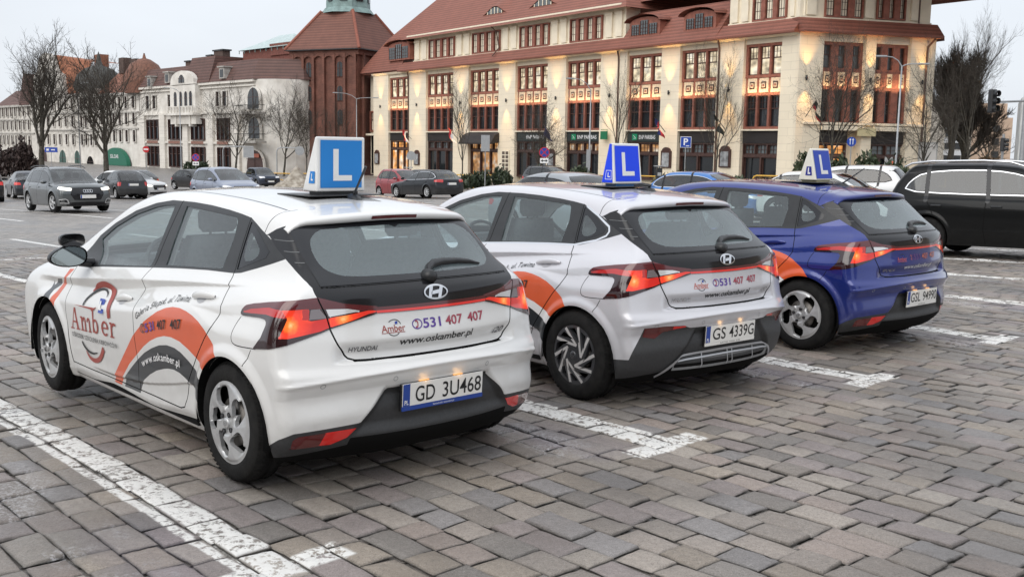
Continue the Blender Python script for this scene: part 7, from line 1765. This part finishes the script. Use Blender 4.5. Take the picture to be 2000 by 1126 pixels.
# evergreens: leaf sprays spread through an uneven volume
def leafmat(name,a,b):
    m=principled(name,a,.55);N,L=nodes(m);g=N.new('ShaderNodeNewGeometry');r=N.new('ShaderNodeValToRGB');r.color_ramp.elements[0].color=(*a,1);r.color_ramp.elements[1].color=(*b,1)
    L.new(g.outputs['Random Per Island'],r.inputs[0]);L.new(r.outputs[0],N['Principled BSDF'].inputs['Base Color']);return m
L_PINE=leafmat('dwarf pine needles',(.020,.034,.016),(.055,.075,.032));L_BOX=leafmat('box leaves',(.016,.028,.014),(.045,.062,.028));L_DRY=leafmat('brown beech leaves',(.05,.035,.016),(.15,.085,.04))
def shrub(label,x,y,w,d,h,n,seed,mat,leaf=.13,group='evergreens along the building',rz=None):
    rng=np.random.default_rng(seed);o=thing('evergreen_shrub',label,'shrub',(x,y,gz(x,y)-.02),0 if rz is None else rz,group)
    k=max(4,int(w*2.2));C=np.stack([rng.uniform(-w/2,w/2,k),rng.uniform(-d/2,d/2,k)],1);Hs=h*rng.uniform(.55,1.0,k);Rd=rng.uniform(.45,.8,k)
    i=rng.integers(0,k,n);u=rng.normal(0,1,(n,3));u/=np.linalg.norm(u,axis=1,keepdims=True);r=rng.uniform(.25,1,n)**.5
    P=np.stack([C[i,0]+u[:,0]*r*Rd[i],C[i,1]+u[:,1]*r*Rd[i],Hs[i]*.5+u[:,2]*r*Hs[i]*.5],1)
    tip=rng.random(n)<.06;P[tip,2]+=rng.uniform(0,.22*h,tip.sum());P[:,2]=np.maximum(P[:,2],.03)
    a=rng.normal(0,1,(n,3));a[:,2]=np.abs(a[:,2])+.5;a/=np.linalg.norm(a,axis=1,keepdims=True);b=np.cross(a,rng.normal(0,1,(n,3)));b/=np.linalg.norm(b,axis=1,keepdims=True)
    L_=leaf*rng.uniform(.7,1.7,n)[:,None];q=np.stack([P-a*L_-b*L_*.16,P-a*L_*.2+b*L_*.42,P+a*L_*1.1,P+b*-L_*.40],1).reshape(-1,3)
    link('foliage',rawmesh('foliage',q,np.arange(4*n).reshape(n,4),[mat],None,False),o)
    m=MB();rr=random.Random(seed)
    for j in range(k):m.tube([(C[j,0]*.7,C[j,1]*.7,0),(C[j,0],C[j,1],Hs[j]*.6)],[.03,.012],5)
    m.build('stem',T_BARK,o);return o
shrub('dark clipped evergreen by the grey sign post at the entrance canopy',-2.2,79,3.2,1.6,1.9,2600,1,L_BOX)
shrub('evergreen hedge clump behind the dark grey off-roader',3.6,77,4.6,1.6,1.9,3000,2,L_PINE)
shrub('evergreen clump left of the royal blue L sign',6.3,72,2.0,1.4,1.3,1300,3,L_PINE)
shrub('yellowish dry shrub right of the ticket machine',9.9,66,1.7,1.2,1.45,1200,4,leafmat('dry olive leaves',(.06,.055,.02),(.16,.13,.055)))
shrub('low evergreen under the display case right of the parking sign',13.8,68,2.4,1.2,1.2,1500,5,L_PINE)
shrub('brown leafless-looking hedge in front of the last straight bay',16.0,66,3.4,1.2,1.0,1700,6,L_DRY)
shrub('big dark dwarf pine left of the cream L sign',15.1,52.5,2.9,1.6,2.35,3600,7,L_PINE,.12)
shrub('tall dark dwarf pine behind the white crossover',18.9,55.5,3.0,1.6,2.55,3400,8,L_PINE,.12)
shrub('dwarf pine between the lit corner shop and the arrow sign',17.0,55,1.8,1.4,2.0,1700,9,L_PINE,.12)
shrub('evergreen below the white display board',25.6,62,2.6,1.4,1.7,1900,10,L_PINE)
shrub('rusty brown conifer before the beige block',32.6,70,2.8,1.8,2.5,2600,11,L_DRY)
shrub('dark evergreen hedge under the traffic light',29.6,60,3.4,1.6,1.7,2400,12,L_PINE)
shrub('dark evergreen at the foot of the white house',30.6,62,3.0,1.6,1.5,1900,13,L_BOX)
shrub('low dark hedge at the foot of the pale corner house',-42.0,139,7.5,1.0,1.5,1900,14,L_BOX,.22,rz=R(-48))
shrub('purple-brown leafless hedge at the left edge',-55,112,8,1.6,4.2,5200,15,leafmat('bare purple twigs',(.035,.022,.020),(.075,.05,.045)),.22)
# sand heap
def heap(label,x,y,w,d,h,seed):
    rng=np.random.default_rng(seed);n=26;V=[];
    for i in range(n):
        for j in range(n):
            a,b=i/(n-1)*2-1,j/(n-1)*2-1;r=math.hypot(a*.95,b);z=h*max(0,1-r)**.9*(1+.25*math.sin(5*a+seed)*math.cos(4*b))+rng.normal(0,.035)*(r<1)
            V.append((a*w/2,b*d/2,max(-.05,z) if r<1 else -.08))
    F=[(i*n+j,(i+1)*n+j,(i+1)*n+j+1,i*n+j+1) for i in range(n-1) for j in range(n-1)]
    o=link('sand_heap',rawmesh('sand_heap',V,F,[noisy('dirty sand',(.30,.25,.19),.4,3,.95,.6,14,col2=(.46,.42,.36))]),None,(x,y,gz(x,y)-.02));tag(o,label,'heap','heaps of sand by the tower')
heap('larger pale sand heap behind the navy crossover',-17.0,82,3.6,2.6,1.45,1);heap('lower sand heap beside the sky blue L sign',-14.9,80,3.0,2.4,1.05,2)
# ------- street furniture
F_GALV=noisy('galvanised steel',(.34,.35,.36),.15,10,.5,metal=.6);F_YEL=noisy('yellow rail paint',(.62,.36,.05),.12,5,.5);F_SBLUE=principled('sign blue',(.008,.05,.33),.4);F_SRED=principled('sign red',(.45,.015,.02),.4);F_SBACK=noisy('sign back grey',(.30,.31,.32),.1,6,.5)
def lamp_post(label,x,y,h,arms,rz=0):
    o=thing('street_lamp',label,'street lamp',(x,y,gz(x,y)),R(rz),'street lamps on the square');m=MB();m.tube([(0,0,0),(0,0,1.1),(0,0,1.1),(0,0,h)],[.085,.085,.06,.045],10);m.build('post',F_GALV,o)
    for ax,az in arms:
        m=MB();m.tube([(0,0,h-.05),(ax*.25,0,h+az*.6),(ax*.6,0,h+az),(ax,0,h+az*1.1)],[.035,.032,.03,.028],7);a=m.build('arm',F_GALV,o);s_=1 if ax>0 else -1
        m=MB();m.box((ax+s_*.28,0,h+az*1.1),(.62,.22,.10),0,.03);m.build('lamp_head',F_SBACK,a)
lamp_post('double-armed grey street lamp in front of the brick tower',-17.9,120,9.0,[(-2.1,.55),(1.9,.1)])
lamp_post('street lamp with its arm to the left before the second bank bay',5.7,80,7.4,[(-1.3,.75)])
lamp_post('double-armed street lamp in front of the canted corner',21.7,60,7.2,[(-.9,.45),(.95,.1)])
lamp_post('tall thin lamp post between the two big bare trees',-46.1,112,9.6,[(1.0,.3)])
lamp_post('slim grey lamp post before the pale town houses',-37.9,120,9.5,[(-1.2,.4)])
def pole_sign(label,x,y,h,build,rz=0,r=.03,name='road_sign',cat='road sign'):
    o=thing(name,label,cat,(x,y,gz(x,y)),R(rz),'signs on poles');m=MB();m.tube([(0,0.03,0),(0,.03,h)],r,8);m.build('pole',F_GALV,o);build(o,h);return o
def disc(m,c,r,y=0,n=28):
    m.add([(c[0]+r*math.cos(2*math.pi*i/n),y,c[1]+r*math.sin(2*math.pi*i/n)) for i in range(n)],[tuple(range(n))])
def P_sign(o,h):
    m=MB();m.mi=1;m.box((0,-.005,h-.36),(.72,.02,.72),0,.005);m.mi=0;m.box((0,-.018,h-.36),(.66,.01,.66));m.mi=1;V,F=text2d('P',.62,.02);m.add([(p-.02,-.025,h-.55+q) for p,q in V],F);m.box((.12,-.0245,h-.60),(.22,.004,.05));m.build('sign_plate',[F_SBLUE,M_PWHITE],o)
pole_sign('blue square parking sign before the second straight window bay',11.35,70,3.6,P_sign)
def nostop(o,h):
    m=MB();m.mi=0;m.lathe([(0,-.012),(.36,-.012),(.36,.012),(0,.012)],(0,0,h-.36),28,'y',False);m.mi=1;disc(m,(0,h-.36),.30,-.0155);m.mi=0
    for a in(45,-45):
        c,s_=math.cos(R(a)),math.sin(R(a));m.ext([(-.30,-.03),(.30,-.03),(.30,.03),(-.30,.03)],(0,-.019-.001*(a>0),h-.36),(c,0,s_),(-s_,0,c),(0,.002,0))
    m.mi=2;m.box((0,-.006,h-.92),(.58,.02,.34));m.mi=3;m.box((0,-.018,h-.92),(.32,.006,.06));m.ext([(.1,-.1),(.24,0),(.1,.1)],(0,-.02,h-.92),(1,0,0),(0,0,1),(0,.003,0));m.ext([(-.1,-.1),(-.24,0),(-.1,.1)],(0,-.02,h-.92),(1,0,0),(0,0,1),(0,.003,0));m.build('sign_plate',[F_SRED,F_SBLUE,M_PWHITE,M_BLACK],o)
pole_sign('round red and blue no-stopping sign with white arrow plate',2.06,72,3.0,nostop)
def backplate(w,hh):
    def f(o,h):
        m=MB();m.box((0,0,h-hh/2),(w,.03,hh),0,.008);m.build('sign_plate',F_SBACK,o)
    return f
pole_sign('grey back of a tall sign plate at the entrance canopy',-2.05,75,3.9,backplate(.62,1.15),r=.035)
pole_sign('grey back of a narrow plate beside the second bank bay',5.35,76,2.9,backplate(.30,1.3))
def roundback(r):
    def f(o,h):
        m=MB();m.lathe([(0,-.012),(r,-.012),(r,.012),(0,.012)],(0,0,h-r),24,'y',False);m.build('sign_plate',F_SBACK,o)
    return f
pole_sign('grey round sign back left of the dark ticket machine',-8.2,84,2.9,roundback(.36))
def arrows(o,h):
    m=MB();m.lathe([(0,-.012),(.27,-.012),(.27,.012),(0,.012)],(0,0,h-.30),28,'y',False);m.mi=1
    for x in(-.08,.08):m.box((x,-.016,h-.32),(.035,.006,.28));m.ext([(-.06,0),(.06,0),(0,.10)],(x,-.017,h-.20),(1,0,0),(0,0,1),(0,.003,0))
    m.build('sign_plate',[F_SBLUE,M_PWHITE],o)
pole_sign('blue round arrow sign between the dwarf pines',19.6,61.5,3.3,arrows)
def noentry(o,h):
    m=MB();m.lathe([(0,-.012),(.31,-.012),(.31,.012),(0,.012)],(0,0,h-.35),24,'y',False);m.mi=1;m.box((0,-.016,h-.35),(.44,.006,.11));m.build('sign_plate',[F_SRED,M_PWHITE],o)
pole_sign('red no-entry sign at the left end of the pale corner house',-34.9,100,3.4,noentry)
pole_sign('small round red sign before the dark windows of the pale corner house',-29.6,98,2.7,nostop)
def cantilever(label,x,y,h,w,plate,rz=0):
    o=thing('sign_gantry',label,'sign frame',(x,y,gz(x,y)),R(rz),'bent tube sign frames');m=MB();m.tube([(0,0,0),(0,0,h-.35),(.12,0,h-.08),(.4,0,h),(w,0,h)],.055,8);m.build('tube_frame',F_GALV,o);m=MB()
    if plate=='sq':m.box((w-.45,-.05,h-.55),(1.0,.03,.95))
    else:m.lathe([(0,-.03),(.42,-.03),(.42,.03),(0,.03)],(w-.1,-.05,h-.25),22,'y',False)
    m.build('sign_plate',F_SBACK,o)
cantilever('bent tube frame with a square grey plate before the pale corner house',-27.6,100,3.4,2.9,'sq');cantilever('bent tube frame with a round grey plate beside the tower',-21.6,96,3.3,2.2,'round')
def ticket_machine(label,x,y):
    o=thing('ticket_machine',label,'parking meter',(x,y,gz(x,y)),0,'parking ticket machines');m=MB();m.box((0,0,.75),(.34,.30,1.5),0,.03);m.mi=1;m.box((0,-.155,1.15),(.22,.01,.20));m.box((0,-.155,.78),(.2,.01,.12));m.build('cabinet',[M_TRIM,F_SBACK],o);m=MB();m.box((0,0,1.62),(.62,.42,.05));m.tube([(0,0,1.5),(0,0,1.62)],.05,8);m.build('solar_panel',F_SBACK,o)
ticket_machine('black ticket machine with flat solar roof beside the bright blue car',8.55,62);ticket_machine('black ticket machine between the red and the black estate car',-8.0,80)
def railing(label,x,y,rz,n,w=2.0,h=1.05):
    o=thing('guard_railing',label,'railing',(x,y,gz(x,y)),R(rz),'yellow hoop railings')
    for i in range(n):
        m=MB();a=i*(w+.25);zz=gz(x+math.cos(R(rz))*a,y+math.sin(R(rz))*a)-gz(x,y);m.tube([(a,0,zz),(a,0,zz+h-.2),(a+.06,0,zz+h-.06),(a+.2,0,zz+h),(a+w-.2,0,zz+h),(a+w-.06,0,zz+h-.06),(a+w,0,zz+h-.2),(a+w,0,zz)],.045,7);m.tube([(a,0,zz+.5),(a+w,0,zz+.5)],.03,6);m.build('hoop',F_YEL,o)
railing('yellow hoop railing at the foot of the brick tower',-23.5,92,-8,4);railing('yellow hoop railing between the red car and the display cases',-8.8,86,-30,4);railing('yellow hoop railing left of the royal blue L sign',4.3,79,-45,3);railing('yellow hoop railing right of the royal blue L sign',8.3,72.5,-45,2);railing('yellow hoop railing before the last straight bay',14.2,62.5,-30,2);railing('yellow hoop railing beside the lamp post at the canted corner',19.9,58,10,2)
o=thing('display_board','white display board on posts right of the cream building','notice board',(27.4,70,gz(27.4,70)),0);m=MB();m.box((0,0,2.45),(1.25,.10,1.45));m.mi=1;m.box((0,-.055,2.45),(1.05,.02,1.25));m.mi=0
for q in(-.55,.55):m.box((q,0,.9),(.07,.08,1.8))
m.build('board',[noisy('board frame',(.40,.40,.39),.1,5,.5),principled('board sheet',(.66,.64,.62),.4)],o)
o=thing('hydrant_post','orange red post beside the lamp post at the canted corner','post',(22.6,63,gz(22.6,63)),0);m=MB();m.lathe([(.22,0),(.20,1.2),(.34,1.3),(.30,1.6),(.12,1.85),(0,1.9)],n=14);m.build('post_body',principled('orange red paint',(.45,.08,.03),.5),o)
def signal(o,z,x=0,rz=0):
    m=MB();m.box((x,0,z),(.21,.17,.64),0,.03)
    for k in range(3):
        m.lathe([(.08,-.09),(.088,-.22)],(x,0,z+.20-.20*k),12,'y')
    h=m.build('signal_head',M_TRIM,o)
    m=MB()
    for k,c in enumerate((0,1,2)):
        m.mi=k;m.lathe([(0,-.09),(.07,-.09)],(x,0,z+.20-.20*k),14,'y')
    m.build('signal_lens',[principled('lens red off',(.10,.01,.01),.2),principled('lens amber off',(.12,.06,.01),.2),principled('lens green off',(.01,.07,.04),.2)],h)
o=thing('traffic_light','traffic light hanging from a long arm against the sky','traffic light',(14.42,30,gz(14.4,30)),R(20),'traffic lights');m=MB();m.tube([(0,0,0),(0,0,4.5)],[.08,.06],10);m.tube([(0,0,3.42),(-.7,0,3.38),(-1.1,0,3.36)],.03,8);m.build('mast',F_GALV,o);signal(o,3.38,-1.22)
o=thing('traffic_light','pair of low traffic light heads on a post before the beige block','traffic light',(23.1,50,gz(23.1,50)),R(60),'traffic lights');m=MB();m.tube([(0,0,0),(0,0,3.1)],.06,10);m.build('mast',F_GALV,o);signal(o,2.6,-.32);signal(o,2.6,.32)
def bluesq(o,h):
    m=MB();m.box((0,0,h-.3),(.6,.02,.6));m.build('sign_plate',F_SBLUE,o)
pole_sign('blue square sign at the right edge',29.7,61.5,3.6,bluesq)
def blueboard(o,h):
    m=MB();m.box((0,0,h-.3),(1.3,.05,.5));m.mi=1;m.box((-.35,-.03,h-.3),(.26,.01,.2));m.box((.2,-.03,h-.3),(.4,.01,.1));m.build('sign_plate',[F_SBLUE,M_PWHITE],o)
pole_sign('wide blue direction board before the left town house',-47.4,108,3.2,blueboard)
